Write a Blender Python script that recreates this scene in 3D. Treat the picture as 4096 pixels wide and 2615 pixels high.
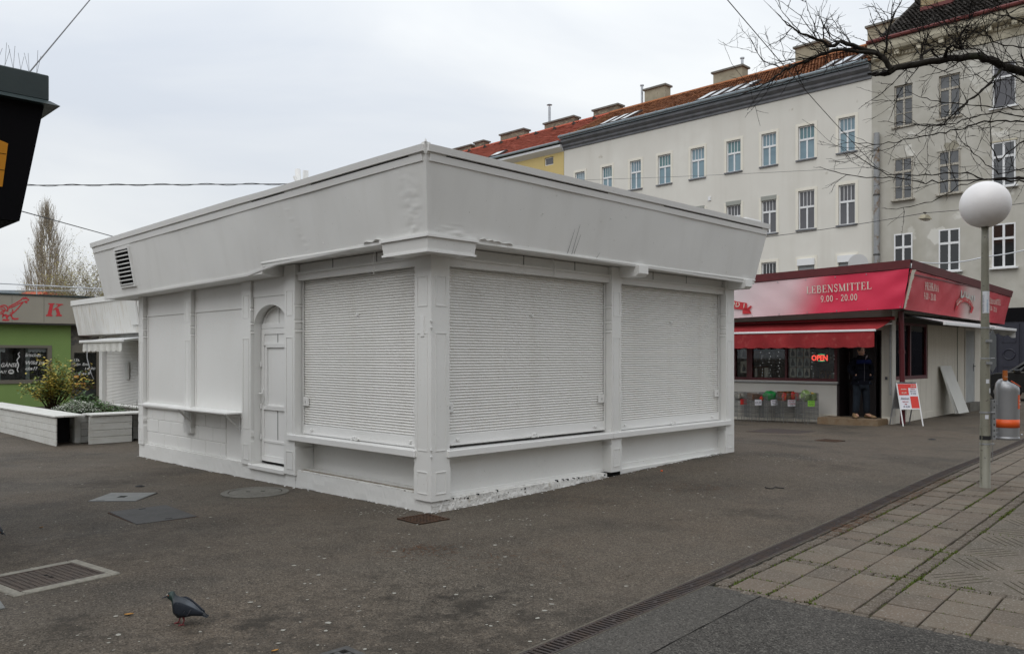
import bpy, bmesh, math, random
import numpy as np
from mathutils import Vector, Matrix
random.seed(7)
for o in list(bpy.data.objects): bpy.data.objects.remove(o)
SC = bpy.context.scene
COL = SC.collection
R_ = math.radians
PI = math.pi

# ------------------------------------------------------------------ camera
cd = bpy.data.cameras.new('camera'); cam = bpy.data.objects.new('camera', cd); COL.objects.link(cam)
cam.location = (0, 0, 1.65); cam.rotation_euler = (R_(90), 0, 0)
cd.sensor_width = 36; cd.lens = 28.74; cd.shift_y = 0.0287; cd.clip_start = 0.05; cd.clip_end = 1500
SC.camera = cam

# ------------------------------------------------------------------ world: overcast daylight
SUN_EL, SUN_AZ = 52, 208
W = bpy.data.worlds.new('World'); SC.world = W; W.use_nodes = True
nt = W.node_tree; nt.nodes.clear()
def wn(t, **k):
    n = nt.nodes.new(t)
    for a, b in k.items(): setattr(n, a, b)
    return n
out = wn('ShaderNodeOutputWorld'); bg = wn('ShaderNodeBackground'); bg.inputs[1].default_value = 0.1
sky = wn('ShaderNodeTexSky'); sky.sky_type = 'NISHITA'; sky.sun_disc = False
sky.sun_elevation = R_(SUN_EL); sky.sun_rotation = R_(SUN_AZ); sky.dust_density = 4; sky.air_density = 1.0
tc = wn('ShaderNodeTexCoord'); mp = wn('ShaderNodeMapping'); mp.inputs['Scale'].default_value = (1.0, 1.0, 2.6)
mp.inputs['Location'].default_value = (3.7, 1.9, 0.35)
n1 = wn('ShaderNodeTexNoise'); n1.inputs['Scale'].default_value = 1.7; n1.inputs['Detail'].default_value = 5; n1.inputs['Roughness'].default_value = 0.5
n1.inputs['Distortion'].default_value = 0.5
cr = wn('ShaderNodeValToRGB')
cr.color_ramp.elements[0].position = 0.33; cr.color_ramp.elements[0].color = (7.6, 8.15, 8.95, 1)
cr.color_ramp.elements[1].position = 0.62; cr.color_ramp.elements[1].color = (10.0, 10.3, 10.45, 1)
e = cr.color_ramp.elements.new(0.48); e.color = (8.75, 9.15, 9.6, 1)
mx = wn('ShaderNodeMix', data_type='RGBA'); mx.inputs[0].default_value = 0.93
L_ = nt.links.new
L_(tc.outputs['Generated'], mp.inputs[0]); L_(mp.outputs[0], n1.inputs['Vector']); L_(n1.outputs[0], cr.inputs[0])
sx = wn('ShaderNodeSeparateXYZ'); L_(tc.outputs['Generated'], sx.inputs[0])
cl = wn('ShaderNodeMath', operation='MAXIMUM'); L_(sx.outputs[2], cl.inputs[0]); cl.inputs[1].default_value = 0
ma = wn('ShaderNodeMath', operation='MULTIPLY_ADD'); L_(cl.outputs[0], ma.inputs[0]); ma.inputs[1].default_value = .62; ma.inputs[2].default_value = .81
vm = wn('ShaderNodeVectorMath', operation='SCALE'); L_(cr.outputs[0], vm.inputs[0]); L_(ma.outputs[0], vm.inputs['Scale'])
L_(sky.outputs[0], mx.inputs[6]); L_(vm.outputs[0], mx.inputs[7]); L_(mx.outputs[2], bg.inputs[0]); L_(bg.outputs[0], out.inputs[0])
sd = bpy.data.lights.new('sun', 'SUN'); sd.energy = 0.9; sd.angle = R_(55); sd.color = (1, 0.985, 0.955)
sun = bpy.data.objects.new('sun', sd); COL.objects.link(sun)
# sun stands up and behind the camera, to its left
az = R_(SUN_AZ); el = R_(SUN_EL)
tosun = Vector((math.sin(az) * math.cos(el), math.cos(az) * math.cos(el), math.sin(el)))
sun.rotation_euler = tosun.to_track_quat('Z', 'Y').to_euler()
SC.view_settings.view_transform = 'Standard'; SC.view_settings.look = 'None'
SC.view_settings.exposure = 0.0; SC.view_settings.gamma = 1; SC.view_settings.use_curve_mapping = False
SC.render.engine = 'CYCLES'

# ------------------------------------------------------------------ materials
MT = {}
def mat(name, col, rough=0.6, var=None, bump=None, metal=0.0, spec=None, emit=None, streak=None, spots=None, jit=0.0):
    """var=(scale, colour2[, lo, hi]); bump=(scale, strength); streak=(colour, amount); spots=(scale, colour, threshold)"""
    m = bpy.data.materials.new(name); m.use_nodes = True; t = m.node_tree; N = t.nodes; K = t.links.new
    b = N['Principled BSDF']; b.inputs['Roughness'].default_value = rough; b.inputs['Metallic'].default_value = metal
    if spec is None and rough >= .75: spec = .15          # matt, porous surfaces
    if spec is not None: b.inputs['Specular IOR Level'].default_value = spec
    c = (*col, 1); b.inputs['Base Color'].default_value = c
    co = N.new('ShaderNodeTexCoord'); cur = None
    if jit:      # every object of this material takes its grain from another place, and a slightly different tone
        oi = N.new('ShaderNodeObjectInfo'); va = N.new('ShaderNodeVectorMath'); va.operation = 'MULTIPLY_ADD'
        K(oi.outputs['Random'], va.inputs[0]); va.inputs[1].default_value = (91, 57, 33); K(co.outputs['Object'], va.inputs[2])
        class _C: outputs = {'Object': va.outputs[0]}
        co = _C
    def mixc(fac, a, bcol):
        q = N.new('ShaderNodeMix'); q.data_type = 'RGBA'
        K(fac, q.inputs[0])
        if a is None: q.inputs[6].default_value = c
        else: K(a, q.inputs[6])
        q.inputs[7].default_value = (*bcol, 1)
        return q.outputs[2]
    for v in ([var] if var and not isinstance(var, list) else (var or [])):
        n = N.new('ShaderNodeTexNoise'); n.inputs['Scale'].default_value = v[0]; n.inputs['Detail'].default_value = 6
        K(co.outputs['Object'], n.inputs['Vector'])
        r = N.new('ShaderNodeMapRange'); lo, hi = (v[2], v[3]) if len(v) > 3 else (0.35, 0.7)
        r.inputs[1].default_value = lo; r.inputs[2].default_value = hi
        K(n.outputs[0], r.inputs[0]); cur = mixc(r.outputs[0], cur, v[1])
    if streak:
        mpn = N.new('ShaderNodeMapping'); mpn.inputs['Scale'].default_value = streak[2] if len(streak) > 2 else (9, 9, .5)
        K(co.outputs['Object'], mpn.inputs[0])
        n = N.new('ShaderNodeTexNoise'); n.inputs['Scale'].default_value = 1.0; n.inputs['Detail'].default_value = 4
        K(mpn.outputs[0], n.inputs['Vector'])
        r = N.new('ShaderNodeMapRange'); r.inputs[1].default_value = 0.5; r.inputs[2].default_value = 0.8; r.inputs[4].default_value = streak[1]
        K(n.outputs[0], r.inputs[0]); cur = mixc(r.outputs[0], cur, streak[0])
    for s in ([spots] if spots and not isinstance(spots, list) else (spots or [])):
        n = N.new('ShaderNodeTexVoronoi'); n.inputs['Scale'].default_value = s[0]; K(co.outputs['Object'], n.inputs['Vector'])
        r = N.new('ShaderNodeMapRange'); r.inputs[1].default_value = s[2]; r.inputs[2].default_value = s[2] * 0.6
        K(n.outputs['Distance'], r.inputs[0]); cur = mixc(r.outputs[0], cur, s[1])
    if jit:
        hs = N.new('ShaderNodeHueSaturation'); r = N.new('ShaderNodeMapRange'); r.inputs[3].default_value = 1 - jit; r.inputs[4].default_value = 1 + jit
        K(oi.outputs['Random'], r.inputs[0]); K(r.outputs[0], hs.inputs['Value'])
        if cur is None: hs.inputs['Color'].default_value = c
        else: K(cur, hs.inputs['Color'])
        cur = hs.outputs[0]
    if cur is not None: K(cur, b.inputs['Base Color'])
    if bump:
        n = N.new('ShaderNodeTexNoise'); n.inputs['Scale'].default_value = bump[0]; n.inputs['Detail'].default_value = 4
        K(co.outputs['Object'], n.inputs['Vector'])
        bp = N.new('ShaderNodeBump'); bp.inputs['Strength'].default_value = bump[1]; bp.inputs['Distance'].default_value = bump[2] if len(bump) > 2 else 0.01
        K(n.outputs[0], bp.inputs['Height']); K(bp.outputs[0], b.inputs['Normal'])
    if emit:
        b.inputs['Emission Color'].default_value = (*emit[0], 1); b.inputs['Emission Strength'].default_value = emit[1]
    MT[name] = m
    return m

mat('white_paint', (.79, .79, .775), .45, var=[(.9, (.745, .745, .725)), (14, (.77, .77, .75), .4, .75), (55, (.42, .40, .36), .70, .74)], bump=(60, .08), streak=((.66, .645, .60), .2, (2.5, 2.5, .5)))
mat('white_paint_gloss', (.81, .81, .80), .32, var=[(1.2, (.77, .77, .755)), (45, (.5, .48, .44), .70, .74)], bump=(35, .05))
mat('chipped_white', (.77, .765, .745), .6, var=[(3, (.70, .69, .66)), (16, (.55, .52, .47), .60, .68), (30, (.10, .075, .055), .66, .69)], bump=(24, .9, .02))
mat('stall_white', (.80, .80, .785), .5, var=[(2, (.76, .755, .73))], streak=((.50, .44, .34), .75, (14, 14, .6)))
mat('shutter_white', (.83, .825, .805), .38, var=[(2.2, (.79, .785, .765)), (30, (.45, .42, .37), .705, .73)], streak=((.70, .68, .63), .4, (5, 5, .5)))
mat('vinyl_white', (.80, .80, .785), .5, var=[(.7, (.745, .745, .73)), (5, (.77, .77, .75)), (40, (.45, .44, .41), .71, .74)], bump=(4, .05), streak=((.57, .56, .53), .22, (4, 4, .35)))
mat('shade_dirt_black', (.012, .011, .010), .95)  # shade of deep slots and holes put into the colour; also seam dirt
mat('black_gap', (.008, .008, .008), .9)
mat('dark_void', (.02, .02, .022), .8)
mat('soil', (.045, .035, .026), .95, var=(14, (.02, .016, .012)), bump=(30, .6))
mat('concrete', (.165, .158, .14), .85, var=[(3, (.12, .115, .10)), (40, (.22, .21, .19), .5, .8)], bump=(60, .3))
mat('rim_concrete', (.29, .275, .235), .9, var=[(30, (.18, .17, .15), .4, .8)], bump=(50, .8))
mat('iron', (.062, .054, .053), .8, var=[(9, (.08, .06, .05)), (60, (.04, .036, .036), .5, .7)], bump=(90, .2))
mat('channel_edge', (.125, .112, .092), .9, var=[(4, (.09, .08, .065)), (60, (.2, .19, .16), .56, .68)], bump=(60, .4))
mat('iron_blue', (.066, .064, .062), .7, var=[(5, (.045, .044, .043)), (40, (.10, .097, .093), .55, .75)])
mat('iron_brown', (.10, .085, .075), .8, var=[(9, (.12, .095, .08)), (40, (.07, .06, .055), .5, .7)])
mat('iron_rust', (.05, .035, .028), .8, var=(20, (.09, .05, .03)))
mat('steel', (.45, .46, .48), .35, metal=.9, var=(8, (.36, .37, .39)))
mat('steel_wire', (.20, .205, .205), .5, metal=.3)
mat('galvanised', (.33, .34, .35), .55, metal=.4, var=(18, (.26, .27, .28)))
mat('rust_pipe', (.25, .26, .27), .55, var=[(2.2, (.16, .10, .05), .5, .6), (9, (.30, .31, .32))])
mat('pole_paint', (.215, .21, .165), .5, var=[(3, (.17, .165, .13)), (25, (.10, .09, .07), .63, .7)], streak=((.12, .11, .085), .7))
mat('lamp_globe', (.80, .78, .78), .4, var=(2, (.74, .72, .72)))
mat('dark_green', (.018, .032, .034), .4, var=(6, (.026, .042, .043)), bump=(7, .15))
mat('black_panel', (.004, .0037, .005), .8, spec=.12)
mat('orange_sign', (.62, .25, .01), .5)
mat('green_wall', (.215, .315, .105), .8, var=[(2, (.19, .285, .095)), (40, (.23, .335, .115))], bump=(80, .15))
mat('taupe', (.335, .31, .255), .6, var=(2, (.31, .285, .235)))
mat('taupe_frame', (.16, .145, .115), .5)
mat('logo_red', (.55, .035, .045), .5)
mat('chalk', (.72, .72, .70), .8)
mat('red_letter', (.6, .02, .03), .6)
mat('maroon', (.10, .008, .014), .4, var=(5, (.075, .007, .012)))
mat('door_dark', (.016, .009, .010), .5)
mat('roof_red', (.13, .022, .026), .5, var=(6, (.10, .018, .02)))
mat('awning_red', (.30, .03, .034), .75, var=[(2.5, (.23, .025, .028)), (9, (.33, .065, .06), .55, .8)], bump=(12, .2))
mat('awning_tube', (.35, .012, .018), .4)
mat('plaster_shop', (.66, .63, .56), .85, var=[(1.5, (.60, .57, .50)), (9, (.63, .60, .53))], bump=(50, .15), streak=((.30, .28, .23), .4))
mat('plaster_shop2', (.60, .585, .55), .85, var=[(1.5, (.54, .525, .49))], bump=(50, .15))
mat('grey_door', (.36, .38, .38), .55, var=(3, (.32, .33, .33)), spots=(2.5, (.25, .26, .26), .08))
mat('board_white', (.56, .56, .53), .6, var=(1.5, (.50, .50, .47)))
mat('plaster_white', (.70, .685, .635), .9, var=[(.25, (.62, .60, .55)), (1.2, (.66, .64, .59)), (.8, (.50, .47, .41), .68, .72)], bump=(25, .2), streak=((.56, .535, .48), .5, (1.2, 1.2, .12)))
mat('plaster_trim', (.76, .73, .65), .85, var=(2, (.72, .69, .60)))
mat('plaster_grey', (.465, .45, .40), .92, var=[(.3, (.395, .38, .335)), (1.6, (.495, .48, .435)), (.55, (.62, .61, .565), .60, .625), (.7, (.30, .28, .225), .66, .69)], bump=(14, .3), streak=((.30, .28, .22), .5, (1.0, 1.0, .1)))
mat('cornice_cream', (.56, .52, .41), .85, var=(1.2, (.37, .34, .26)), streak=((.25, .23, .17), .5, (1.5, 1.5, .3)))
mat('plaster_yellow', (.60, .47, .21), .85, var=(.6, (.55, .43, .19)))
mat('cornice_grey', (.165, .17, .185), .6, var=(2, (.11, .115, .125)))
mat('zinc', (.28, .33, .36), .45, metal=.3, var=(3, (.23, .27, .30)))
mat('red_gutter', (.13, .022, .018), .5)
mat('roof_brown', (.33, .13, .058), .85, var=[(1.2, (.25, .098, .047)), (9, (.38, .165, .078)), (.5, (.18, .078, .042), .55, .75)])
mat('roof_orange', (.40, .095, .06), .8, var=[(1.2, (.34, .08, .05)), (7, (.45, .12, .075))])
mat('roof_dark', (.035, .030, .026), .85, var=[(3, (.055, .046, .04)), (18, (.075, .066, .055), .5, .75)])
mat('pvc', (.74, .75, .76), .35)
mat('old_paint_wood', (.42, .40, .35), .8, var=[(9, (.55, .53, .47)), (30, (.16, .12, .08), .52, .62)], streak=((.14, .11, .08), .8, (20, 20, 1)))
mat('glass_blue', (.19, .29, .345), .12, var=[(.22, (.20, .29, .34)), (.7, (.09, .15, .19), .45, .8)], spec=.6)
mat('glass_teal', (.12, .22, .22), .12, var=[(.4, (.09, .18, .22))], spec=.6)
mat('glass_grey', (.085, .085, .095), .15, var=(.4, (.12, .12, .13)), spec=.5)
mat('glass_old', (.11, .115, .12), .12, var=[(.5, (.07, .075, .08)), (.9, (.16, .165, .17), .5, .8)], spec=.6)
mat('glass_dark', (.012, .014, .016), .04, spec=.7)
mat('curtain', (.05, .06, .062), .8, var=(6, (.025, .03, .03)))
mat('skylight_glass', (.46, .49, .51), .1, spec=.8)
mat('blind_grey', (.33, .35, .36), .6)
mat('shutter_box', (.30, .31, .28), .6)
mat('navy', (.016, .017, .03), .5, var=(3, (.022, .023, .036)))
mat('chimney_brick', (.20, .17, .125), .9)
mat('chimney_plaster', (.36, .33, .25), .9, var=[(2, (.28, .255, .19)), (5, (.2, .18, .14), .6, .75)], bump=(20, .3))
mat('cap_stone', (.20, .195, .175), .9, var=(4, (.15, .145, .13)))
mat('bark', (.018, .015, .012), .9, var=[(9, (.028, .025, .02)), (4, (.05, .058, .035), .62, .75)], bump=(30, .6))
mat('twig', (.010, .008, .007), .9)
mat('far_twig', (.30, .26, .205), .9, var=(1.5, (.35, .305, .235)))
mat('far_leaf', (.36, .30, .09), .8, var=(2, (.27, .26, .08)))
mat('far_leaf_dull', (.25, .20, .13), .8)
mat('leaf_yellow', (.52, .37, .05), .6, var=[(7, (.38, .32, .06)), (2.2, (.20, .25, .05), .45, .6)])
mat('leaf_green', (.085, .165, .04), .6, var=(6, (.04, .08, .025)))
mat('leaf_grey_green', (.12, .165, .09), .7, var=(9, (.06, .10, .04)))
mat('petal_white', (.62, .63, .56), .7)
mat('stem_brown', (.06, .04, .025), .9)
mat('moss', (.075, .12, .018), .95, var=(12, (.10, .10, .03)))
mat('dead_needles', (.13, .055, .025), .95, var=(14, (.08, .045, .025)))
mat('plank_white', (.66, .66, .63), .55, var=[(2.5, (.58, .575, .54)), (18, (.52, .50, .45), .58, .74)], bump=(40, .12), streak=((.45, .42, .36), .5, (1.2, 14, 14)), jit=.035)
mat('wood_raw', (.215, .165, .115), .8, var=(6, (.19, .13, .08)), streak=((.13, .085, .05), .6, (2, 20, 20)))
mat('wood_trim', (.20, .14, .085), .8)
mat('car_paint', (.008, .008, .010), .12, spec=.6)
mat('tyre', (.015, .015, .015), .85)
mat('chrome', (.6, .6, .62), .15, metal=1)
mat('bin_silver', (.33, .335, .35), .32, metal=.55, var=(4, (.29, .295, .31)))
mat('bin_orange', (.75, .10, .012), .45)
mat('bin_tube', (.36, .10, .015), .5)
mat('sign_back', (.115, .125, .13), .5, var=(4, (.10, .11, .115)))
mat('sticker', (.62, .64, .68), .5)
mat('print_grey', (.16, .16, .20), .6)
mat('print_blue', (.15, .35, .55), .6)
mat('print_cream', (.62, .60, .52), .6)
mat('cover_grey', (.175, .18, .175), .6, var=[(5, (.13, .135, .13)), (40, (.22, .22, .21), .55, .75)])
mat('foot_gap_shade', (.028, .024, .019), .9, var=(12, (.045, .037, .028)))  # dark of the gap at the wall foot, put into the colour
mat('ledge_dirt', (.30, .27, .22), .8, var=[(9, (.16, .13, .095)), (25, (.55, .53, .48), .5, .7)])
mat('paper_white', (.68, .68, .74), .7)
mat('paper_red', (.62, .04, .03), .6)
mat('paper_green', (.27, .60, .08), .6)
mat('ink_red', (.38, .03, .05), .7)
mat('ink_black', (.05, .05, .06), .7)
mat('ink_green', (.06, .16, .03), .7)
mat('neon_red', (.6, .03, .03), .5, emit=((1, .09, .06), 1.3))
mat('neon_green', (.05, .5, .2), .5, emit=((.1, 1, .45), 1.2))
mat('led_white', (.7, .7, .7), .5, emit=((1, 1, 1), .7))
mat('warm_glow', (.6, .3, .08), .6, emit=((1, .42, .10), .45))
mat('food_brown', (.35, .13, .04), .6, var=(30, (.5, .22, .07)))
mat('shelf_dark', (.04, .038, .034), .7)
mat('shelf_goods', (.16, .14, .11), .7, var=[(9, (.05, .05, .06)), (6, (.22, .20, .17), .5, .7)])
mat('poster_grey', (.55, .59, .57), .6, var=(6, (.42, .48, .43)))
mat('poster_dark', (.08, .09, .10), .6)
mat('crisp_red', (.55, .02, .015), .35, var=[(14, (.6, .18, .02), .55, .6), (25, (.65, .6, .5), .64, .67)])
mat('crisp_dark', (.10, .045, .02), .45, var=(16, (.3, .13, .03), .5, .6))
mat('bag_green', (.015, .20, .045), .4, var=[(20, (.02, .30, .07)), (9, (.3, .5, .35), .62, .66)])
mat('veg_bag', (.20, .28, .10), .35, var=[(14, (.10, .17, .05)), (8, (.55, .55, .48), .56, .62)])
mat('clear_bag', (.38, .36, .32), .25, var=[(10, (.22, .23, .18)), (13, (.5, .2, .1), .62, .66)])
mat('banana', (.6, .42, .08), .5)
mat('jacket', (.004, .0045, .008), .9, bump=(25, .2), spec=.1)
mat('jacket_blue', (.006, .010, .045), .9, spec=.1)
mat('jeans', (.012, .015, .021), .9, spec=.1, var=(8, (.02, .026, .035)), bump=(30, .2))
mat('skin', (.42, .24, .17), .55)
mat('hair_grey', (.07, .06, .055), .8)
mat('shoe_tan', (.24, .15, .075), .7)
mat('shoe_sole', (.05, .04, .03), .8)
mat('scarf', (.10, .05, .07), .9, var=(40, (.3, .28, .3), .5, .52))
mat('pigeon_dark', (.016, .022, .030), .6, bump=(70, .25))
mat('pigeon_wing', (.026, .031, .041), .65, spec=.2, var=[(14, (.013, .016, .022)), (30, (.055, .064, .080), .58, .8)], bump=(90, .3))
mat('pigeon_leg', (.20, .035, .04), .7)
mat('pigeon_eye', (.25, .06, .02), .2)
mat('cable_grey', (.10, .10, .105), .6)
mat('cable_dark', (.03, .03, .033), .7)
mat('cable_white', (.55, .57, .60), .5)
mat('spike_steel', (.25, .26, .27), .5, metal=.4)
mat('pvc_awning', (.60, .61, .61), .55, var=(1.5, (.54, .55, .55)), streak=((.42, .43, .43), .5, (3, 3, 3)))
mat('gum', (.27, .26, .23), .9, var=(3, (.36, .35, .31)))
mat('leaf_litter', (.35, .16, .04), .8, var=(5, (.45, .32, .12)))
mat('rubber', (.012, .012, .013), .7)

# pigeon neck and belly colours follow the bird itself (object coordinates)
def ramp_mat(name, axis, stops, rough=.6, bump=None):
    m = bpy.data.materials.new(name); m.use_nodes = True; t = m.node_tree; N = t.nodes; K = t.links.new
    b = N['Principled BSDF']; b.inputs['Roughness'].default_value = rough
    co = N.new('ShaderNodeTexCoord'); sp = N.new('ShaderNodeSeparateXYZ'); K(co.outputs['Object'], sp.inputs[0])
    nz = N.new('ShaderNodeTexNoise'); nz.inputs['Scale'].default_value = bump[0] if bump else 3; K(co.outputs['Object'], nz.inputs['Vector'])
    lo, hi = stops[0][0], stops[-1][0]
    r = N.new('ShaderNodeMapRange'); r.inputs[1].default_value = lo; r.inputs[2].default_value = hi; K(sp.outputs[axis], r.inputs[0])
    ad = N.new('ShaderNodeMath'); ad.operation = 'MULTIPLY_ADD'; K(nz.outputs[0], ad.inputs[0]); ad.inputs[1].default_value = .10; ad.inputs[2].default_value = -.05
    a2 = N.new('ShaderNodeMath'); K(r.outputs[0], a2.inputs[0]); K(ad.outputs[0], a2.inputs[1])
    c = N.new('ShaderNodeValToRGB'); c.color_ramp.interpolation = 'EASE'
    els = c.color_ramp.elements
    for i, (p, q) in enumerate(stops):
        f = (p - lo) / (hi - lo)
        el = els[i] if i < 2 else els.new(f)
        el.position = f; el.color = (*q, 1)
    K(a2.outputs[0], c.inputs[0]); K(c.outputs[0], b.inputs['Base Color'])
    if bump:
        bp = N.new('ShaderNodeBump'); bp.inputs['Strength'].default_value = bump[1]; bp.inputs['Distance'].default_value = .004; K(nz.outputs[0], bp.inputs['Height']); K(bp.outputs[0], b.inputs['Normal'])
    MT[name] = m; return m

# asphalt: fine aggregate, big worn patches, stains
def asphalt(name, base, dark, brown, speck, seed):
    m = bpy.data.materials.new(name); m.use_nodes = True; t = m.node_tree; N = t.nodes; K = t.links.new
    b = N['Principled BSDF']; b.inputs['Specular IOR Level'].default_value = .14
    co = N.new('ShaderNodeTexCoord')
    off = N.new('ShaderNodeMapping'); off.inputs['Location'].default_value = (seed, seed * 1.7, 0); K(co.outputs['Object'], off.inputs[0])
    def noise(sc, det=6, ro=.6):
        n = N.new('ShaderNodeTexNoise'); n.inputs['Scale'].default_value = sc; n.inputs['Detail'].default_value = det; n.inputs['Roughness'].default_value = ro
        K(off.outputs[0], n.inputs['Vector']); return n.outputs[0]
    def rng(x, lo, hi, a=0, z=1):
        r = N.new('ShaderNodeMapRange'); r.inputs[1].default_value = lo; r.inputs[2].default_value = hi; r.inputs[3].default_value = a; r.inputs[4].default_value = z; K(x, r.inputs[0]); return r.outputs[0]
    def mix(f, a, c):
        q = N.new('ShaderNodeMix'); q.data_type = 'RGBA'; K(f, q.inputs[0])
        if isinstance(a, tuple): q.inputs[6].default_value = (*a, 1)
        else: K(a, q.inputs[6])
        q.inputs[7].default_value = (*c, 1); return q.outputs[2]
    c = mix(rng(noise(.55), .38, .66), base, brown)
    c = mix(rng(noise(.7, 5, .6), .50, .66, 0, .8), c, dark)
    c = mix(rng(noise(3.2, 6, .7), .55, .75, 0, .5), c, dark)
    agg = noise(95, 2, .8)
    st = N.new('ShaderNodeTexVoronoi'); st.inputs['Scale'].default_value = 120; K(off.outputs[0], st.inputs['Vector'])
    ss = N.new('ShaderNodeSeparateColor'); K(st.outputs['Color'], ss.inputs[0])
    c = mix(rng(ss.outputs[0], .55, 1.0, 0, .60), c, speck)
    c = mix(rng(ss.outputs[1], .55, 1.0, 0, .85), c, (dark[0] * .4, dark[1] * .4, dark[2] * .4))
    s2 = N.new('ShaderNodeTexVoronoi'); s2.inputs['Scale'].default_value = 38; K(off.outputs[0], s2.inputs['Vector'])
    s3 = N.new('ShaderNodeSeparateColor'); K(s2.outputs['Color'], s3.inputs[0])
    c = mix(rng(s3.outputs[2], .6, 1.0, 0, .35), c, dark)
    if seed < 5:
        for (bx, by, br, bs) in ((-.6, 3.9, 2.0, .55), (-3.4, 7.2, .9, .35), (-1.62, 5.1, .20, .6), (-2.7, 5.0, .22, .6), (-.3, 5.5, .34, .6), (1.3, 5.6, .30, .5), (2.5, 8.6, .32, .4), (-5.5, 11, .5, .5), (4.6, 11.6, .4, .4)):
            vs = N.new('ShaderNodeVectorMath'); vs.operation = 'DISTANCE'; K(co.outputs['Object'], vs.inputs[0]); vs.inputs[1].default_value = (bx, by, 0)
            wob = N.new('ShaderNodeMath'); wob.operation = 'MULTIPLY_ADD'; K(noise(5.5, 6, .7), wob.inputs[0]); wob.inputs[1].default_value = br * 5; wob.inputs[2].default_value = -br * 2.5
            sm_ = N.new('ShaderNodeMath'); K(vs.outputs['Value'], sm_.inputs[0]); K(wob.outputs[0], sm_.inputs[1])
            c = mix(rng(sm_.outputs[0], br, br * .2, 0, bs), c, (dark[0] * .55, dark[1] * .55, dark[2] * .55))
    v = N.new('ShaderNodeTexVoronoi'); v.inputs['Scale'].default_value = 22; K(off.outputs[0], v.inputs['Vector'])
    sel = rng(noise(9, 1), .60, .62)
    q = N.new('ShaderNodeMath'); q.operation = 'MULTIPLY'; K(rng(v.outputs['Distance'], .16, .10), q.inputs[0]); K(sel, q.inputs[1])
    c = mix(q.outputs[0], c, (speck[0] * 1.25, speck[1] * 1.22, speck[2] * 1.15))
    K(c, b.inputs['Base Color'])
    K(rng(noise(.8), .3, .7, .62, .85), b.inputs['Roughness'])
    bp = N.new('ShaderNodeBump'); bp.inputs['Strength'].default_value = .5; bp.inputs['Distance'].default_value = .006; K(agg, bp.inputs['Height']); K(bp.outputs[0], b.inputs['Normal'])
    MT[name] = m
asphalt('asphalt', (.100, .085, .068), (.048, .042, .035), (.116, .093, .071), (.22, .192, .16), 3.1)
asphalt('asphalt_new', (.062, .0575, .052), (.030, .028, .026), (.068, .062, .055), (.20, .19, .17), 11.4)
asphalt('asphalt_patch', (.074, .069, .061), (.055, .052, .048), (.092, .084, .075), (.18, .17, .155), 23.4)
mat('paver', (.166, .130, .100), .85, var=[(1.1, (.108, .092, .073)), (5, (.15, .13, .105)), (70, (.22, .20, .17), .54, .66), (120, (.06, .05, .04), .62, .7)], bump=(110, .35, .004), jit=.035)
mat('paver_b', (.155, .123, .096), .85, var=[(1.3, (.102, .088, .072)), (70, (.21, .19, .165), .54, .66), (120, (.06, .05, .04), .62, .7)], bump=(110, .35, .004), jit=.035)
mat('sett', (.118, .098, .079), .85, var=[(7, (.095, .079, .064)), (70, (.22, .20, .17), .54, .66)], bump=(80, .4, .004), jit=.035)
mat('rib_slab', (.142, .12, .097), .88, var=[(1.5, (.105, .093, .076)), (70, (.21, .19, .165), .54, .66)], bump=(90, .4, .004), jit=.035)
mat('joint_dirt_groove_shade', (.045, .038, .026), .98, var=[(6, (.055, .062, .018), .5, .7)])

# chimney brick
def brickmat(name, c1, c2, mort, sc):
    m = bpy.data.materials.new(name); m.use_nodes = True; t = m.node_tree; N = t.nodes; K = t.links.new
    b = N['Principled BSDF']; b.inputs['Roughness'].default_value = .9
    co = N.new('ShaderNodeTexCoord'); sp = N.new('ShaderNodeSeparateXYZ'); K(co.outputs['Object'], sp.inputs[0])
    ad = N.new('ShaderNodeMath'); K(sp.outputs[0], ad.inputs[0]); K(sp.outputs[1], ad.inputs[1])
    cb = N.new('ShaderNodeCombineXYZ'); K(ad.outputs[0], cb.inputs[0]); K(sp.outputs[2], cb.inputs[1])
    br = N.new('ShaderNodeTexBrick'); br.inputs['Scale'].default_value = sc; br.inputs['Color1'].default_value = (*c1, 1); br.inputs['Color2'].default_value = (*c2, 1); br.inputs['Mortar'].default_value = (*mort, 1)
    br.inputs['Mortar Size'].default_value = .03
    K(cb.outputs[0], br.inputs['Vector']); K(br.outputs[0], b.inputs['Base Color'])
    bp = N.new('ShaderNodeBump'); bp.inputs['Strength'].default_value = .5; bp.invert = True; K(br.outputs['Fac'], bp.inputs['Height']); K(bp.outputs[0], b.inputs['Normal'])
    MT[name] = m
brickmat('chimney_brick', (.34, .28, .20), (.16, .13, .10), (.13, .115, .09), 2.0)
brickmat('chimney_yellow', (.36, .28, .15), (.29, .21, .11), (.25, .21, .15), 2.0)

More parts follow.
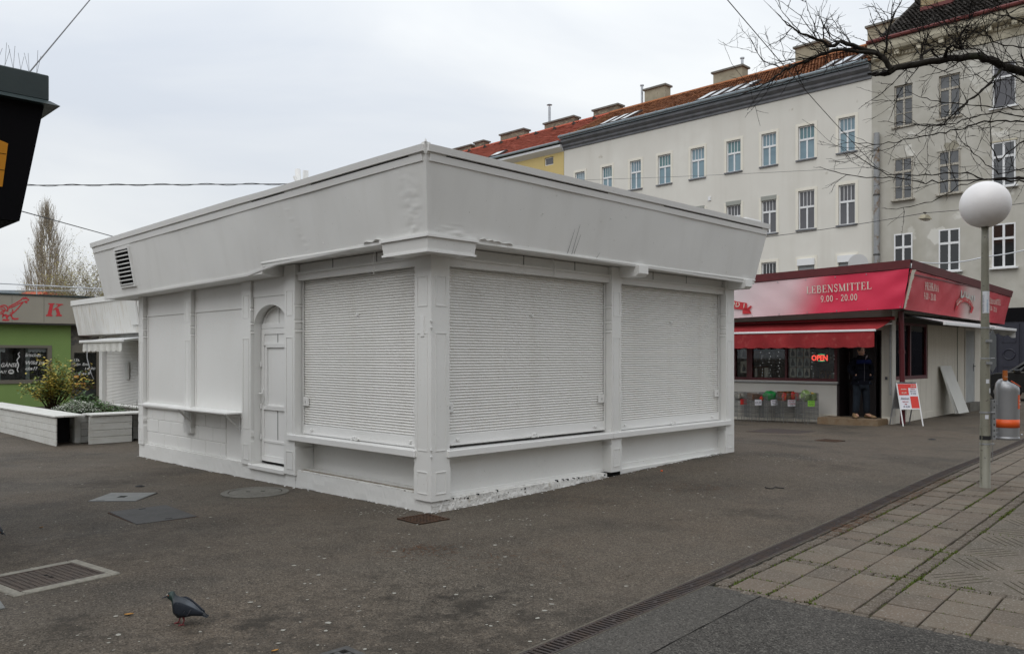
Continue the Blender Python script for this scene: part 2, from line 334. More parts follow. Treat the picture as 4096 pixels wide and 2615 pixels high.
# banner: printed gradient red - white - red along the banner (flat print)
def banner(name, axis, stops, red, pale):
    m = bpy.data.materials.new(name); m.use_nodes = True; t = m.node_tree; N = t.nodes; K = t.links.new
    b = N['Principled BSDF']; b.inputs['Roughness'].default_value = .42
    co = N.new('ShaderNodeTexCoord'); sp = N.new('ShaderNodeSeparateXYZ'); K(co.outputs['Object'], sp.inputs[0])
    z = N.new('ShaderNodeMath'); z.operation = 'MULTIPLY_ADD'; K(sp.outputs[2], z.inputs[0]); z.inputs[1].default_value = .45; K(sp.outputs[axis], z.inputs[2])
    r = N.new('ShaderNodeMapRange'); r.inputs[1].default_value = stops[0][0]; r.inputs[2].default_value = stops[-1][0]; K(z.outputs[0], r.inputs[0])
    c = N.new('ShaderNodeValToRGB'); c.color_ramp.interpolation = 'EASE'
    for i, (p, w) in enumerate(stops):
        f = (p - stops[0][0]) / (stops[-1][0] - stops[0][0])
        el = c.color_ramp.elements[i] if i < 2 else c.color_ramp.elements.new(f)
        el.position = f; el.color = (*[red[k] * (1 - w) + pale[k] * w for k in range(3)], 1)
    K(r.outputs[0], c.inputs[0]); K(c.outputs[0], b.inputs['Base Color'])
    n = N.new('ShaderNodeTexNoise'); n.inputs['Scale'].default_value = 1.6; K(co.outputs['Object'], n.inputs['Vector'])
    bp = N.new('ShaderNodeBump'); bp.inputs['Strength'].default_value = .25; bp.inputs['Distance'].default_value = .08; K(n.outputs[0], bp.inputs['Height']); K(bp.outputs[0], b.inputs['Normal'])
    MT[name] = m
banner('banner_front', 1, [(0, 0), (2.6, 0), (3.9, .75), (6.0, 1)], (.72, .04, .095), (.76, .72, .74))
banner('banner_side', 0, [(0, 0), (4.4, 0), (5.6, .85), (6.5, .85), (7.4, 0), (9, 0)], (.56, .06, .08), (.64, .57, .54))

# clear shop glass: see-through with a fresnel reflection
def glassmat(name, tint):
    m = bpy.data.materials.new(name); m.use_nodes = True; t = m.node_tree; N = t.nodes; K = t.links.new
    N.remove(N['Principled BSDF']); o = N['Material Output']
    tr = N.new('ShaderNodeBsdfTransparent'); tr.inputs[0].default_value = (*tint, 1)
    gl = N.new('ShaderNodeBsdfGlossy'); gl.inputs['Roughness'].default_value = .02
    fr = N.new('ShaderNodeFresnel'); fr.inputs[0].default_value = 1.45
    mx = N.new('ShaderNodeMixShader'); K(fr.outputs[0], mx.inputs[0]); K(tr.outputs[0], mx.inputs[1]); K(gl.outputs[0], mx.inputs[2]); K(mx.outputs[0], o.inputs[0])
    MT[name] = m
glassmat('shop_glass', (.88, .90, .90))

# ------------------------------------------------------------------ mesh helpers
class MB:
    def __init__(s): s.v = []; s.f = []; s.smooth = False
    def add(s, vs, fs):
        n = len(s.v); s.v += [tuple(map(float, p)) for p in vs]; s.f += [tuple(n + i for i in f) for f in fs]; return s
    def box(s, x0, x1, y0, y1, z0, z1):
        return s.add([(x, y, z) for z in (z0, z1) for y in (y0, y1) for x in (x0, x1)],
                     [(0, 2, 3, 1), (4, 5, 7, 6), (0, 1, 5, 4), (2, 6, 7, 3), (0, 4, 6, 2), (1, 3, 7, 5)])
    def wbox(s, side, s0, s1, d0, d1, z0, z1):     # s along wall, d outward, z up
        return s.box(s0, s1, -d1, -d0, z0, z1) if side == 'R' else s.box(-d1, -d0, s0, s1, z0, z1)
    def bbox(s, x0, x1, y0, y1, z0, z1, b=.01):    # bevelled box
        bm = bmesh.new(); bmesh.ops.create_cube(bm, size=1)
        for v in bm.verts: v.co = Vector(((x0 + x1) / 2 + v.co.x * (x1 - x0), (y0 + y1) / 2 + v.co.y * (y1 - y0), (z0 + z1) / 2 + v.co.z * (z1 - z0)))
        bmesh.ops.bevel(bm, geom=bm.edges[:], offset=b, segments=1, affect='EDGES')
        bm.verts.index_update(); s.add([v.co for v in bm.verts], [[v.index for v in f.verts] for f in bm.faces]); bm.free(); return s
    def wbbox(s, side, s0, s1, d0, d1, z0, z1, b=.01):
        return s.bbox(s0, s1, -d1, -d0, z0, z1, b) if side == 'R' else s.bbox(-d1, -d0, s0, s1, z0, z1, b)
    def hexa(s, p):                                 # 8 points: bottom 4, top 4
        return s.add(p, [(0, 3, 2, 1), (4, 5, 6, 7), (0, 1, 5, 4), (1, 2, 6, 5), (2, 3, 7, 6), (3, 0, 4, 7)])
    def prism(s, poly, fn, a, b):                   # poly of 2D points, fn(u, v, t) -> xyz
        n = len(poly)
        return s.add([fn(u, v, a) for u, v in poly] + [fn(u, v, b) for u, v in poly],
                     [tuple(range(n))[::-1], tuple(range(n, 2 * n))] + [(i, (i + 1) % n, n + (i + 1) % n, n + i) for i in range(n)])
    def tube(s, pts, rad, n=6, cap=True):
        pts = [Vector(p) for p in pts]; k = len(pts); rad = rad if isinstance(rad, (list, tuple)) else [rad] * k
        vs = []; up = Vector((0.13, 0.21, 1)).normalized()
        for i, p in enumerate(pts):
            t = (pts[min(i + 1, k - 1)] - pts[max(i - 1, 0)])
            t = t.normalized() if t.length > 1e-9 else Vector((0, 0, 1))
            a = t.cross(up)
            if a.length < .05: a = t.cross(Vector((1, 0, 0)))
            a.normalize(); b = t.cross(a)
            vs += [p + (a * math.cos(2 * PI * j / n) + b * math.sin(2 * PI * j / n)) * rad[i] for j in range(n)]
        fs = [(i * n + j, i * n + (j + 1) % n, (i + 1) * n + (j + 1) % n, (i + 1) * n + j) for i in range(k - 1) for j in range(n)]
        if cap: fs += [tuple(range(n))[::-1], tuple(range((k - 1) * n, k * n))]
        return s.add(vs, fs)
    def lathe(s, prof, n=24, c=(0, 0, 0), axis='z'):  # prof (r, h)
        vs = []
        for r, h in prof:
            for j in range(n):
                a = 2 * PI * j / n; x, y = r * math.cos(a), r * math.sin(a)
                vs.append((c[0] + x, c[1] + y, c[2] + h) if axis == 'z' else ((c[0] + x, c[1] + h, c[2] + y) if axis == 'y' else (c[0] + h, c[1] + x, c[2] + y)))
        k = len(prof)
        fs = [(i * n + j, i * n + (j + 1) % n, (i + 1) * n + (j + 1) % n, (i + 1) * n + j) for i in range(k - 1) for j in range(n)]
        fs += [tuple(range(n))[::-1], tuple(range((k - 1) * n, k * n))]
        return s.add(vs, fs)
    def loft(s, rings):                               # rings: lists of equal length of xyz
        n = len(rings[0]); vs = [p for r in rings for p in r]; k = len(rings)
        fs = [(i * n + j, i * n + (j + 1) % n, (i + 1) * n + (j + 1) % n, (i + 1) * n + j) for i in range(k - 1) for j in range(n)]
        fs += [tuple(range(n))[::-1], tuple(range((k - 1) * n, k * n))]
        return s.add(vs, fs)
    def grid(s, nu, nv, fn):
        vs = [fn(i / nu, j / nv) for i in range(nu + 1) for j in range(nv + 1)]
        return s.add(vs, [(i * (nv + 1) + j, (i + 1) * (nv + 1) + j, (i + 1) * (nv + 1) + j + 1, i * (nv + 1) + j + 1) for i in range(nu) for j in range(nv)])
    def quad(s, *p): return s.add(p, [tuple(range(len(p)))])
    def ribbon(s, pts, w):                            # flat stroke in 2D (x,y), z=0
        pts = [Vector((p[0], p[1])) for p in pts]; k = len(pts); vs = []
        for i, p in enumerate(pts):
            t = (pts[min(i + 1, k - 1)] - pts[max(i - 1, 0)]).normalized(); nrm = Vector((-t.y, t.x)) * (w / 2 if not isinstance(w, (list, tuple)) else w[i] / 2)
            vs += [(*(p + nrm), 0), (*(p - nrm), 0)]
        return s.add(vs, [(2 * i, 2 * i + 1, 2 * i + 3, 2 * i + 2) for i in range(k - 1)])
    def mesh(s, name, m, smooth=False):
        me = bpy.data.meshes.new(name); me.from_pydata(s.v, [], s.f); me.update()
        bm = bmesh.new(); bm.from_mesh(me); bmesh.ops.recalc_face_normals(bm, faces=bm.faces); bm.to_mesh(me); bm.free()
        if m: me.materials.append(MT[m] if isinstance(m, str) else m)
        if smooth or s.smooth:
            for p in me.polygons: p.use_smooth = True
        return me
    def build(s, name, m, parent=None, smooth=False, label=None):
        return put(name, s.mesh(name, m, smooth), parent, label=label)

def put(name, me, parent=None, loc=None, rot=None, label=None):
    o = bpy.data.objects.new(name, me); COL.objects.link(o)
    if parent: o.parent = parent
    if loc is not None: o.location = loc
    if rot is not None: o.rotation_euler = rot
    if label: o['label'] = label
    return o
def tag(o, label, cat, group=None):
    o['label'] = label; o['category'] = cat
    if group: o['group'] = group
    return o
def thing(name, label, cat, loc=(0, 0, 0), rz=0, group=None):
    o = bpy.data.objects.new(name, None); COL.objects.link(o); o.location = loc; o.rotation_euler = (0, 0, rz); o.empty_display_size = .2
    return tag(o, label, cat, group)
def struct(o): o['kind'] = 'structure'; return o
def stuff(o): o['kind'] = 'stuff'; return o
def copy_tree(o, parent=None, memo=None):
    c = o.copy(); COL.objects.link(c)
    if parent is not None: c.parent = parent
    for ch in list(o.children): copy_tree(ch, c)
    return c
def rnd(a, b): return random.uniform(a, b)
def at(u, v, Y): return Vector(((u - 2048) / 3270 * Y, Y, 1.65 - (v - 1425) / 3270 * Y))

# text: mesh lettering laid on a plane (origin o, x axis ax, y axis ay, all parent-local)
def text_mesh(body, size, shear=0.0, xs=1.0, bold=0.0, align='LEFT'):
    cu = bpy.data.curves.new('t', 'FONT'); cu.body = body; cu.size = size; cu.shear = shear; cu.align_x = align; cu.offset = bold; cu.resolution_u = 2
    ob = bpy.data.objects.new('t', cu); COL.objects.link(ob)
    dg = bpy.context.evaluated_depsgraph_get(); me = bpy.data.meshes.new_from_object(ob.evaluated_get(dg))
    bpy.data.objects.remove(ob); bpy.data.curves.remove(cu)
    for v in me.vertices: v.co.x *= xs
    me.materials.clear()
    return me
def lay(name, me, m, parent, o, ax, ay):
    ax = Vector(ax).normalized(); ay = Vector(ay); ay = (ay - ax * ay.dot(ax)).normalized(); az = ax.cross(ay); o = Vector(o)
    for v in me.vertices: v.co = o + ax * v.co.x + ay * v.co.y + az * v.co.z
    me.materials.append(MT[m]); me.name = name
    return put(name, me, parent)
def text(name, body, size, m, parent, o, ax, ay, **k):
    return lay(name, text_mesh(body, size, **k), m, parent, o, ax, ay)
# roman capitals with serifs, drawn as strokes
TK, TN = .17, .06
def arc(cx, cy, rx, ry, a0, a1, n=8): return [(cx + rx * math.cos(R_(a0 + (a1 - a0) * i / n)), cy + ry * math.sin(R_(a0 + (a1 - a0) * i / n))) for i in range(n + 1)]
def vs_(x, a=0, b=1): return [([(x, a), (x, b)], TK), ([(x - .17, a + .025), (x + .17, a + .025)], .05), ([(x - .17, b - .025), (x + .17, b - .025)], .05)]
GL = {
 'L': (.78, vs_(.22) + [([(.2, .03), (.72, .03)], TN), ([(.70, 0), (.74, .24)], .06)]),
 'E': (.80, vs_(.22) + [([(.2, .03), (.70, .03)], TN), ([(.2, .97), (.66, .97)], TN), ([(.2, .52), (.52, .52)], TN), ([(.69, 0), (.73, .22)], .06), ([(.66, .78), (.66, 1)], .06), ([(.52, .40), (.52, .64)], .05)]),
 'B': (.84, vs_(.22) + [([(.2, .97), (.42, .97)] + arc(.42, .755, .22, .21, 90, -90) + [(.2, .54)], .10), ([(.2, .54), (.44, .54)] + arc(.44, .285, .27, .255, 90, -90) + [(.2, .03)], .11)]),
 'N': (.98, [([(.20, 0), (.20, 1)], TN), ([(.16, 1), (.80, 0)], TK), ([(.82, 0), (.82, 1)], TN), ([(.04, .025), (.36, .025)], .05), ([(.66, .975), (.96, .975)], .05), ([(.02, .975), (.26, .975)], .05)]),
 'S': (.68, [(arc(.34, .74, .22, .23, 20, 180, 7) + [(.16, .64), (.34, .52), (.52, .38)] + arc(.32, .27, .22, .24, 20, -170, 7), .11), ([(.57, .72), (.57, .96)], .05), ([(.09, .04), (.09, .28)], .05)]),
 'M': (1.16, [([(.20, 0), (.20, 1)], TN), ([(.18, 1), (.57, .04)], TK), ([(.57, .04), (.94, 1)], TN), ([(.96, 0), (.96, 1)], TK), ([(.04, .025), (.36, .025)], .05), ([(.78, .025), (1.13, .025)], .05), ([(.04, .975), (.24, .975)], .05), ([(.92, .975), (1.13, .975)], .05)]),
 'I': (.46, vs_(.23)),
 'T': (.80, [([(.40, 0), (.40, 1)], TK), ([(.06, .97), (.74, .97)], TN), ([(.23, .025), (.57, .025)], .05), ([(.06, .76), (.06, 1)], .06), ([(.74, .76), (.74, 1)], .06)]),
 'P': (.76, vs_(.22) + [([(.2, .97), (.42, .97)] + arc(.42, .73, .25, .24, 90, -90) + [(.2, .49)], .10)]),
 'R': (.90, vs_(.22) + [([(.2, .97), (.42, .97)] + arc(.42, .74, .24, .23, 90, -90) + [(.2, .51)], .10), ([(.42, .50), (.82, 0)], .15)]),
 'H': (1.0, vs_(.22) + vs_(.78) + [([(.2, .52), (.8, .52)], TN)]),
 'A': (.92, [([(.12, 0), (.46, 1)], TN), ([(.44, 1), (.80, 0)], TK), ([(.22, .33), (.66, .33)], TN), ([(.0, .025), (.26, .025)], .05), ([(.64, .025), (.94, .025)], .05)]),
 'D': (.92, vs_(.22) + [([(.2, .97), (.42, .97)] + arc(.42, .5, .38, .47, 90, -90, 10) + [(.2, .03)], .12)]),
 'O': (.94, [(arc(.47, .5, .36, .46, 0, 360, 16), .13)]),
 'V': (.90, [([(.12, 1), (.46, .0)], TK), ([(.46, 0), (.80, 1)], TN), ([(.0, .975), (.26, .975)], .05), ([(.66, .975), (.94, .975)], .05)]),
 '9': (.62, [(arc(.31, .68, .20, .29, 0, 360, 12), .11), ([(.51, .68), (.50, .45), (.40, .15), (.16, .02)], .11)]),
 '0': (.62, [(arc(.31, .5, .21, .46, 0, 360, 14), .12)]),
 '2': (.62, [(arc(.30, .73, .19, .24, 170, -20, 8) + [(.36, .42), (.10, .06)], .11), ([(.08, .06), (.55, .06)], .12)]),
 '.': (.30, [([(.15, 0), (.15, .13)], .14)]),
 '-': (.46, [([(.06, .33), (.40, .33)], .09)]),
 ' ': (.34, []),
}
def serif(name, body, h, width, m, parent, o, ax, ay, centre=True):
    mb = MB(); x = 0
    for ch in body:
        w, st = GL[ch]
        for pts, t in st: mb.ribbon([(x + p[0], p[1]) for p in pts], t)
        x += w + .06
    k = width / x if width else h
    mb.v = [((vx - (x / 2 if centre else 0)) * k, vy * h, 0) for vx, vy, vz in mb.v]
    me = bpy.data.meshes.new(name); me.from_pydata(mb.v, [], mb.f)
    return lay(name, me, m, parent, o, ax, ay)
# ------------------------------------------------------------------ ground: a gently warped asphalt market floor
_P = np.array([(-.85, 8.62, 0), (-2.32, 10.07, -.024), (-6.42, 14.12, -.073), (1.41, 10.9, .07), (3.275, 12.79, .135), (9.3, 20, -.01), (6.2, 23, -.11), (8.2, 21, -.05),
               (-4, 6, 0), (0, 5, 0), (3.4, 8.3, 0), (5.9, 10.2, 0), (9, 14.8, 0), (12, 19, 0), (-8.7, 15.7, -.06), (13, 24.5, .02), (-2, 1.5, 0), (2, 3, 0), (6.2, 15.9, .0), (-12, 22, -.05), (2.5, 4.8, 0)])
_A = np.exp(-((_P[:, None, 0] - _P[None, :, 0]) ** 2 + (_P[:, None, 1] - _P[None, :, 1]) ** 2) / (2 * 3.2 ** 2)) + np.eye(len(_P)) * .02
_Wt = np.linalg.solve(_A, _P[:, 2])
def gz(x, y): return float(np.exp(-((x - _P[:, 0]) ** 2 + (y - _P[:, 1]) ** 2) / (2 * 3.2 ** 2)) @ _Wt)
def gp(u, v):                       # a pixel of the photograph to a point of the ground
    z = 0
    for _ in range(6):
        Y = (1.65 - z) * 3270 / (v - 1425); X = (u - 2048) / 3270 * Y; z = gz(X, Y)
    return Vector((X, Y, z))
def axis_(lo, hi, step, far):
    a = list(np.arange(lo, hi + 1e-6, step)); s = step
    while a[-1] < far: s *= 1.5; a.append(a[-1] + s)
    s = step
    while a[0] > -far: s *= 1.5; a.insert(0, a[0] - s)
    return a
gx = axis_(-15, 16, .3, 600); gy = axis_(-2, 27, .3, 600)
g = MB(); g.v = [(x, y, gz(x, y)) for x in gx for y in gy]
ny = len(gy); g.f = [(i * ny + j, (i + 1) * ny + j, (i + 1) * ny + j + 1, i * ny + j + 1) for i in range(len(gx) - 1) for j in range(ny - 1)]
struct(g.build('ground', 'asphalt', smooth=True))

# ------------------------------------------------------------------ paving on the right: slabs, setts, ribbed slabs, drain channel
PO = Vector((1.540, 5.803, 0)); pe = Vector((.652, .758, 0)); qe = Vector((.758, -.652, 0)); PANG = math.atan2(.758, .652)
def pq(p, q, z=0.0):
    w = PO + pe * p + qe * q; return Vector((w.x, w.y, gz(w.x, w.y) + z))
def sheet(name, p0, p1, q0, q1, z, m, n=24, jag=0.0):
    mb = MB(); rg = random.Random(4)
    j0 = [rg.uniform(-jag, jag) for _ in range(n + 1)]
    mb.grid(n, n, lambda a, b: pq(p0 + (p1 - p0) * a, q0 + (q1 - q0) * b, z) + (pe * j0[int(b * n + .5)] if a == 0 else Vector()))
    return mb.build(name, m, smooth=True)
pavement = struct(sheet('pavement', -.12, 14.4, -.135, 2.42, .004, 'joint_dirt_groove_shade', 40))
TP, TQ, SP = .33, .2835, .10            # slab pitch along the drain, across it, sett pitch
PER, QPER = 3 * TP + SP, 3 * TQ + .11
tile_me = [MB().bbox(-TP / 2 + .006, TP / 2 - .006, -TQ / 2 + .006, TQ / 2 - .006, -.02, .013, .004).mesh('paving_slab', m) for m in ('paver', 'paver_b')]
sett_me = [MB().bbox(-.046 + a, .046 - a, -.046 + b, .046 - b, -.02, .012, .007).mesh('sett', 'sett') for a, b in ((0, 0), (.003, 0), (0, .004))]
def lay_piece(name, me, p, q, jz=.003, jr=.012):
    o = put(name, me, pavement, pq(p, q, rnd(-jz, jz) + .006), (rnd(-.006, .006), rnd(-.006, .006), PANG + rnd(-jr, jr)))
    return o
sett_rest = MB(); ns = 0
def sett(p, q, long_q=False):
    global ns
    w = pq(p, q)
    if ns < 300 and w.length < 13 and p > -.2:
        ns += 1; o = lay_piece('sett', random.choice(sett_me), p, q, .004, .05)
    else:
        c = pq(p, q, .006); a, b = pe * .045, qe * .045
        sett_rest.hexa([c + x * a + y * b + Vector((0, 0, h)) for h in (-.02, .012) for x, y in ((-1, -1), (1, -1), (1, 1), (-1, 1))])
def rib_ok(p, k): return False
NROW = 13
for k in range(NROW):
    base = k * PER
    for r in range(3):
        for c in range(3):
            lay_piece('paving_slab', tile_me[random.random() < .4], base + (r + .5) * TP, (c + .5) * TQ)
    for j in range(9): sett(base + 3 * TP + SP / 2, (j + .5) * TQ / 3)                    # sett course across
    for j in range(11):                                                                # sett courses along the drain and beside the third slab
        sett(base + (j + .5) * PER / 11, -.065); sett(base + (j + .5) * PER / 11, 3 * TQ + .052)
    for c in range(2 if k < 6 else 3):                                                # second field: slabs in the first bay, then ribbed slabs
        pass
for j in range(20): sett(-.052, -.05 + j * TQ / 3 + .02)
Q2 = QPER
for r in range(3):
    for c in range(5): lay_piece('paving_slab', tile_me[random.random() < .4], (r + .5) * TP, Q2 + (c + .5) * TQ)
for j in range(15): sett(3 * TP + SP / 2, Q2 + (j + .5) * TQ / 3)
for j in range(7): sett(-.052, Q2 + .85 + j * TQ / 3)
for k in range(7, NROW):
    for r in range(3):
        for c in range(5): lay_piece('paving_slab', tile_me[random.random() < .4], k * PER + (r + .5) * TP, Q2 + (c + .5) * TQ)
stuff(sett_rest.build('distant_setts', 'sett', pavement))
# ribbed slabs: four fans of flat strips, shade of grooves put into their colour
def ribbed(p0, q0, sp, sq):
    o = put('ribbed_slab', MB().bbox(-sp / 2, sp / 2, -sq / 2, sq / 2, -.02, .014, .006).mesh('ribbed_slab', 'rib_slab'), pavement, pq(p0 + sp / 2, q0 + sq / 2, .006), (0, 0, PANG))
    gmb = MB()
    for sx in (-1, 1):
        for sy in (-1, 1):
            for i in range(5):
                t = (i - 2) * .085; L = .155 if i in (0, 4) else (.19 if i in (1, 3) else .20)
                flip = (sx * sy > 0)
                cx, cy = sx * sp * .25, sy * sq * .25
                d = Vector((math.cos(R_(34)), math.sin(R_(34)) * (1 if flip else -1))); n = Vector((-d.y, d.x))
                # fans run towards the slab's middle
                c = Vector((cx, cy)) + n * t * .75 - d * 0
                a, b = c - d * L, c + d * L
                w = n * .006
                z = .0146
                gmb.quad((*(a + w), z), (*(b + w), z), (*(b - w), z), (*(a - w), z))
    gmb.build('groove_shade', 'joint_dirt_groove_shade', o)
for k in range(1, 7):
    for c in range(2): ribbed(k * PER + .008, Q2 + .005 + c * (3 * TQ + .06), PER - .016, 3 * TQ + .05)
# asphalt strips in front of the paving (newer, bluish) and a lighter patch
front = struct(sheet('asphalt_strip', -2.9, -.075, .27, 9.0, .019, 'asphalt_new', 30, .012))
patch = struct(sheet('asphalt_patch', -2.9, -.06, -.13, .27, .017, 'asphalt_patch', 24, .012))
seam = MB()
for i in range(40):
    a, b = -2.9 + i * .0705, -2.9 + (i + 1) * .0705
    seam.quad(pq(a, .266 + .002 * math.sin(i * 1.3), .0215), pq(b, .266 + .002 * math.sin(i * 1.3 + 1.3), .0215), pq(b, .273 + .002 * math.sin(i), .0215), pq(a, .273 + .002 * math.sin(i - 1), .0215))
struct(seam.build('road_seam', 'shade_dirt_black'))
# moss tufts and dead needles in the joints
ms = MB(); dn = MB(); rg = random.Random(11)
def blade(mb, w, h, s, lean):
    a = rg.uniform(0, 6.28); d = Vector((math.cos(a), math.sin(a), 0)); n = Vector((-d.y, d.x, 0)) * s
    mb.quad(w + n, w - n, w + d * lean + Vector((0, 0, h)))
for i in range(5200):
    k = rg.random()
    line = rg.choice([0, TQ, 2 * TQ, 3 * TQ, Q2, 2 * TQ, Q2]) if rg.random() < .7 else None
    if line is not None: p, q = rg.uniform(0, 7), line + rg.gauss(0, .006)
    else: p, q = rg.choice([0, TP, 2 * TP, 3 * TP, PER, PER, PER + TP, PER + 2 * TP, 2 * PER, 2 * PER, 3 * PER]) + rg.gauss(0, .006), rg.uniform(0, 2.4)
    if math.sin(p * 2.1 + q * 5) + math.sin(p * 5.3 + 2 * q + 1) + rg.gauss(0, .5) < .45: continue
    for _ in range(2): blade(ms, pq(p + rg.gauss(0, .008), q + rg.gauss(0, .008), .012), rg.uniform(.007, .022), .006, .010)
for i in range(900):
    q = rg.gauss(-.06, .05); p = rg.choice([3.3, 4.4, 5.2, 2.6, 6.2]) + rg.gauss(0, .3)
    w = pq(p, q, .022); a = rg.uniform(0, 3.14); d = Vector((math.cos(a), math.sin(a), 0)) * rg.uniform(.012, .03); n = Vector((-d.y, d.x, 0)).normalized() * .002
    dn.quad(w - d + n, w - d - n, w + d - n, w + d + n)
for cx, cy, r, cnt in ((-.72, 7.0, .2, 160), (2.2, 9.9, .35, 220), (.9, 9.2, .5, 130), (1.9, 11.6, .25, 90), (1.3, 10.6, .2, 60), (-.1, 6.7, .4, 60), (5.95, 10.05, .2, 100)):
    for i in range(cnt):
        x, y = cx + rg.gauss(0, r), cy + rg.gauss(0, r * .6); w = Vector((x, y, gz(x, y) + .005 + (.016 if x > 5 else 0))); a = rg.uniform(0, 3.14); d = Vector((math.cos(a), math.sin(a), 0)) * rg.uniform(.012, .035); n = Vector((-d.y, d.x, 0)).normalized() * .0018
        dn.quad(w - d + n, w - d - n, w + d - n, w + d + n)
mo = stuff(ms.build('moss', 'moss')); mo['label'] = 'green moss and grass tufts in the paving joints'; mo['category'] = 'moss'
do = stuff(dn.build('dead_needles', 'dead_needles')); do['label'] = 'brown dead plant needles swept together on asphalt and joints'; do['category'] = 'debris'

# drain channel: a long line of slotted cast gratings between two concrete edges
dang = PANG
dr = thing('drain_channel', 'long slotted cast iron drain channel along the edge of the paving', 'drain', (0, 0, 0))
p0, p1, seg, q0d, q1d = -3.9, 16.5, .5, -.283, -.142
bed = MB().grid(50, 1, lambda a, b: pq(p0 + (p1 - p0) * a, q0d - .03 + (q1d - q0d + .06) * b, .005)).build('channel_bed', 'shade_dirt_black', dr)  # flat near-black sheet painted for the dark of a deep channel
for qa, qb in ((q0d - .020, q0d), (q1d, q1d + .012)):
    mb = MB(); n = 41
    for i in range(n):
        a, b = p0 + (p1 - p0) * i / n, p0 + (p1 - p0) * (i + 1) / n
        mb.hexa([pq(a, qa, -.02), pq(b, qa, -.02), pq(b, qb, -.02), pq(a, qb, -.02), pq(a, qa, .017), pq(b, qa, .017), pq(b, qb, .019), pq(a, qb, .019)])
    mb.build('channel_edge', 'channel_edge', dr)
w = (q1d - q0d)
gm = MB(); hs = seg / 2 - .002
gm.box(-hs, hs, -w / 2 + .002, -w / 2 + .018, -.012, .012); gm.box(-hs, hs, w / 2 - .018, w / 2 - .002, -.012, .012)
nb = 13
for i in range(nb + 1):
    x = -hs + i * (2 * hs) / nb; bw = .0090 if i not in (0, nb) else .0100
    gm.box(max(-hs, x - bw), min(hs, x + bw), -w / 2 + .0178, w / 2 - .0178, .006, .0115)
gm.box(-.012, .012, -.012, .012, .004, .0112)
gme = gm.mesh('grating', 'iron')
for i in range(int((p1 - p0) / seg)):
    put('grating', gme, dr, pq(p0 + (i + .5) * seg, (q0d + q1d) / 2, .007 + rnd(-.001, .001)), (0, 0, PANG))

# ------------------------------------------------------------------ covers and gullies in the asphalt
def flat_thing(name, label, cat, x, y, ang, group=None):
    return thing(name, label, cat, (x, y, gz(x, y)), ang, group)
def grid_cover(t, sx, sy, nx, ny, bar, mname, frame=.03, h=.014):
    MB().box(-sx / 2, sx / 2, -sy / 2, sy / 2, -.02, .004).build('sump', 'shade_dirt_black', t)  # flat base, the shade of a deep pit put into its colour
    f = MB().box(-sx / 2, sx / 2, -sy / 2, -sy / 2 + frame, 0, h).box(-sx / 2, sx / 2, sy / 2 - frame, sy / 2, 0, h).box(-sx / 2, -sx / 2 + frame, -sy / 2 + frame, sy / 2 - frame, 0, h).box(sx / 2 - frame, sx / 2, -sy / 2 + frame, sy / 2 - frame, 0, h)
    f.build('frame', mname, t)
    b = MB(); ix, iy = sx - 2 * frame, sy - 2 * frame
    for i in range(1, nx): x = -ix / 2 + ix * i / nx; b.box(x - bar, x + bar, -iy / 2, iy / 2, .007, h - .002)
    for i in range(1, ny): y = -iy / 2 + iy * i / ny; b.box(-ix / 2, ix / 2, y - bar, y + bar, .007, h - .0035)
    b.build('grille', mname, t)
t = flat_thing('drain_grate', 'small rusty grid gully in the asphalt at the white kiosk corner', 'drain grate', -.9, 8.29, R_(43.0))
grid_cover(t, .38, .385, 8, 6, .009, 'iron_rust')
t = flat_thing('drain_grate', 'small rusty gully grid in open asphalt before the red shop', 'drain grate', 6.2, 15.95, R_(43))
grid_cover(t, .42, .42, 8, 5, .012, 'iron_rust')
t = flat_thing('drain_grate', 'grey iron gully grid with square holes cut by the lower picture edge', 'drain grate', -.935, 4.63 - .31, R_(45))
grid_cover(t, .44, .44, 6, 6, .016, 'iron_blue', .04)
t = flat_thing('access_cover', 'light grey square steel cover with a broken middle hole', 'manhole cover', -4.66, 9.795, R_(1.5))
MB().bbox(-.275, .275, -.29, .29, -.01, .012, .004).build('plate', 'cover_grey', t); MB().box(-.05, .04, -.06, .05, .0121, .0128).build('hole', 'shade_dirt_black', t); MB().box(-.2, -.1, -.26, -.25, .0121, .0128).build('slot', 'shade_dirt_black', t)
MB().box(-.29, .29, -.305, .305, -.02, .005).build('frame', 'iron', t)
t = flat_thing('access_cover', 'dark rectangular chequer steel cover lying slightly proud of asphalt', 'manhole cover', -3.794, 8.63, R_(42.5))
pl = MB().bbox(-.30, .30, -.435, .435, -.01, .013, .004).build('plate', 'iron_blue', t)
tr = MB()
for i in range(20):
    for j in range(28):
        x, y = -.28 + i * .0292, -.41 + j * .0302; d = .009 if (i + j) % 2 else -.009
        tr.quad((x - .009, y - d - .002, .0137), (x - .009, y - d + .002, .0137), (x + .009, y + d + .002, .0145), (x + .009, y + d - .002, .0137))
stuff(tr.build('tread', 'iron_blue', pl)); MB().box(-.315, .315, -.45, .45, -.02, .005).build('frame', 'iron_rust', t)
MB().box(-.02, .05, .36, .375, .0135, .015).box(.0, .07, -.375, -.36, .0135, .015).build('slot', 'shade_dirt_black', t)
t = flat_thing('manhole_cover', 'round concrete manhole cover in the asphalt before the kiosk door', 'manhole cover', -3.17, 10.09, 0)
MB().lathe([(.405, -.02), (.405, .012), (.395, .016), (.325, .016), (.325, -.02)], 48).build('ring', 'concrete', t)
MB().lathe([(.312, -.02), (.312, .013), (.300, .017), (.0, .018)], 48).build('lid', 'concrete', t)
MB().box(-.11, -.06, -.02, .015, .0182, .019).box(.06, .11, .02, .055, .0182, .019).build('lifting_hole', 'shade_dirt_black', t)
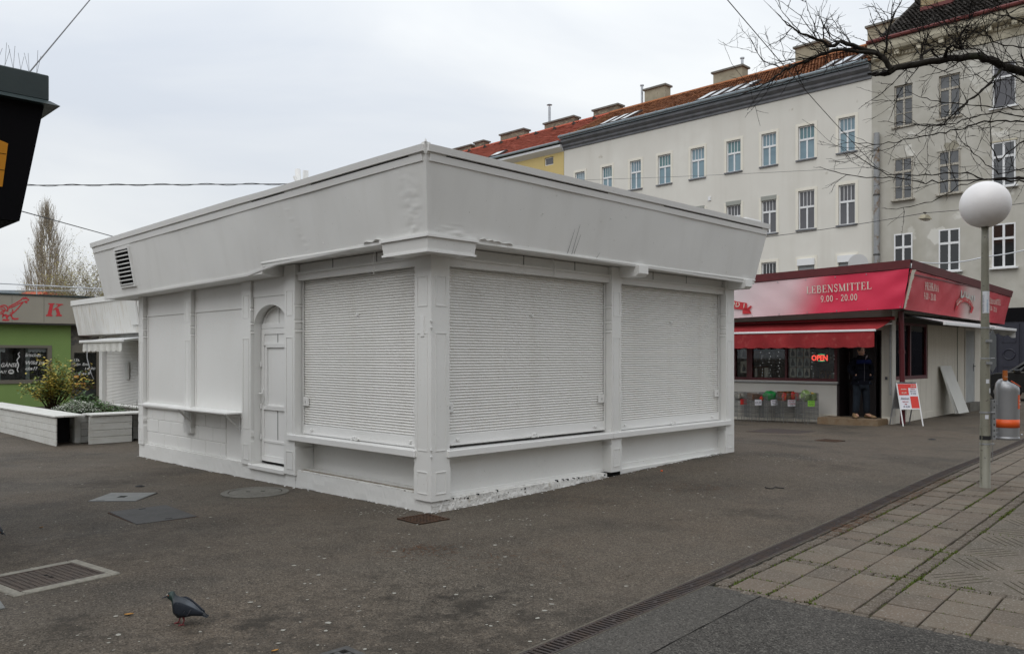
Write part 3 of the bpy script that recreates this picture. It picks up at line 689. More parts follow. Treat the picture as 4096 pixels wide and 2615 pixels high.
# big grid cover with a rough concrete rim, left
t = flat_thing('grid_cover', 'large iron grid cover in a rough pale concrete rim', 'manhole cover', -3.47, 6.11, R_(-36.5))
ox, oy = .685 / 2, .745
rim = MB(); rgr = random.Random(3)
def rimpt(x, y): return (x, y, .012)
rim.bbox(-ox * 1.0, ox * 1.0, .36, .50, -.02, .014, .006).bbox(-ox, ox, -.50, -.36, -.02, .014, .006)
t2 = t
# rim outline measured from the photo: sides of .69 and .75 m
rim = MB()
A, B = .345, .375; a, b = .262, .30
for (x0, x1, y0, y1) in ((-A, A, b, B), (-A, A, -B, -b), (-A, -a, -b, b), (a, A, -b, b)): rim.bbox(x0, x1, y0, y1, -.02, .013, .007)
rim.build('rim', 'rim_concrete', t)
MB().box(-a, a, -b, b, -.02, .004).build('sump', 'shade_dirt_black', t)
fr = .022; h = .014
f = MB().box(-a, a, -b, -b + fr, 0, h).box(-a, a, b - fr, b, 0, h).box(-a, -a + fr, -b + fr, b - fr, 0, h).box(a - fr, a, -b + fr, b - fr, 0, h); f.build('frame', 'iron_brown', t)
gr = MB()
for i in range(1, 14): x = -a + fr + (2 * a - 2 * fr) * i / 14; gr.box(x - .0065, x + .0065, -b + fr, b - fr, .007, .012)
for i in range(1, 13): y = -b + fr + (2 * b - 2 * fr) * i / 13; gr.box(-a + fr, a - fr, y - .0135, y + .0135, .007, .0105)
gr.build('grille', 'iron_brown', t); MB().box(-.05, -.01, -.01, .015, .0121, .0125).box(.03, .07, -.01, .015, .0121, .0125).build('lifting_hole', 'shade_dirt_black', t)
w = gp(-62, 2428); t = flat_thing('access_cover', 'corner of a small grey steel cover at the left picture edge', 'manhole cover', w.x, w.y, R_(40))
MB().bbox(-.10, .10, -.12, .12, -.01, .01, .003).build('plate', 'cover_grey', t)
a_, b_ = gp(2905, 1720), gp(3147, 1712)
t = flat_thing('access_cover', 'dark flat steel plate in the asphalt before the shop baskets', 'manhole cover', 6.1, 18.5, R_(46))
MB().box(-.55, .55, -.55, .55, -.01, .010).build('plate', 'iron', t); MB().box(-.58, .58, -.58, .58, -.02, .005).build('frame', 'iron_rust', t)

# small litter: pale spots of gum and paint trodden into the asphalt (nobody could count them), some countable leaves
sp = MB(); rg = random.Random(21)
def spot(x, y, r, z=.0035):
    a0 = rg.uniform(0, 6.28); n = rg.choice([5, 6, 7]); s = rg.uniform(.5, 1)
    c = math.cos(a0); d = math.sin(a0)
    pts = []
    for i in range(n):
        q = 6.283 * i / n; rr = r * rg.uniform(.75, 1.2); xx, yy = rr * math.cos(q), rr * s * math.sin(q)
        px, py = x + xx * c - yy * d, y + xx * d + yy * c; pts.append((px, py, gz(px, py) + z))
    sp.quad(*pts)
for i in range(1500):
    y = 3.6 + 14 * rg.random() ** 1.5; x = rg.uniform(-.68, .66) * y
    spot(x, y, rg.choice([.004, .006, .008, .012, .015, .022]) * rg.uniform(.6, 1.0))
for cx, cy, r, n in ((-1.35, 8.75, .22, 70), (4.1, 12.4, .5, 90), (-.15, 8.2, .3, 30), (1.7, 9.9, .5, 20)):
    for i in range(n): spot(rg.gauss(cx, r), rg.gauss(cy, r * .6), rg.uniform(.004, .018))
so = stuff(sp.build('litter_spots', 'gum')); so['label'] = 'pale gum and paint spots scattered over the dark asphalt'; so['category'] = 'litter'
LEAFL = [(515, 2460, 'pale fallen leaf on the asphalt left of the pigeon', .03, 'leaf_litter'), (165, 2111, 'small orange brown leaf scrap near the round dark cover', .022, 'leaf_litter'),
         (1100, 2606, 'thin tan leaf sliver at the lower picture edge', .02, 'leaf_litter')]
for u, v, lb, s, m in LEAFL:
    w = gp(u, v); mb = MB(); n = 8
    mb.grid(6, 2, lambda a, b: (s * (a * 2 - 1), s * .55 * (b - .5) * 2 * math.sin(PI * min(.97, max(.03, a))) ** .7, .004 + .006 * abs(b - .5) * 2 + .006 * a * a))
    o = mb.build('fallen_leaf', m); o.location = w; o.rotation_euler = (0, 0, rnd(-.4, .6)); tag(o, lb, 'leaf')
w = gp(3098, 1953); pts = [(.11 * t_, .03 * math.sin(t_ * 4) , .006 + .012 * max(0, math.sin(t_ * 5 + 1))) for t_ in [i / 14 * 2 - 1 for i in range(15)]]
o = MB().tube(pts, .006, 5).build('rubber_strap', 'rubber'); o.location = w; tag(o, 'curled black rubber strap lying on the open asphalt', 'strap')
w = gp(3728, 1758); o = MB().loft([[(.16 * (a - .5), .05 * math.cos(q) * math.sin(PI * (.1 + .8 * a)), .004 + .022 * max(0, math.sin(q)) * math.sin(PI * (.1 + .8 * a))) for q in [6.283 * i / 8 for i in range(8)]] for a in [0, .2, .4, .6, .8, 1]]).build('bitumen_lump', 'rubber'); o.location = w; tag(o, 'flat black lump on the asphalt left of the lamp post', 'debris')
w = gp(560, 1946); o = MB().loft([[(.12 * (a - .5), .04 * math.cos(q) * math.sin(PI * (.1 + .8 * a)), .004 + .02 * max(0, math.sin(q)) * math.sin(PI * (.1 + .8 * a))) for q in [6.283 * i / 8 for i in range(8)]] for a in [0, .3, .6, 1]]).build('black_scrap', 'rubber'); o.location = w; tag(o, 'small black scrap on asphalt behind the square steel cover', 'debris')
w = gp(2647, 1884); o = MB().lathe([(.014, 0), (.014, .015), (.008, .018)], 10).build('bottle_cap', 'bin_orange'); o.location = w; tag(o, 'tiny orange bottle cap on asphalt right of the kiosk', 'bottle cap')
from mathutils import noise
# ------------------------------------------------------------------ the white kiosk
KA = math.atan2(.7116, .7026)
KC = Vector((-.846, 8.62, 0))
K = thing('market_kiosk', 'closed white painted market kiosk with roller shutters and a slanting fascia, filling the middle', 'kiosk', KC, KA)
ZS0, ZS1 = .572, .648            # sill
ZT = 2.622                       # shutter head
# body behind everything
MB().box(.36, 6.05, .36, 7.70, -.2, 2.83).build('wall', 'white_paint', K)
MB().box(-.43, 6.46, -.43, 8.74, 3.56, 3.60).build('roof', 'white_paint', K)
MB().box(-.29, 6.33, -.29, 8.60, 2.864, 2.88).build('ceiling', 'white_paint', K)
MB().box(6.0, 6.38, 7.5, 8.6, -.2, .0).build('footing', 'concrete', K)
MB().box(6.05, 6.12, .2, 7.75, -.2, 2.83).build('end_wall', 'white_paint', K)
MB().box(.2, 6.1, 7.70, 7.76, -.2, 2.83).build('end_wall', 'white_paint', K)

# posts with notched outline and sunk panels
def notch_poly(w, z0, z1, base):
    """outline of a turned-looking post: wide foot, chamfered shoulders, small diamond notches"""
    L = [(0, z0), (0, z0 + .46)]
    c = .012
    L = [(0, z0), (0, base - .055), (c, base - .03), (c, base), (0, base + .03), (0, base + .075), (c, base + .11)]
    for zz in (1.98, 2.10, 2.30): L += [(c, zz - .025), (0, zz - .01), (.022, zz + .01), (c, zz + .03)]
    L += [(c, z1)]
    return L
def post(side, s0, s1, z0, d=.045, back=.25, panel=True, left=True, right=True, lab=None):
    w = s1 - s0; base = .52
    Lp = notch_poly(w, z0, 2.83, base)
    poly = ([(s0 + (x if left else 0), z) for x, z in Lp] + [(s1 - (x if right else 0), z) for x, z in Lp[::-1]])
    fn = (lambda u, v, t: (u, -t, v)) if side == 'R' else (lambda u, v, t: (-t, u, v))
    p = MB().prism(poly, fn, -back, d).build('post', 'white_paint', K)
    m = .06 if w > .24 else .05
    for za, zb in ((z0 + .07, base - .09), (base + .13, 1.90), (2.18, 2.50)):
        if zb - za > .1:
            fr = .008
            q = MB()
            for (a, b, c, e) in ((s0 + m, s1 - m, za, za + fr), (s0 + m, s1 - m, zb - fr, zb), (s0 + m, s0 + m + fr, za + fr, zb - fr), (s1 - m - fr, s1 - m, za + fr, zb - fr)):
                q.wbox(side, a, b, d - .001, d + .006, c, e)
            q.build('post_panel', 'white_paint', p)
    return p
# corner post: two faces meeting, no gap
post('R', -.045, .222, .125, d=.045, back=.2, left=False)
post('L', -.0445, .245, .125, d=.0445, back=.2, left=False)
for zz in (.60, .67, 1.95, 2.02):          # small diamond bosses on the corner arris
    MB().add([(-.052, -.052, zz - .03), (-.052, -.052, zz + .03), (-.028, -.052, zz), (-.052, -.028, zz), (-.075, -.075, zz)], [(0, 2, 4), (1, 2, 4), (0, 3, 4), (1, 3, 4)]).build('boss', 'white_paint', K)
post('R', 3.012, 3.244, .127); post('R', 5.92, 6.182, .135)
post('L', 2.667, 2.945, .127); post('L', 3.826, 4.114, .15); post('L', 5.729, 5.998, .80); post('L', 7.589, 7.806, .15)
MB().wbox('R', 6.12, 6.181, -.25, .044, .14, 2.83).build('post_return', 'white_paint', K)

# right side: two bays of roller shutters
def lock_box(side, s, z, parent, d, flip=1):
    o = MB().wbbox(side, s - .055, s + .055, d, d + .028, z - .055, z + .055, .006).build('lock_box', 'white_paint_gloss', parent)
    MB().wbox(side, s - .004, s + .004, d + .0275, d + .0290, z - .02, z + .012).build('keyhole', 'black_gap', o)
def shutter(side, s0, s1, zb, ztop, lab):
    sh = MB().wbox(side, s0, s1, -.11, -.095, zb + .1, ztop).build('roller_shutter', 'shutter_white', K, label=lab)
    pitch = .0318; h = pitch
    prof = [(-.0925, 0), (-.0885, .0032), (-.0820, .0075), (-.0765, .0120), (-.0748, .0159), (-.0765, .0198), (-.0820, .0243), (-.0885, .0286), (-.0925, .0318)]
    fn = (lambda u, v, t: (t, -u, v)) if side == 'R' else (lambda u, v, t: (-u, t, v))
    me = MB().prism(prof, fn, s0 + .004, s1 - .004).mesh('slat', 'shutter_white')
    z = zb + .125; n = 0
    while z + h < ztop + .01:
        o = put('slat', me, sh, (0, 0, z)); z += h; n += 1
    MB().wbox(side, s0, s0 + .012, -.10, -.055, zb + .0, ztop).wbox(side, s1 - .012, s1, -.10, -.055, zb, ztop).build('guide_rail', 'white_paint', sh)
    e = MB()
    for i in range(n): e.wbox(side, s0 + .0125, s0 + .022, -.0725, -.071, zb + .133 + i * h, zb + .146 + i * h).wbox(side, s1 - .022, s1 - .0125, -.0725, -.071, zb + .133 + i * h, zb + .146 + i * h)
    stuff(e.build('end_clips', 'dark_void', sh))
    bar = MB().wbbox(side, s0 + .006, s1 - .006, -.105, -.072, zb, zb + .125, .004).build('bottom_bar', 'white_paint_gloss', sh)
    MB().wbox(side, s0 + .01, s1 - .01, -.073, -.062, zb + .008, zb + .03).build('bar_lip', 'white_paint_gloss', bar)
    for s in (s0 + .2, s1 - .2): MB().wbbox(side, s - .022, s + .022, -.073, -.045, zb + .05, zb + .078, .005).build('stop_block', 'white_paint_gloss', bar)
    c = (s0 + s1) / 2
    MB().wbbox(side, c - .03, c + .03, -.073, -.03, zb + .0, zb + .035, .008).build('padlock', 'white_paint_gloss', bar)
    MB().tube([(c - .045, .05, zb + .02), (c - .02, .03, zb + .05), (c + .03, .025, zb + .045), (c + .06, .02, zb + .005)] if side == 'R' else [(.05, c - .045, zb + .02), (.03, c - .02, zb + .05), (.025, c + .03, zb + .045), (.02, c + .06, zb + .005)], .009, 6).build('hasp', 'white_paint_gloss', bar)
    for s in (s0 + .075, s1 - .075): lock_box(side, s, zb + .42, sh, -.078)
    MB().wbox(side, c - .012, c + .012, -.08, -.055, ztop - .49, ztop - .465).build('peephole', 'white_paint_gloss', sh)
    return sh
shutter('R', .222, 3.012, ZS1 + .028, ZT, 'closed shutter on the wide right bay, raised a finger above its sill')
shutter('R', 3.262, 5.905, ZS1 + .004, ZT, 'closed shutter on the far right bay')
shutter('L', .247, 2.655, ZS1 + .004, ZT, 'closed shutter on the left side beside the corner post')
def sill(side, s0, s1):
    MB().wbbox(side, s0, s1, -.12, .075, ZS0, ZS1, .006).build('sill', 'white_paint_gloss', K)
sill('R', .17, 3.03); sill('R', 3.034, 6.06); sill('L', .20, 2.835)
# under the sills
MB().box(.222, 3.012, .10, .36, .13, ZS0).box(3.244, 5.92, .10, .36, .12, ZS0).build('sill_wall', 'white_paint', K)
MB().wbox('R', .224, 3.01, -.10, -.075, .125, .165).wbox('R', 3.246, 5.918, -.10, -.05, .10, .20).build('skirting', 'white_paint', K)
MB().box(.22, .36, .247, 2.655, .19, ZS0).build('sill_wall', 'white_paint', K)
# plinths
def rough_plinth(side, s0, s1, zb0, zb1, zt, d, m, jag, seed, nu=120, nv=5):
    rg = random.Random(seed); J = [[rg.gauss(0, jag * .7) for _ in range(nv + 1)] for _ in range(nu + 1)]
    T = [rg.gauss(0, jag * .8) for _ in range(nu + 1)]
    def fn(a, b):
        s = s0 + (s1 - s0) * a; i = int(a * nu + .5); j = int(b * nv + .5)
        z = (zb0 + (zb1 - zb0) * a) * (1 - b) + (zt + T[i]) * b
        dd = d + J[i][j] + (jag * 1.2 if math.sin(s * 7 + b * 9) > .6 else 0)
        return (s, -dd, z) if side == 'R' else (-dd, s, z)
    mb = MB().grid(nu, nv, fn)
    mb.grid(nu, 1, lambda a, b: ((s0 + (s1 - s0) * a, -d + b * (d + .3), zt + T[int(a * nu + .5)]) if side == 'R' else (-d + b * (d + .3), s0 + (s1 - s0) * a, zt + T[int(a * nu + .5)])))
    return mb.build('plinth', m, K)
rough_plinth('R', -.02, 2.96, -.14, -.05, .125, .018, 'chipped_white', .0045, 5)
rough_plinth('R', 3.25, 6.05, -.1, .0, .135, .012, 'white_paint', .0012, 6)
rough_plinth('L', -.02, 2.70, -.12, -.12, .185, .020, 'white_paint', .0012, 8)
rough_plinth('L', 2.70, 7.83, -.16, -.22, .163, .022, 'white_paint', .0012, 9)
MB().wbox('L', .247, 2.66, -.22, .021, .18, .196).build('ledge', 'chipped_white', K)
MB().box(2.962, 3.248, -.01, .3, -.1, .125).build('gap', 'black_gap', K)
MB().box(5.95, 6.15, -.005, .3, -.1, .135).build('gap', 'black_gap', K)
# shadow-gap crumbs along the foot of the wall: flaked paint and mortar
cm = MB(); rg = random.Random(31)
for i in range(260):
    if rg.random() < .5: x, y = rg.uniform(0, 6), -.03 - abs(rg.gauss(0, .03))
    else: x, y = -.03 - abs(rg.gauss(0, .025)), rg.uniform(0, 7.8)
    wpt = Vector((KC.x + x * math.cos(KA) - y * math.sin(KA), KC.y + x * math.sin(KA) + y * math.cos(KA))); z = gz(wpt.x, wpt.y)
    r = rg.uniform(.006, .02); a = rg.uniform(0, 3)
    cm.quad(*[(x + r * math.cos(a + q) * rg.uniform(.6, 1.2), y + r * math.sin(a + q) * rg.uniform(.6, 1.2), z + rg.uniform(.004, .012)) for q in (0, 1.5, 3.1, 4.6)])
stuff(cm.build('paint_flakes', 'white_paint', K))
rg = random.Random(44)
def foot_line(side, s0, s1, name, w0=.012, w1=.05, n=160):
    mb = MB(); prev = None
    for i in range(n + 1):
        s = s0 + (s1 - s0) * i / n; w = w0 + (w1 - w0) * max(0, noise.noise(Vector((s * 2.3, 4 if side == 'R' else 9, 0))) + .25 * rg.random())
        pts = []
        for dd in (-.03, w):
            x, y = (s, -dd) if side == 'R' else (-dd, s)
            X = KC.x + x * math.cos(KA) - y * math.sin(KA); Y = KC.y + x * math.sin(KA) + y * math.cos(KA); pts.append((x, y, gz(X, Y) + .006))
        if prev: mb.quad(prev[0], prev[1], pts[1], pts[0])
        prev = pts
    return mb.build(name, 'foot_gap_shade', K)
foot_line('R', -.03, 6.1, 'gap_shade_line'); foot_line('L', -.03, 7.82, 'gap_shade_line')  # flat strips painted as the shaded gap where wall meets asphalt
for i in range(13):
    s = rg.uniform(.25, 2.95); w = rg.uniform(.008, .035); z = .112 + .004 * rg.random() - (.02 if rg.random() < .3 else 0)
    MB().wbox('R', s, s + w, -.01, .0235, z, z + rg.uniform(.006, .022)).build('hole', 'black_gap', K)
mb = MB(); n = 60
for i in range(n):
    a, b = .25 + 2.4 * i / n, .25 + 2.4 * (i + 1) / n; q = lambda s: .0 - .05 - .05 * noise.noise(Vector((s * 3, 1, 0)))
    mb.quad((.09, a, .1965), (.09, b, .1965), (.01 + .03 * abs(noise.noise(Vector((b * 5, 2, 0)))), b, .1965), (.01 + .03 * abs(noise.noise(Vector((a * 5, 2, 0)))), a, .1965))
mb.build('ledge_dirt', 'ledge_dirt', K)
# head rail and frieze
for side, s0, s1 in (('R', .222, 5.92), ('L', .245, 2.667)):
    MB().wbox(side, s0, s1, -.12, .012, ZT, ZT + .075).wbox(side, s0, s1, -.12, .028, ZT + .075, ZT + .10).build('head_rail', 'white_paint', K)
    MB().wbox(side, s0, s1, -.16, -.02, ZT + .10, 2.83).build('frieze', 'white_paint', K)
# soffit boards between wall and fascia
for i in range(3):
    d0 = -.05 + i * .125
    MB().wbbox('R', .0 - d0, 6.36, d0, d0 + .118, 2.838, 2.862, .004).build('soffit_board', 'white_paint', K)
    MB().wbbox('L', .0 - d0, 8.6, d0, d0 + .118, 2.8385, 2.8625, .004).build('soffit_board', 'white_paint', K)
for side, ss in (('R', (1.42, 2.35, 4.05, 4.9)), ('L', (1.0, 1.9))):
    for s in ss: MB().wbox(side, s - .004, s + .004, -.019, -.0165, ZT + .10, 2.838).build('board_joint', 'dark_void', K)
# brackets carrying the fascia
def bracket(side, s0, s1, d=.36):
    poly = [(-.02, 2.70), (d - .05, 2.70), (d, 2.735), (d, 2.838), (-.02, 2.838)]
    fn = (lambda u, v, t: (t, -u, v)) if side == 'R' else (lambda u, v, t: (-u, t, v))
    MB().prism(poly, fn, s0, s1).build('bracket', 'white_paint', K)
bracket('R', 3.19, 3.40); bracket('R', 5.98, 6.18); 
# ---- left side bays
# door bay: an opening with a flat arch, leaf set back
yc, hw, zspr, rise = 3.386, .441, 2.06, .285
ap = [(yc + hw * math.cos(a), zspr + rise * math.sin(a)) for a in [PI * i / 20 for i in range(21)]]
mb = MB(); fnL = lambda u, v, t: (-t, u, v)
for i in range(20):                                    # wall above the arch in strips (front), and its reveal
    (ya, za), (yb, zb) = ap[i], ap[i + 1]
    mb.quad((-.0, ya, za), (-.0, yb, zb), (-.0, yb, 2.46), (-.0, ya, 2.46)); mb.quad((0, ya, za), (0, yb, zb), (.135, yb, zb), (.135, ya, za))
mb.build('arch', 'white_paint', K, label='flat arch over the recessed kiosk door')
MB().wbox('L', 2.945, 3.826, -.2, .012, 2.46, 2.70).wbox('L', 2.945, 3.826, -.2, .0, 2.70, 2.838).build('lintel', 'white_paint', K)
MB().box(-.0, .22, 2.935, 2.947, .13, 2.3).box(-.0, .22, 3.824, 3.834, .13, 2.3).build('reveal', 'white_paint', K)
D = MB().wbox('L', 2.955, 3.815, -.27, -.115, .205, 2.035).build('door', 'white_paint_gloss', K, label='narrow white panelled door set back under the arch')
def frame_strip(parent, s0, s1, z0, z1, wd, d0, d1, name='moulding', m='white_paint_gloss'):
    MB().wbox('L', s0, s1, d0, d1, z0, z0 + wd).wbox('L', s0, s1, d0, d1, z1 - wd, z1).wbox('L', s0, s0 + wd, d0, d1, z0 + wd, z1 - wd).wbox('L', s1 - wd, s1, d0, d1, z0 + wd, z1 - wd).build(name, m, parent)
frame_strip(D, 2.958, 3.812, .21, 2.03, .075, -.116, -.103, 'door_frame')
frame_strip(D, 3.06, 3.67, .95, 1.80, .028, -.116, -.090)
MB().wbox('L', 2.99, 3.74, -.116, -.092, .92, .948).wbox('L', 2.99, 3.74, -.116, -.094, 1.802, 1.83).build('mid_rail', 'white_paint_gloss', D)
MB().wbox('L', 3.378, 3.386, -.116, -.111, 1.84, 2.0).wbox('L', 3.378, 3.386, -.116, -.111, .52, .91).build('board_joint', 'dark_void', D)
MB().wbox('L', 3.03, 3.74, -.116, -.104, .47, .50).build('low_rail', 'white_paint_gloss', D)
MB().wbbox('L', 3.745, 3.785, -.105, -.09, 1.0, 1.2, .004).build('handle_plate', 'white_paint_gloss', D)
MB().tube([(.095, 3.765, 1.14), (.04, 3.765, 1.14), (.035, 3.68, 1.14)], .011, 6).build('door_handle', 'white_paint_gloss', D)
for z in (.5, .92, 1.5): MB().wbbox('L', 3.79, 3.815, -.105, -.08, z, z + .07, .004).build('hinge', 'white_paint_gloss', D)
MB().wbox('L', 2.955, 3.815, -.26, -.1155, .188, .2045).build('door_gap', 'black_gap', K)
fan = MB().wbox('L', 2.95, 3.82, -.28, -.135, 2.036, 2.40).build('fanlight_panel', 'white_paint', K)
mb = MB()
for rr, dd in ((1.0, .0), (.88, .0)):
    pass
fa = [(yc + hw * .90 * math.cos(a), 2.07 + rise * .88 * math.sin(a)) for a in [PI * i / 16 for i in range(17)]]
mb.tube([(.128, y, z) for y, z in fa], .014, 5); mb.wbox('L', yc - .01, yc + .01, -.136, -.12, 2.10, 2.31); mb.wbox('L', 2.955, 3.815, -.136, -.105, 2.036, 2.10); mb.build('fanlight_bar', 'white_paint_gloss', fan)
MB().wbbox('L', 2.94, 3.90, -.22, .06, .105, .168, .008).build('threshold', 'white_paint', K)
# panelled bays
def panel_bay(s0, s1, joints):
    MB().wbox('L', s0, s1, -.3, -.030, .90, 2.325).build('panel', 'white_paint', K)
    MB().wbox('L', s0, s1, -.3, -.016, 2.325, 2.352).wbox('L', s0, s1, -.3, -.022, 2.352, 2.838).build('frieze', 'white_paint', K)
    MB().wbox('L', s0, s0 + .035, -.3, -.018, .9, 2.325).wbox('L', s1 - .035, s1, -.3, -.018, .9, 2.325).build('panel_frame', 'white_paint', K)
panel_bay(4.114, 5.729, ()); panel_bay(5.998, 7.589, ())
MB().tube([(-.005, 4.12, .825), (-.005, 7.80, .825)], .046, 12).build('sill_roll', 'white_paint_gloss', K)
MB().wbox('L', 4.114, 7.70, -.3, -.02, .78, .90).build('sill_backing', 'white_paint', K)
SH = MB().wbbox('L', 4.10, 6.02, .01, .275, .842, .866, .004).build('counter_shelf', 'white_paint_gloss', K, label='fold-down white shelf on struts under the boarded window')
for s in (4.22, 5.75): MB().tube([(.0, s, .60), (-.235, s, .835)], .014, 5).wbox('L', s - .014, s + .014, -.01, .012, .58, .84).build('strut', 'white_paint_gloss', SH)
# concrete blocks of the base, one by one, with a niche left out
rows = [(-.20, .160), (.168, .374), (.382, .588), (.596, .776)]
mbk = MB().box(.03, .2, 4.11, 7.72, -.2, .78); mbk.build('block_backing', 'white_paint', K)
for ri, (za, zb) in enumerate(rows):
    y = 4.116 - (.25 if ri % 2 else 0)
    if ri == 0: continue
    while y < 7.59:
        a, b = max(4.116, y), min(7.588, y + .5)
        segs = [(a, b)]
        if ri >= 1: segs = [(p, q) for p, q in ((a, min(b, 4.195)), (max(a, 4.70), b)) if q - p > .03]
        for p, q in segs:
            MB().wbbox('L', p + .003, q - .003, -.05, -.018 + rnd(-.002, .002), za, zb, .005).build('block', 'white_paint', K)
        y += .5
MB().wbox('L', 4.19, 4.705, -.034, -.0285, .172, .78).build('niche_back', 'white_paint', K)

# ---- fascia: leaning boards round the roof
def fz_bot(side, s): 
    if side == 'R': return 2.865 - .0105 * s
    return 2.868 - .022 * s if s < 3.05 else 2.722 - .0108 * (s - 3.05)
def fz_top(side, s): return 3.60 - (.0 if side == 'R' else .0105 * max(0, s))
def fpt(side, s, k, d_extra=0.0):
    """k 0 at the bottom edge, 1 at the top; s runs along the wall measured at the wall's corner"""
    d = .30 + (.452 - .30) * k + d_extra
    z = fz_bot(side, s) * (1 - k) + fz_top(side, s) * k
    return (s, -d, z) if side == 'R' else (-d, s, z)
def fascia(side, ends, nu, nv, seed):
    rg = random.Random(seed)
    def fn(a, b):
        s0 = -.30 - .152 * b; s1 = ends[0] + (ends[1] - ends[0]) * b
        s = s0 + (s1 - s0) * a
        w = .0035 * math.sin(s * 1.9 + b * 2) + .002 * math.sin(s * 5.1 - b * 4)
        w *= min(1, a * 12) * min(1, (1 - a) * 12)
        # slack vinyl creased near the corner and over the board joint
        if side == 'L':
            near = math.exp(-((s + .12) / .13) ** 2) * (1 - b) ** .6
            nz = noise.noise(Vector((s * 13, b * 9, 3))) + .6 * noise.noise(Vector((s * 26, b * 22, 7)))
            w += .020 * near * (nz * .8 + .35)
            w += .010 * math.exp(-((s - 2.3 + .45 * (1 - b)) / .035) ** 2) * max(0, noise.noise(Vector((s * 8, b * 26, 1))))
        else:
            w += .012 * math.exp(-((s - .05) / .22) ** 2) * math.exp(-((b - .06) / .1) ** 2) * noise.noise(Vector((s * 6, b * 40, 5))) * 1.6
            w += .012 * math.exp(-((s - .5) / .45) ** 2) * math.exp(-((b - .02) / .11) ** 2)
        return fpt(side, s, b, w)
    o = MB().grid(nu, nv, fn).build('fascia_board', 'vinyl_white', K, smooth=True)
    mb = MB()                                   # its back, for thickness
    mb.quad(fpt(side, -.28, 0, -.03), fpt(side, ends[0], 0, -.03), fpt(side, ends[1], 1, -.03), fpt(side, -.42, 1, -.03)); mb.build('fascia_back', 'white_paint', K)
    return o
fR = fascia('R', (6.34, 6.49), 160, 48, 1); fL = fascia('L', (8.64, 8.80), 220, 48, 2)
def strip(side, s0, s1, k0, k1, d0, d1, name, m='white_paint_gloss', n=12, wob=0.0):
    mb = MB()
    for i in range(n):
        a, b = s0 + (s1 - s0) * i / n, s0 + (s1 - s0) * (i + 1) / n
        wa, wb = wob * math.sin(a * 3.1), wob * math.sin(b * 3.1)
        P = [fpt(side, a, k0 + wa, d0), fpt(side, b, k0 + wb, d0), fpt(side, b, k0 + wb, d1), fpt(side, a, k0 + wa, d1), fpt(side, a, k1 + wa, d0), fpt(side, b, k1 + wb, d0), fpt(side, b, k1 + wb, d1), fpt(side, a, k1 + wa, d1)]
        mb.hexa(P)
    return mb.build(name, m, K)
for side, e in (('R', 6.34), ('L', 8.64)):
    strip(side, -.30, e, -.012, .022, -.03, .014, 'fascia_trim')
    strip(side, -.405, e + .12, .955, 1.045, -.01, .014, 'cover_strip')
    strip(side, -.45, e + .16, 1.07, 1.16, -.02, .030, 'roof_edge')
    strip(side, -.45, e + .16, 1.045, 1.07, -.03, .006, 'edge_gap', 'white_paint')
    for ga, gb in (((-.2, 2.4), (3.6, 6.3)) if side == 'R' else ((-.2, 1.6), (2.2, 3.0))): strip(side, ga, gb, 1.050, 1.064, -.02, .009, 'edge_gap', 'dark_void')
# corner bead
mb = MB(); c0 = Vector((-.303, -.303, 2.87)); c1 = Vector((-.462, -.462, 3.74))
def cb(t, dx, dy): p = c0.lerp(c1, t); return (p.x + dx, p.y + dy, p.z)
mb.hexa([cb(0, -.012, -.012), cb(0, .05, -.012), cb(0, .05, .05), cb(0, -.012, .05), cb(1, -.012, -.012), cb(1, .05, -.012), cb(1, .05, .05), cb(1, -.012, .05)]).build('corner_bead', 'vinyl_white', K)
MB().add([(-.49, -.49, 3.735), (-.44, -.47, 3.735), (-.47, -.44, 3.735), (-.47, -.47, 3.775)], [(0, 1, 3), (1, 2, 3), (2, 0, 3)]).build('corner_tip', 'white_paint', K)
# end faces of the fascia
MB().hexa([(6.32, -.30, 2.80), (6.345, -.30, 2.80), (6.345, .4, 2.80), (6.32, .4, 2.80), (6.47, -.452, 3.72), (6.50, -.452, 3.72), (6.50, .4, 3.72), (6.47, .4, 3.72)]).build('fascia_end', 'vinyl_white', K)
MB().hexa([(-.30, 8.62, 2.66), (-.30, 8.645, 2.66), (.4, 8.645, 2.66), (.4, 8.62, 2.66), (-.452, 8.78, 3.62), (-.452, 8.81, 3.62), (.4, 8.81, 3.62), (.4, 8.78, 3.62)]).build('fascia_end', 'vinyl_white', K)
MB().box(6.0, 6.47, -.36, .2, 3.74, 3.80).build('parapet_piece', 'white_paint_gloss', K)
# box under the corner, and the lowered soffit box along the left
bx = MB().hexa([(-.305, -.305, 2.712), (.33, -.305, 2.712), (.33, .0, 2.712), (-.305, .0, 2.712), (-.325, -.325, 2.862), (.34, -.325, 2.862), (.34, .0, 2.862), (-.325, .0, 2.862)])
bx.hexa([(-.3051, .0, 2.7121), (0, .0, 2.7121), (0, .43, 2.7121), (-.3051, .43, 2.7121), (-.3251, .0, 2.8621), (0, .0, 2.8621), (0, .445, 2.8621), (-.3251, .445, 2.8621)])
CB = bx.build('corner_box', 'vinyl_white', K, label='small box casing hung under the fascia at the corner')
MB().box(-.318, .345, -.318, -.306, 2.700, 2.722).box(-.318, -.306, -.306, .45, 2.700, 2.722).build('box_lip', 'white_paint_gloss', CB)
MB().box(-.34, .36, -.345, -.322, 2.850, 2.878).box(-.345, -.322, -.322, .46, 2.850, 2.878).build('box_flange', 'white_paint_gloss', CB)
fl = MB()                                       # torn vinyl lifting off beside the box
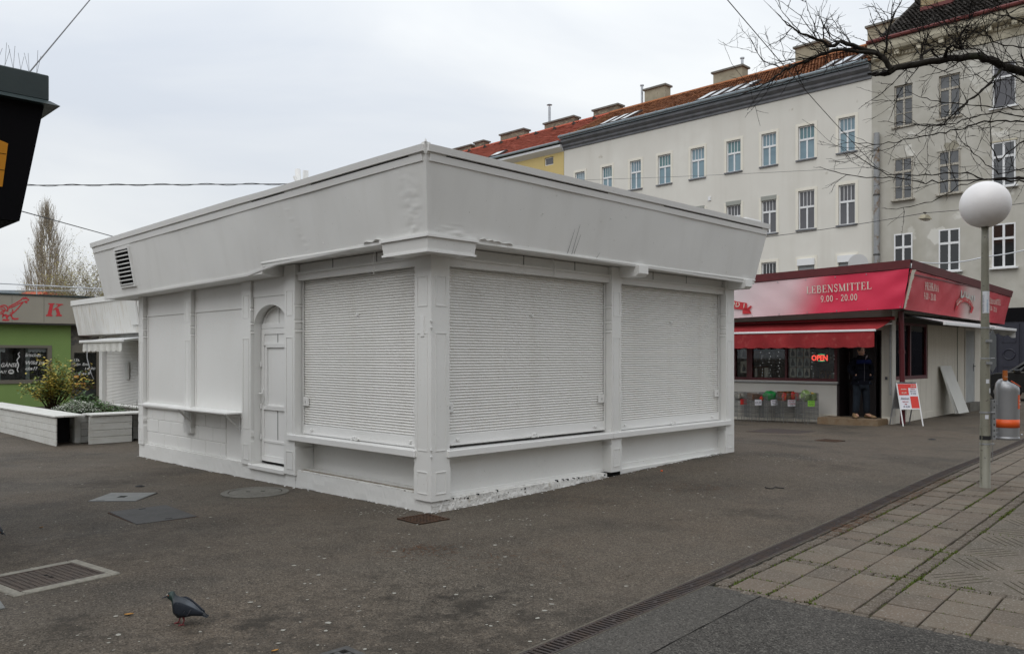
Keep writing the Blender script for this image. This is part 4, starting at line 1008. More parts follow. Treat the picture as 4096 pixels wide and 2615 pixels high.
def flap(side, s0, s1, k, lift, n=14):
    for i in range(n):
        a, b = i / n, (i + 1) / n
        fa_, fb_ = math.sin(PI * a) ** .8 * (.6 + .4 * math.sin(9 * a)), math.sin(PI * b) ** .8 * (.6 + .4 * math.sin(9 * b))
        fl.quad(fpt(side, s0 + (s1 - s0) * a, k, .004), fpt(side, s0 + (s1 - s0) * b, k, .004), fpt(side, s0 + (s1 - s0) * b, k + .035 * fb_, .012 + lift * fb_), fpt(side, s0 + (s1 - s0) * a, k + .035 * fa_, .012 + lift * fa_))
flap('L', .42, .78, .03, .05); flap('R', .38, .60, .028, .05); flap('R', .56, .9, .022, .04)
fl.build('torn_flap', 'vinyl_white', K)
mb = MB(); mb.wbox('L', 3.05, 8.60, -.02, .30, 2.664, 2.70)
lowbox = MB().hexa([(-.30, 3.052, 2.715), (-.30, 8.62, 2.655), (.0, 8.62, 2.655), (.0, 3.052, 2.70), (-.30, 3.052, 2.73), (-.30, 8.62, 2.68), (.0, 8.62, 2.70), (.0, 3.052, 2.78)]).build('soffit_panel', 'white_paint', K)
MB().hexa([(-.301, 3.04, 2.72), (-.0, 3.04, 2.70), (0, 3.06, 2.70), (-.301, 3.06, 2.72), (-.31, 3.04, 2.81), (0, 3.04, 2.84), (0, 3.06, 2.84), (-.31, 3.06, 2.81)]).build('soffit_step', 'white_paint', K)
# louvre on the left fascia
def lp(s, z, d): k = (z - fz_bot('L', s)) / (fz_top('L', s) - fz_bot('L', s)); return fpt('L', s, k, d)
LV = MB().hexa([lp(7.16, 2.83, .004), lp(7.74, 2.83, .004), lp(7.74, 2.83, .012), lp(7.16, 2.83, .012), lp(7.16, 3.42, .004), lp(7.74, 3.42, .004), lp(7.74, 3.42, .012), lp(7.16, 3.42, .012)]).build('vent_grille', 'black_gap', K, label='white louvred vent let into the left end of the fascia')
for i in range(9):
    z = 2.845 + i * .066
    MB().hexa([lp(7.17, z, .014), lp(7.73, z, .014), lp(7.73, z - .006, .05), lp(7.17, z - .006, .05), lp(7.17, z + .006, .014), lp(7.73, z + .006, .014), lp(7.73, z + .012, .05), lp(7.17, z + .012, .05)]).build('louvre', 'white_paint_gloss', LV)
fv = MB()
for (a, b, c, e) in ((7.13, 7.77, 2.80, 2.832), (7.13, 7.77, 3.415, 3.45), (7.13, 7.165, 2.832, 3.415), (7.735, 7.77, 2.832, 3.415)):
    fv.hexa([lp(a, c, .002), lp(b, c, .002), lp(b, c, .035), lp(a, c, .035), lp(a, e, .002), lp(b, e, .002), lp(b, e, .035), lp(a, e, .035)])
fv.build('vent_frame', 'white_paint_gloss', LV)
# odds and ends on the roof
RP = MB().lathe([(.22, 3.66), (.20, 3.80), (.12, 3.86), (.0, 3.88)], 14, (.1, 2.72, 0)).build('roof_pipe_base', 'white_paint', K)
MB().tube([(.1, 2.66, 3.84), (.08, 2.62, 4.04)], .035, 8).tube([(.1, 2.82, 3.84), (.13, 2.90, 4.10)], .036, 8).tube([(.06, 2.74, 3.85), (.02, 2.78, 3.98)], .03, 8).build('roof_pipe', 'white_paint_gloss', RP)
MB().lathe([(.06, 3.66), (.06, 3.98), (.11, 4.0), (.11, 4.02), (.06, 4.05), (.10, 4.07), (.0, 4.10)], 12, (1.2, 2.0, 0)).build('roof_vent', 'galvanised', K)
for s in (1.6, 2.05): MB().lathe([(.055, 3.66), (.055, 3.82), (.0, 3.86)], 10, (s, .6 + s * .2, 0)).build('roof_vent', 'white_paint_gloss', K)
MB().box(2.4, 2.95, .8, 1.2, 3.66, 3.86).build('roof_box', 'white_paint_gloss', K)
# nails, cable ends and the small meter flap on the corner post
MB().wbox('L', .07, .13, .0446, .052, 1.86, 2.08).build('meter_flap', 'white_paint_gloss', K)
for side, s, z in (('R', 1.9, 2.66), ('L', .6, 2.70)): MB().tube([(s, -.02, 2.83), (s + .01, -.05, 2.74), (s, -.03, 2.63)] if side == 'R' else [(-.05, s + .35, 2.83), (-.08, s + .34, 2.72), (-.05, s + .36, 2.58)], .006, 5).build('cable_end', 'white_paint_gloss', K)
# the dents, scuffs and blisters of the fascia skin
dm = MB(); rg = random.Random(17)
for i in range(34):
    side = rg.choice('RL'); s = rg.uniform(.2, 6.0 if side == 'R' else 8.2); k = rg.uniform(.1, .9); r = rg.uniform(.005, .014)
    P = [fpt(side, s + r * math.cos(q), k + r * math.sin(q) * rg.uniform(1, 2.4), .001) for q in (0, 1.2, 2.5, 3.8, 5)]
    cpt = fpt(side, s, k, .007)
    dm.add(P + [cpt], [(j, (j + 1) % 5, 5) for j in range(5)])
stuff(dm.build('blisters', 'vinyl_white', K))
for s, k0, k1 in ((1.82, .03, .42), (1.94, .04, .35), (1.90, .03, .50), (2.35, .0, .12)):
    MB().quad(fpt('R', s, k0, .0075), fpt('R', s + .006, k0, .0075), fpt('R', s + .075, k1, .0075), fpt('R', s + .072, k1, .0075)).build('scratch', 'dark_void', K)
# ------------------------------------------------------------------ red-bannered grocery shop, right
SA = math.atan2(.72, .694); S0 = Vector((9.31, 20.02, 0))
d1 = Vector((math.cos(SA), math.sin(SA), 0)); d2 = Vector((-math.sin(SA), math.cos(SA), 0))
SHP = thing('grocery_shop', 'grocery shop with red printed banner and red awning, right of the white kiosk', 'shop', S0, SA)
def hit(u, P, d):                              # where the sight line of column u meets a vertical plane: distance along d
    r = (u - 2048) / 3270; return (r * P.y - P.x) / (d.x - r * d.y)
def fs(u, off=0): return hit(u, S0 - d1 * off, d2)
def rs(u, off=0): return hit(u, S0 - d2 * off, d1)
def vz(v, Y): return 1.65 - (v - 1425) / 3270 * Y
def fY(s, off=0): return (S0 - d1 * off + d2 * s).y
def rY(s, off=0): return (S0 - d2 * off + d1 * s).y
wl = MB()
wl.wbox('L', 0, .247, -.25, 0, -.3, 2.92).wbox('L', 1.363, 7.2, -.25, 0, -.4, 1.0).wbox('L', 1.363, 7.2, -.25, 0, 1.955, 2.92).wbox('L', 4.30, 7.2, -.25, 0, 1.0, 1.955).wbox('L', .247, 1.363, -.25, 0, 2.30, 2.92)
wl.build('front_wall', 'plaster_shop2', SHP)
wr = MB()
wr.wbox('R', .0, .20, -.25, -.001, -.3, 2.919).wbox('R', .20, 8.2, -.25, 0, -.3, 1.06).wbox('R', .20, 8.2, -.25, 0, 2.53, 2.92).wbox('R', 2.68, 8.2, -.25, 0, 1.06, 2.53)
wr.build('side_wall', 'plaster_shop', SHP)
MB().box(8.2, 8.3, 0, 7.2, -.3, 2.92).box(.25, 8.2, 7.1, 7.2, -.4, 2.92).build('back_wall', 'plaster_shop', SHP)
MB().box(.25, 8.2, .25, 7.1, -.3, .08).build('floor', 'shelf_dark', SHP); MB().box(.0, 8.2, .0, 7.2, 2.93, 2.98).build('ceiling', 'shelf_dark', SHP)
MB().box(3.2, 3.3, .25, 7.1, .08, 2.9).build('inner_wall', 'shelf_dark', SHP)
MB().wbox('L', 0, .246, 0, .012, -.3, .16).wbox('L', 1.364, 7.2, 0, .012, -.4, .16).build('base_band', 'plaster_shop', SHP)
MB().wbox('R', .1, 8.2, 0, .010, -.3, .17).build('base_band', 'plaster_shop', SHP)
# interior shelves with goods
for i in range(4):
    sh = MB().box(1.6, 2.0, 1.5, 6.8, .55 + i * .45, .58 + i * .45).build('shelf', 'shelf_dark', SHP)
    y = 1.55
    while y < 6.6:
        w = rnd(.07, .22); h = rnd(.12, .34); MB().box(1.62, 1.95, y, y + w, .582 + i * .45, .582 + i * .45 + h).build('goods', random.choice(['shelf_goods', 'shelf_goods', 'poster_grey', 'crisp_dark', 'food_brown', 'paper_white']), sh); y += w + rnd(.01, .15)
# front window: maroon frame, three lights
def win_frame(parent, side, s0, s1, z0, z1, w, d0, d1_, m, name='frame'):
    return MB().wbox(side, s0, s1, d0, d1_, z0, z0 + w).wbox(side, s0, s1, d0, d1_, z1 - w, z1).wbox(side, s0, s0 + w, d0, d1_, z0 + w, z1 - w).wbox(side, s1 - w, s1, d0, d1_, z0 + w, z1 - w).build(name, m, parent)
WF = win_frame(SHP, 'L', 1.363, 4.30, 1.0, 1.955, .075, -.12, -.02, 'maroon', 'shop_window')
WF['label'] = 'maroon framed shop window with an open sign'
s_a, s_b, s_c = fs(3142), fs(2998), fs(2990)
for a, b in ((fs(3146), fs(3138)), (fs(3007), fs(2985))): MB().wbox('L', a, b, -.11, -.022, 1.075, 1.88).build('mullion', 'maroon', WF)
for a, b in ((1.438, fs(3146)), (fs(3138), fs(3007)), (fs(2985), 4.225)): MB().wbox('L', a, b, -.075, -.069, 1.075, 1.88).build('pane', 'shop_glass', WF)
MB().wbbox('L', 1.30, 4.36, -.03, .07, .945, .972, .004).build('sill', 'steel', WF); MB().wbox('L', 1.33, 4.33, -.02, .03, .972, .999).build('sill_band', 'plaster_shop2', WF)
# posters and lights behind the glass
def poster(u0, u1, z0, z1, m, parent, off=-.10): return MB().wbox('L', fs(u1), fs(u0), off - .004, off, z0, z1).build('poster', m, parent)
for r in range(3):
    for c in range(3):
        p = poster(3152 + c * 28, 3177 + c * 28, 1.10 + r * .265, 1.345 + r * .265, 'poster_grey' if (r + c) % 2 else 'print_cream', WF)
        a, b = fs(3165 + c * 28) , fs(3165 + c * 28); zc = 1.13 + r * .265
        MB().prism([(-.05, 0), (.05, 0), (.05, .08), (.018, .14), (.018, .19), (-.018, .19), (-.018, .14), (-.05, .08)], lambda u, v, t: (.0945 - t, a + u, zc + v), 0, .002).build('bottle_print', 'poster_dark', p)
for k, m in enumerate(('poster_grey', 'crisp_red')):
    p = poster(2955, 2983, 1.62 - k * .40 - .02, 1.80 - k * .40 + .12, 'print_cream' if k else 'poster_grey', WF); zc = 1.63 - k * .40; a = fs(2969)
    MB().prism([(-.05, 0), (.05, 0), (.05, .1), (.018, .16), (.018, .2), (-.018, .2), (-.018, .16), (-.05, .1)], lambda u, v, t: (.0945 - t, a + u, zc + v), 0, .002).build('bottle_print', 'poster_dark', p)
led = MB()
rg = random.Random(5)
for s_base in (fs(3040), fs(3075), fs(3110), fs(3260), fs(3330)):
    for i in range(9): led.wbox('L', s_base + rg.uniform(-.03, .03) , s_base + rg.uniform(.035, .045), -.1, -.095, 1.15 + i * .085, 1.155 + i * .085)
led2 = MB()
for s_base in (fs(3040), fs(3075), fs(3110), fs(3245), fs(3335)):
    for i in range(8): z = 1.12 + i * .09 + rg.uniform(-.02, .02); s = s_base + rg.uniform(-.04, .04); led2.wbox('L', s, s + .012, -.105, -.098, z, z + .012)
stuff(led2.build('fairy_lights', 'led_white', WF))
MB().wbox('L', fs(3018), fs(3010), -.2, -.14, 1.08, 1.32).wbox('L', fs(3063), fs(3048), -.2, -.14, 1.08, 1.34).build('bottle', 'print_cream', WF)
# OPEN sign
oz = vz(1433, fY(1.8, -.1)); so_ = fs(3246, -.09)
t_ = text('open_sign', 'OPEN', .195, 'neon_red', SHP, (.088, so_, 1.545), (0, -1, 0), (0, 0, 1), bold=.008, xs=.86)
tag(t_, 'glowing red OPEN sign hanging behind the shop window glass', 'sign'); t_.parent = None; t_.matrix_world = SHP.matrix_basis.copy()
gd = MB()
for i in range(7):
    s = so_ - .20 - i * .026
    for zz in (1.53 - .01 * (i in (2, 3, 4)), 1.69 + .01 * (i in (2, 3, 4))): gd.wbox('L', s, s + .016, -.088, -.084, zz, zz + .012)
gd.build('green_lights', 'neon_green', t_)
# door niche
DR = MB().wbox('L', .62, 1.30, -.72, -.67, .10, 2.2).build('shop_door', 'door_dark', SHP)
win_frame(DR, 'L', .62, 1.30, .10, 2.2, .09, -.67, -.655, 'door_dark', 'door_frame'); MB().wbox('L', .98, 1.21, -.668, -.664, 1.05, 2.1).build('pane', 'glass_grey', DR)
MB().wbox('L', .247, 1.363, -.62, -.25, 2.2, 2.3).wbox('L', 1.363, 1.39, -.8, -.25, .0, 2.3).build('door_surround', 'door_dark', SHP)
MB().wbox('L', .247, 1.363, -.7, .02, -.3, .10).build('doorstep', 'concrete', SHP)
MB().wbox('L', .247, .30, -.3, -.03, .1, 2.28).wbox('L', 1.31, 1.363, -.3, -.03, .1, 2.28).build('door_jamb', 'door_dark', SHP)
MB().wbbox('L', .11, .16, 0, .03, 1.08, 1.15, .004).build('door_bell', 'ink_black', SHP)
MB().wbox('L', .02, .05, 0, .03, .7, 2.5).build('shutter_rail', 'galvanised', SHP)
# side window
SW = win_frame(SHP, 'R', .20, 2.68, 1.06, 2.53, .09, -.12, -.02, 'maroon', 'side_window')
c = rs(3638, -.05); MB().wbox('R', c - .04, c + .04, -.11, -.022, 1.15, 2.44).build('mullion', 'maroon', SW)
MB().wbox('R', .29, c - .04, -.075, -.069, 1.15, 2.44).build('pane', 'shop_glass', SW); MB().wbox('R', c + .04, 2.59, -.075, -.069, 1.15, 2.44).build('pane', 'shop_glass', SW)
for a, b, z0, z1, m in ((.5, 1.0, 1.3, 1.62, 'poster_grey'), (1.3, 2.3, 1.7, 2.0, 'print_cream'), (1.35, 2.35, 1.45, 1.62, 'poster_grey')): MB().wbox('R', a, b, -.16, -.155, z0, z1).build('poster', m, SW)
# downpipe at the corner
MB().tube([(-.10, -.28, .02), (-.10, -.26, 1.7), (-.10, -.24, 2.75)], .062, 12).build('downpipe', 'maroon', SHP); MB().lathe([(.075, 1.72), (.075, 1.80)], 12, (-.10, -.26, 0)).build('pipe_collar', 'maroon', SHP)
# side door, joints, thin pipe
SD = MB().wbox('R', 6.05, 6.93, -.02, .018, .28, 2.42).build('side_door', 'grey_door', SHP); win_frame(SHP, 'R', 5.98, 7.0, .2, 2.49, .07, -.01, .028, 'plaster_shop2', 'door_frame')
MB().tube([(6.84, -.02, 1.35), (6.84, -.07, 1.35), (6.72, -.07, 1.35)], .014, 6).wbox('R', 6.82, 6.86, .018, .026, 1.2, 1.42).build('door_handle', 'ink_black', SD)
MB().wbox('R', 5.25, 5.27, 0, .02, .2, 2.5).build('conduit', 'shutter_box', SHP); MB().wbox('R', 5.9, 7.1, 0, .18, -.2, .27).build('doorstep', 'concrete', SHP)
MB().wbox('R', .98, 1.0, 0.001, .004, .0, 1.0).build('wall_crack', 'shutter_box', SHP)
# fascia and banners
def sfp(side, s, k, de=0.0):
    """k=0 bottom of banner, 1 top of the red roof edge"""
    if side == 'L': d = .75 + .11 * k; zt = 3.872 - .022 * s; zb = 2.765 - .021 * s
    else: d = .50 + .22 * k; zt = 3.860 - .0212 * s; zb = 2.745 - .0115 * s
    z = zb + (zt - zb) * k; d += de
    return (s, -d, z) if side == 'R' else (-d, s, z)
def sband(name, side, s0, s1, k0, k1, d0, d1_, m, n=40, wav=0.0):
    def rng_(k): 
        a = (-.50 - .22 * k) if side == 'L' else (-.75 - .11 * k)
        return a
    def fn(a, b):
        k = k0 + (k1 - k0) * b; lo = rng_(k) if s0 is None else s0
        s = lo + (s1 - lo) * a
        w = wav * (math.sin(s * 2.6 + k * 5) + .6 * math.sin(s * 6.1 - k * 9)) + (wav * 1.6 * math.exp(-((s - lo) / .5) ** 2) * math.sin(k * 14 + s * 6))
        return sfp(side, s, k, d0 + w)
    mb = MB().grid(n, 10, fn)
    if d1_ is not None: mb.grid(n, 1, lambda a, b: sfp(side, (rng_(k1) if s0 is None else s0) + (s1 - (rng_(k1) if s0 is None else s0)) * a, k1, d1_ + (d0 - d1_) * b)); mb.grid(n, 1, lambda a, b: sfp(side, (rng_(k0) if s0 is None else s0) + (s1 - (rng_(k0) if s0 is None else s0)) * a, k0, d1_ + (d0 - d1_) * b))
    return mb.build(name, m, SHP, smooth=True)
KB = .825
for side, e in (('L', 7.3), ('R', 8.35)):
    sband('roof_edge', side, None, e, KB, 1.0, .03, -.2, 'roof_red', 20)
    sband('fascia_board', side, None, e, .0, KB, -.05, -.1, 'shelf_dark', 20)
bF = sband('banner', 'L', None, 7.25, .0, KB - .012, .012, None, 'banner_front', 120, .010); bF['label'] = 'front banner fading from white to red'
bS = sband('banner', 'R', None, 8.3, .0, KB - .012, .012, None, 'banner_side', 120, .008); bS['label'] = 'side banner, red with a pale middle'
MB().hexa([sfp('R', 8.3, 0, 0), sfp('R', 8.32, 0, 0), (8.32, .5, 2.62), (8.3, .5, 2.62), sfp('R', 8.36, 1, 0), sfp('R', 8.39, 1, 0), (8.39, .5, 3.68), (8.36, .5, 3.68)]).build('fascia_end', 'roof_red', SHP)
mb = MB()                                        # frayed pale seam between the two banners
rg = random.Random(8)
for i in range(12):
    a, b = i / 12, (i + 1) / 12; wa = .02 + .035 * a
    P = lambda k, q: Vector((-.75 - .11 * k - .03, -.50 - .22 * k - .03, 2.765 + .88 * k)) + Vector((q, -q * .9, 0))
    mb.quad(P(a, -.004), P(a, wa + rg.uniform(0, .02)), P(b, wa + rg.uniform(0, .02)), P(b, -.004))
mb.build('banner_seam', 'print_cream', SHP)
rv = MB()
for s in [x * .75 - .45 for x in range(9)]:
    for k in (.03, KB - .05): p = Vector(sfp('L', s, k, .026)); rv.box(p.x, p.x + .01, p.y - .012, p.y + .012, p.z - .012, p.z + .012)
stuff(rv.build('eyelets', 'steel', bF))
MB().box(-.82, 8.35, -.70, 7.3, 3.55, 3.58).build('roof', 'roof_red', SHP)
MB().box(-.70, 8.25, -.45, 7.2, 2.80, 2.86).build('soffit', 'shelf_dark', SHP)
# lettering on the banners
def on_front(u, v, k_guess=.4):
    off = .80
    for _ in range(4):
        s = fs(u, off); Y = fY(s, off); z = vz(v, Y); zt = 3.872 - .022 * s; zb = 2.765 - .021 * s; k = (z - zb) / (zt - zb); off = .75 + .11 * k + .045
    return Vector((-off, s, z))
def on_side(u, v):
    off = .6
    for _ in range(6):
        s = rs(u, off); Y = rY(s, off); z = vz(v, Y); zt = 3.860 - .0212 * s; zb = 2.745 - .0115 * s; k = (z - zb) / (zt - zb); off = .50 + .22 * k + .05
    return Vector((s, -off, z))
def banner_word(fn, word, p0, p1, h, m, name, c=None):
    a, b = fn(*p0), fn(*p1)              # baseline ends
    up = Vector((0, 0, 1))
    return serif(name, word, h, (b - a).length, m, c or (bF if fn is on_front else bS), (a + b) / 2, b - a, up)
banner_word(on_front, 'LEBENSMITTEL', (3225, 1175), (3488, 1156), .185, 'print_cream', 'lettering')
banner_word(on_front, '9.00 - 20.00', (3282, 1208), (3431, 1200), .155, 'print_cream', 'lettering')
banner_word(on_side, 'PREHRANA', (3701, 1159), (3755, 1167), .19, 'print_cream', 'lettering')
banner_word(on_side, '9.00 - 20.00', (3697, 1195), (3744, 1203), .16, 'print_cream', 'lettering')
banner_word(on_side, 'LEBENSMITTEL', (3957, 1213), (4003, 1222), .17, 'print_cream', 'lettering')
banner_word(on_side, '9.00 - 20.00', (3958, 1240), (3987, 1249), .14, 'print_cream', 'lettering')
banner_word(on_side, 'DOM', (3842, 1188), (3902, 1203), .44, 'poster_grey', 'lettering')
# ribbon emblem: arched red band with forked ends, and its words
def ribbon_emblem(fn, parent, px, tails, words, size, xs=1.0):
    """px: list of (u, v_top, v_bottom)"""
    P = [(fn(u, a), fn(u, b)) for u, a, b in px]; mb = MB()
    for (a, b), (c, d_) in zip(P, P[1:]): mb.quad(a, c, d_, b)
    o = mb.build('ribbon', 'logo_red', parent)
    for pts in tails: q = MB().quad(*[fn(*p) for p in pts]); q.build('ribbon_tail', 'logo_red', o)
    n = len(words)
    for i, ch in enumerate(words):
        if ch == ' ': continue
        f = (i + .5) / n * (len(P) - 1); j = min(int(f), len(P) - 2); g = f - j
        b0 = P[j][1].lerp(P[j][0], .28); b1 = P[j + 1][1].lerp(P[j + 1][0], .28); pos = b0.lerp(b1, g)
        nrm = Vector((-.012, 0, 0)) if fn is on_front else Vector((0, -.012, 0))
        text('letter', ch, size, 'print_cream', o, pos + nrm, b1 - b0, (0, 0, 1), xs=xs, align='CENTER', bold=.002)
    return o
k4 = .5206
def z4(x, y): return (3400 + x * k4, 950 + y * k4)
RB = [(820, 500, 532), (835, 482, 516), (850, 470, 503), (868, 463, 495), (885, 461, 493), (902, 466, 500), (918, 477, 513), (932, 494, 533), (945, 518, 560)]
ribbon_emblem(on_side, bS, [(z4(x, a)[0], z4(x, a)[1], z4(x, b)[1]) for x, a, b in RB],
              [[z4(822, 503), z4(832, 540), z4(822, 560), z4(808, 558)], [z4(942, 520), z4(952, 538), z4(935, 582), z4(920, 575)]], 'DOMAĆI PROIZVODI', .17, .62)
ribbon_emblem(on_front, bF, [(2860, 1180, 1212), (2890, 1189, 1222), (2920, 1199, 1232), (2950, 1206, 1236), (2988, 1212, 1241)],
              [[(2970, 1238), (2988, 1241), (3000, 1222), (3008, 1224)], [(2970, 1240), (2970, 1256), (3006, 1254), (2996, 1238)], [(2988, 1240), (3010, 1223), (2998, 1238), (3006, 1254)]], 'IZVODI', .20, .9)
# red awning over the front window: roller, cloth, front rail, hanging valance
AW = thing('shop_awning', 'faded red fabric awning with pale front rail over the shop window', 'awning', S0, SA)
ae, al = -.05, 6.0
def sag(s): return .02 * math.sin(s * 2.2) + .012 * math.sin(s * 5)
MB().grid(60, 8, lambda a, b: (-.16 - 1.10 * b, ae + (al - ae) * a, 2.55 - .275 * b + sag(ae + (al - ae) * a) * (1 - b) * 1.2 * b * 2 - .03 * math.sin(PI * b))).build('cloth', 'awning_red', AW, smooth=True)
MB().tube([(-.14, ae - .06, 2.575), (-.14, al, 2.545)], .045, 12).build('roller', 'awning_tube', AW)
MB().bbox(-1.30, -1.24, ae - .02, al, 2.235, 2.285, .008).build('front_rail', 'pvc', AW)
MB().grid(150, 10, lambda a, b: (-1.275 - .03 * b * math.sin(a * 37) - .012 * math.sin(a * 90) * b, ae + .01 + (al - ae) * a, 2.24 - (.365 + .022 * abs(math.sin(a * 52))) * b)).build('valance', 'awning_red', AW, smooth=True)
for s in (ae + .03, 3.2): MB().tube([(-.1, s, 2.45), (-.7, s + .25, 2.36), (-1.24, s + .02, 2.25)], .02, 6).build('folding_arm', 'pvc', AW)
MB().grid(1, 1, lambda a, b: (-.16 - 1.10 * a, ae, 2.55 - .275 * a - .05 * b))
# grey awning along the side wall
GA = thing('side_awning', 'dirty pale awning slanting out along the side wall of the red shop', 'awning', S0, SA)
MB().grid(40, 4, lambda a, b: (.35 + 6.8 * a, -.12 - .95 * b, 2.66 - .22 * b + .01 * math.sin(a * 30) - .015 * a)).build('cloth', 'pvc_awning', GA)
MB().grid(40, 4, lambda a, b: (.35 + 6.8 * a, -.12 - .95 * b, 2.69 - .22 * b - .015 * a)).build('cloth_top', 'pvc_awning', GA)
MB().bbox(.33, 7.17, -1.10, -1.05, 2.40, 2.475, .008).build('front_rail', 'pvc', GA); MB().tube([(.3, -.12, 2.66), (7.15, -.12, 2.65)], .05, 8).build('roller', 'shelf_dark', GA)
MB().grid(30, 5, lambda a, b: (7.16 + .02 * math.sin(a * 20) * b, -.12 - .95 * a, 2.63 - .22 * a - (.16 + .06 * abs(math.sin(a * 12))) * b)).build('valance', 'pvc_awning', GA)
MB().wbox('R', .3, 5.2, .0, .08, 2.50, 2.60).build('wall_bracket', 'shelf_dark', GA)

# wooden step at the door
ST = thing('wooden_step', 'low wooden step of raw planks before the dark shop doorway', 'step', S0, SA)
for i in range(4): MB().bbox(-.70 + i * .172, -.535 + i * .172, .10, 1.56, .095, .125, .004).build('plank', 'wood_raw', ST)
MB().bbox(-.705, -.675, .09, 1.57, -.05, .094, .004).build('front_board', 'wood_raw', ST); MB().bbox(-.674, -.02, .088, .112, -.05, .094, .004).bbox(-.674, -.02, 1.545, 1.57, -.05, .094, .004).build('end_board', 'wood_trim', ST)

# wire baskets in front of the window, each with its goods and its price card
def wire_basket(wd, dp, h, name='wire_basket'):
    t = thing(name, '', 'basket', (0, 0, 0), 0, 'wire baskets under the shop window')
    r = .0035
    mb = MB()
    def rod(a, b, rr=r): mb.tube([a, b], rr, 4, False)
    for sx in (-1, 1):
        for sy in (0, 1): rod((sx * wd / 2, sy * dp, .0), (sx * wd / 2, sy * dp, h if sy else h - .02), .006)
    mb.build('corner_post', 'steel_wire', t)
    def panel(P, Q, z0, z1, nv, nh, nm='wire_panel'):
        m2 = MB(); P, Q = Vector(P), Vector(Q)
        for i in range(nv + 1): p = P.lerp(Q, i / nv); m2.tube([p + Vector((0, 0, z0)), p + Vector((0, 0, z1))], .0034, 4, False)
        for i in range(nh + 1): z = z0 + (z1 - z0) * i / nh; m2.tube([P + Vector((0, 0, z)), Q + Vector((0, 0, z))], .0055, 4, False)
        m2.build(nm, 'steel_wire', t)
    n = int(wd / .035); a, b, c, d_ = (-wd / 2, 0, 0), (wd / 2, 0, 0), (wd / 2, dp, 0), (-wd / 2, dp, 0)
    panel(a, b, .12, .60, n, 4); panel(c, d_, .12, h, n, 5); panel(a, d_, .12, h, int(dp / .035), 5); panel(b, c, .12, h, int(dp / .035), 5)
    panel((-wd / 2, 0, 0), (wd / 2, 0, 0), .60, h - .03, n, 1)
    fl = MB()
    for i in range(9): y = dp * i / 8; fl.tube([(-wd / 2, y, .56), (wd / 2, y, .56)], .003, 4, False)
    fl.build('shelf_grid', 'steel_wire', t)
    ft = MB()
    for sx in (-1, 1): ft.tube([(sx * wd * .32, 0, .12), (sx * wd * .32, -.02, .0), (sx * wd * .20, -.02, .0)], .004, 4, False)
    ft.build('foot', 'steel_wire', t)
    return t
BK = [(395, 972, .345, 'leftmost wire basket holding clear bags, under a red price card', 'clear', 'paper_red', 'small red price card on the leftmost wire basket'),
      (705, 995, .36, 'wire basket of dark brown goods with the 0,50 card', 'dark', 'paper_white', 'white card reading 0,50 on the second wire basket'),
      (1043, 1000, .375, 'wire basket topped by a big green bag', 'green', 'paper_white', 'tilted white price card under the green bag'),
      (1455, 1010, .55, 'widest wire basket, filled with red snack bags', 'red', 'paper_white', 'white card with red lettering under the red snack bags'),
      (1855, 1038, .39, 'rightmost wire basket heaped with bagged green vegetables', 'veg', 'paper_green', 'bright green price card on the rightmost wire basket')]
def lumpy(parent, name, m, c, r, seed, sq=(1, 1, 1), n=10):
    rg = random.Random(seed); ph = [rg.uniform(0, 6) for _ in range(6)]
    rings = []
    for i in range(n + 1):
        th = PI * (i + .02) / (n + .04); ring = []
        for j in range(14):
            f = 2 * PI * j / 14; k = 1 + .13 * math.sin(3 * f + ph[0] + 2 * th) + .10 * math.sin(5 * th + ph[1] + f) + .08 * math.sin(7 * f + ph[2])
            x, y, z = math.sin(th) * math.cos(f), math.sin(th) * math.sin(f), math.cos(th)
            pw = .72
            g = lambda q: math.copysign(abs(q) ** pw, q)
            ring.append((c[0] + g(x) * r * k * sq[0], c[1] + g(y) * r * k * sq[1], c[2] + g(z) * r * k * sq[2]))
        rings.append(ring)
    return MB().loft(rings).build(name, m, parent, smooth=True)
def bag_thing(name, label, m, loc, r, sq, seed, rz, group=None):
    t = lumpy(None, name, m, (0, 0, 0), r, seed, sq); t.location = loc; t.rotation_euler = (0, 0, rz); return tag(t, label, 'bag', group)
BROT = R_(14)
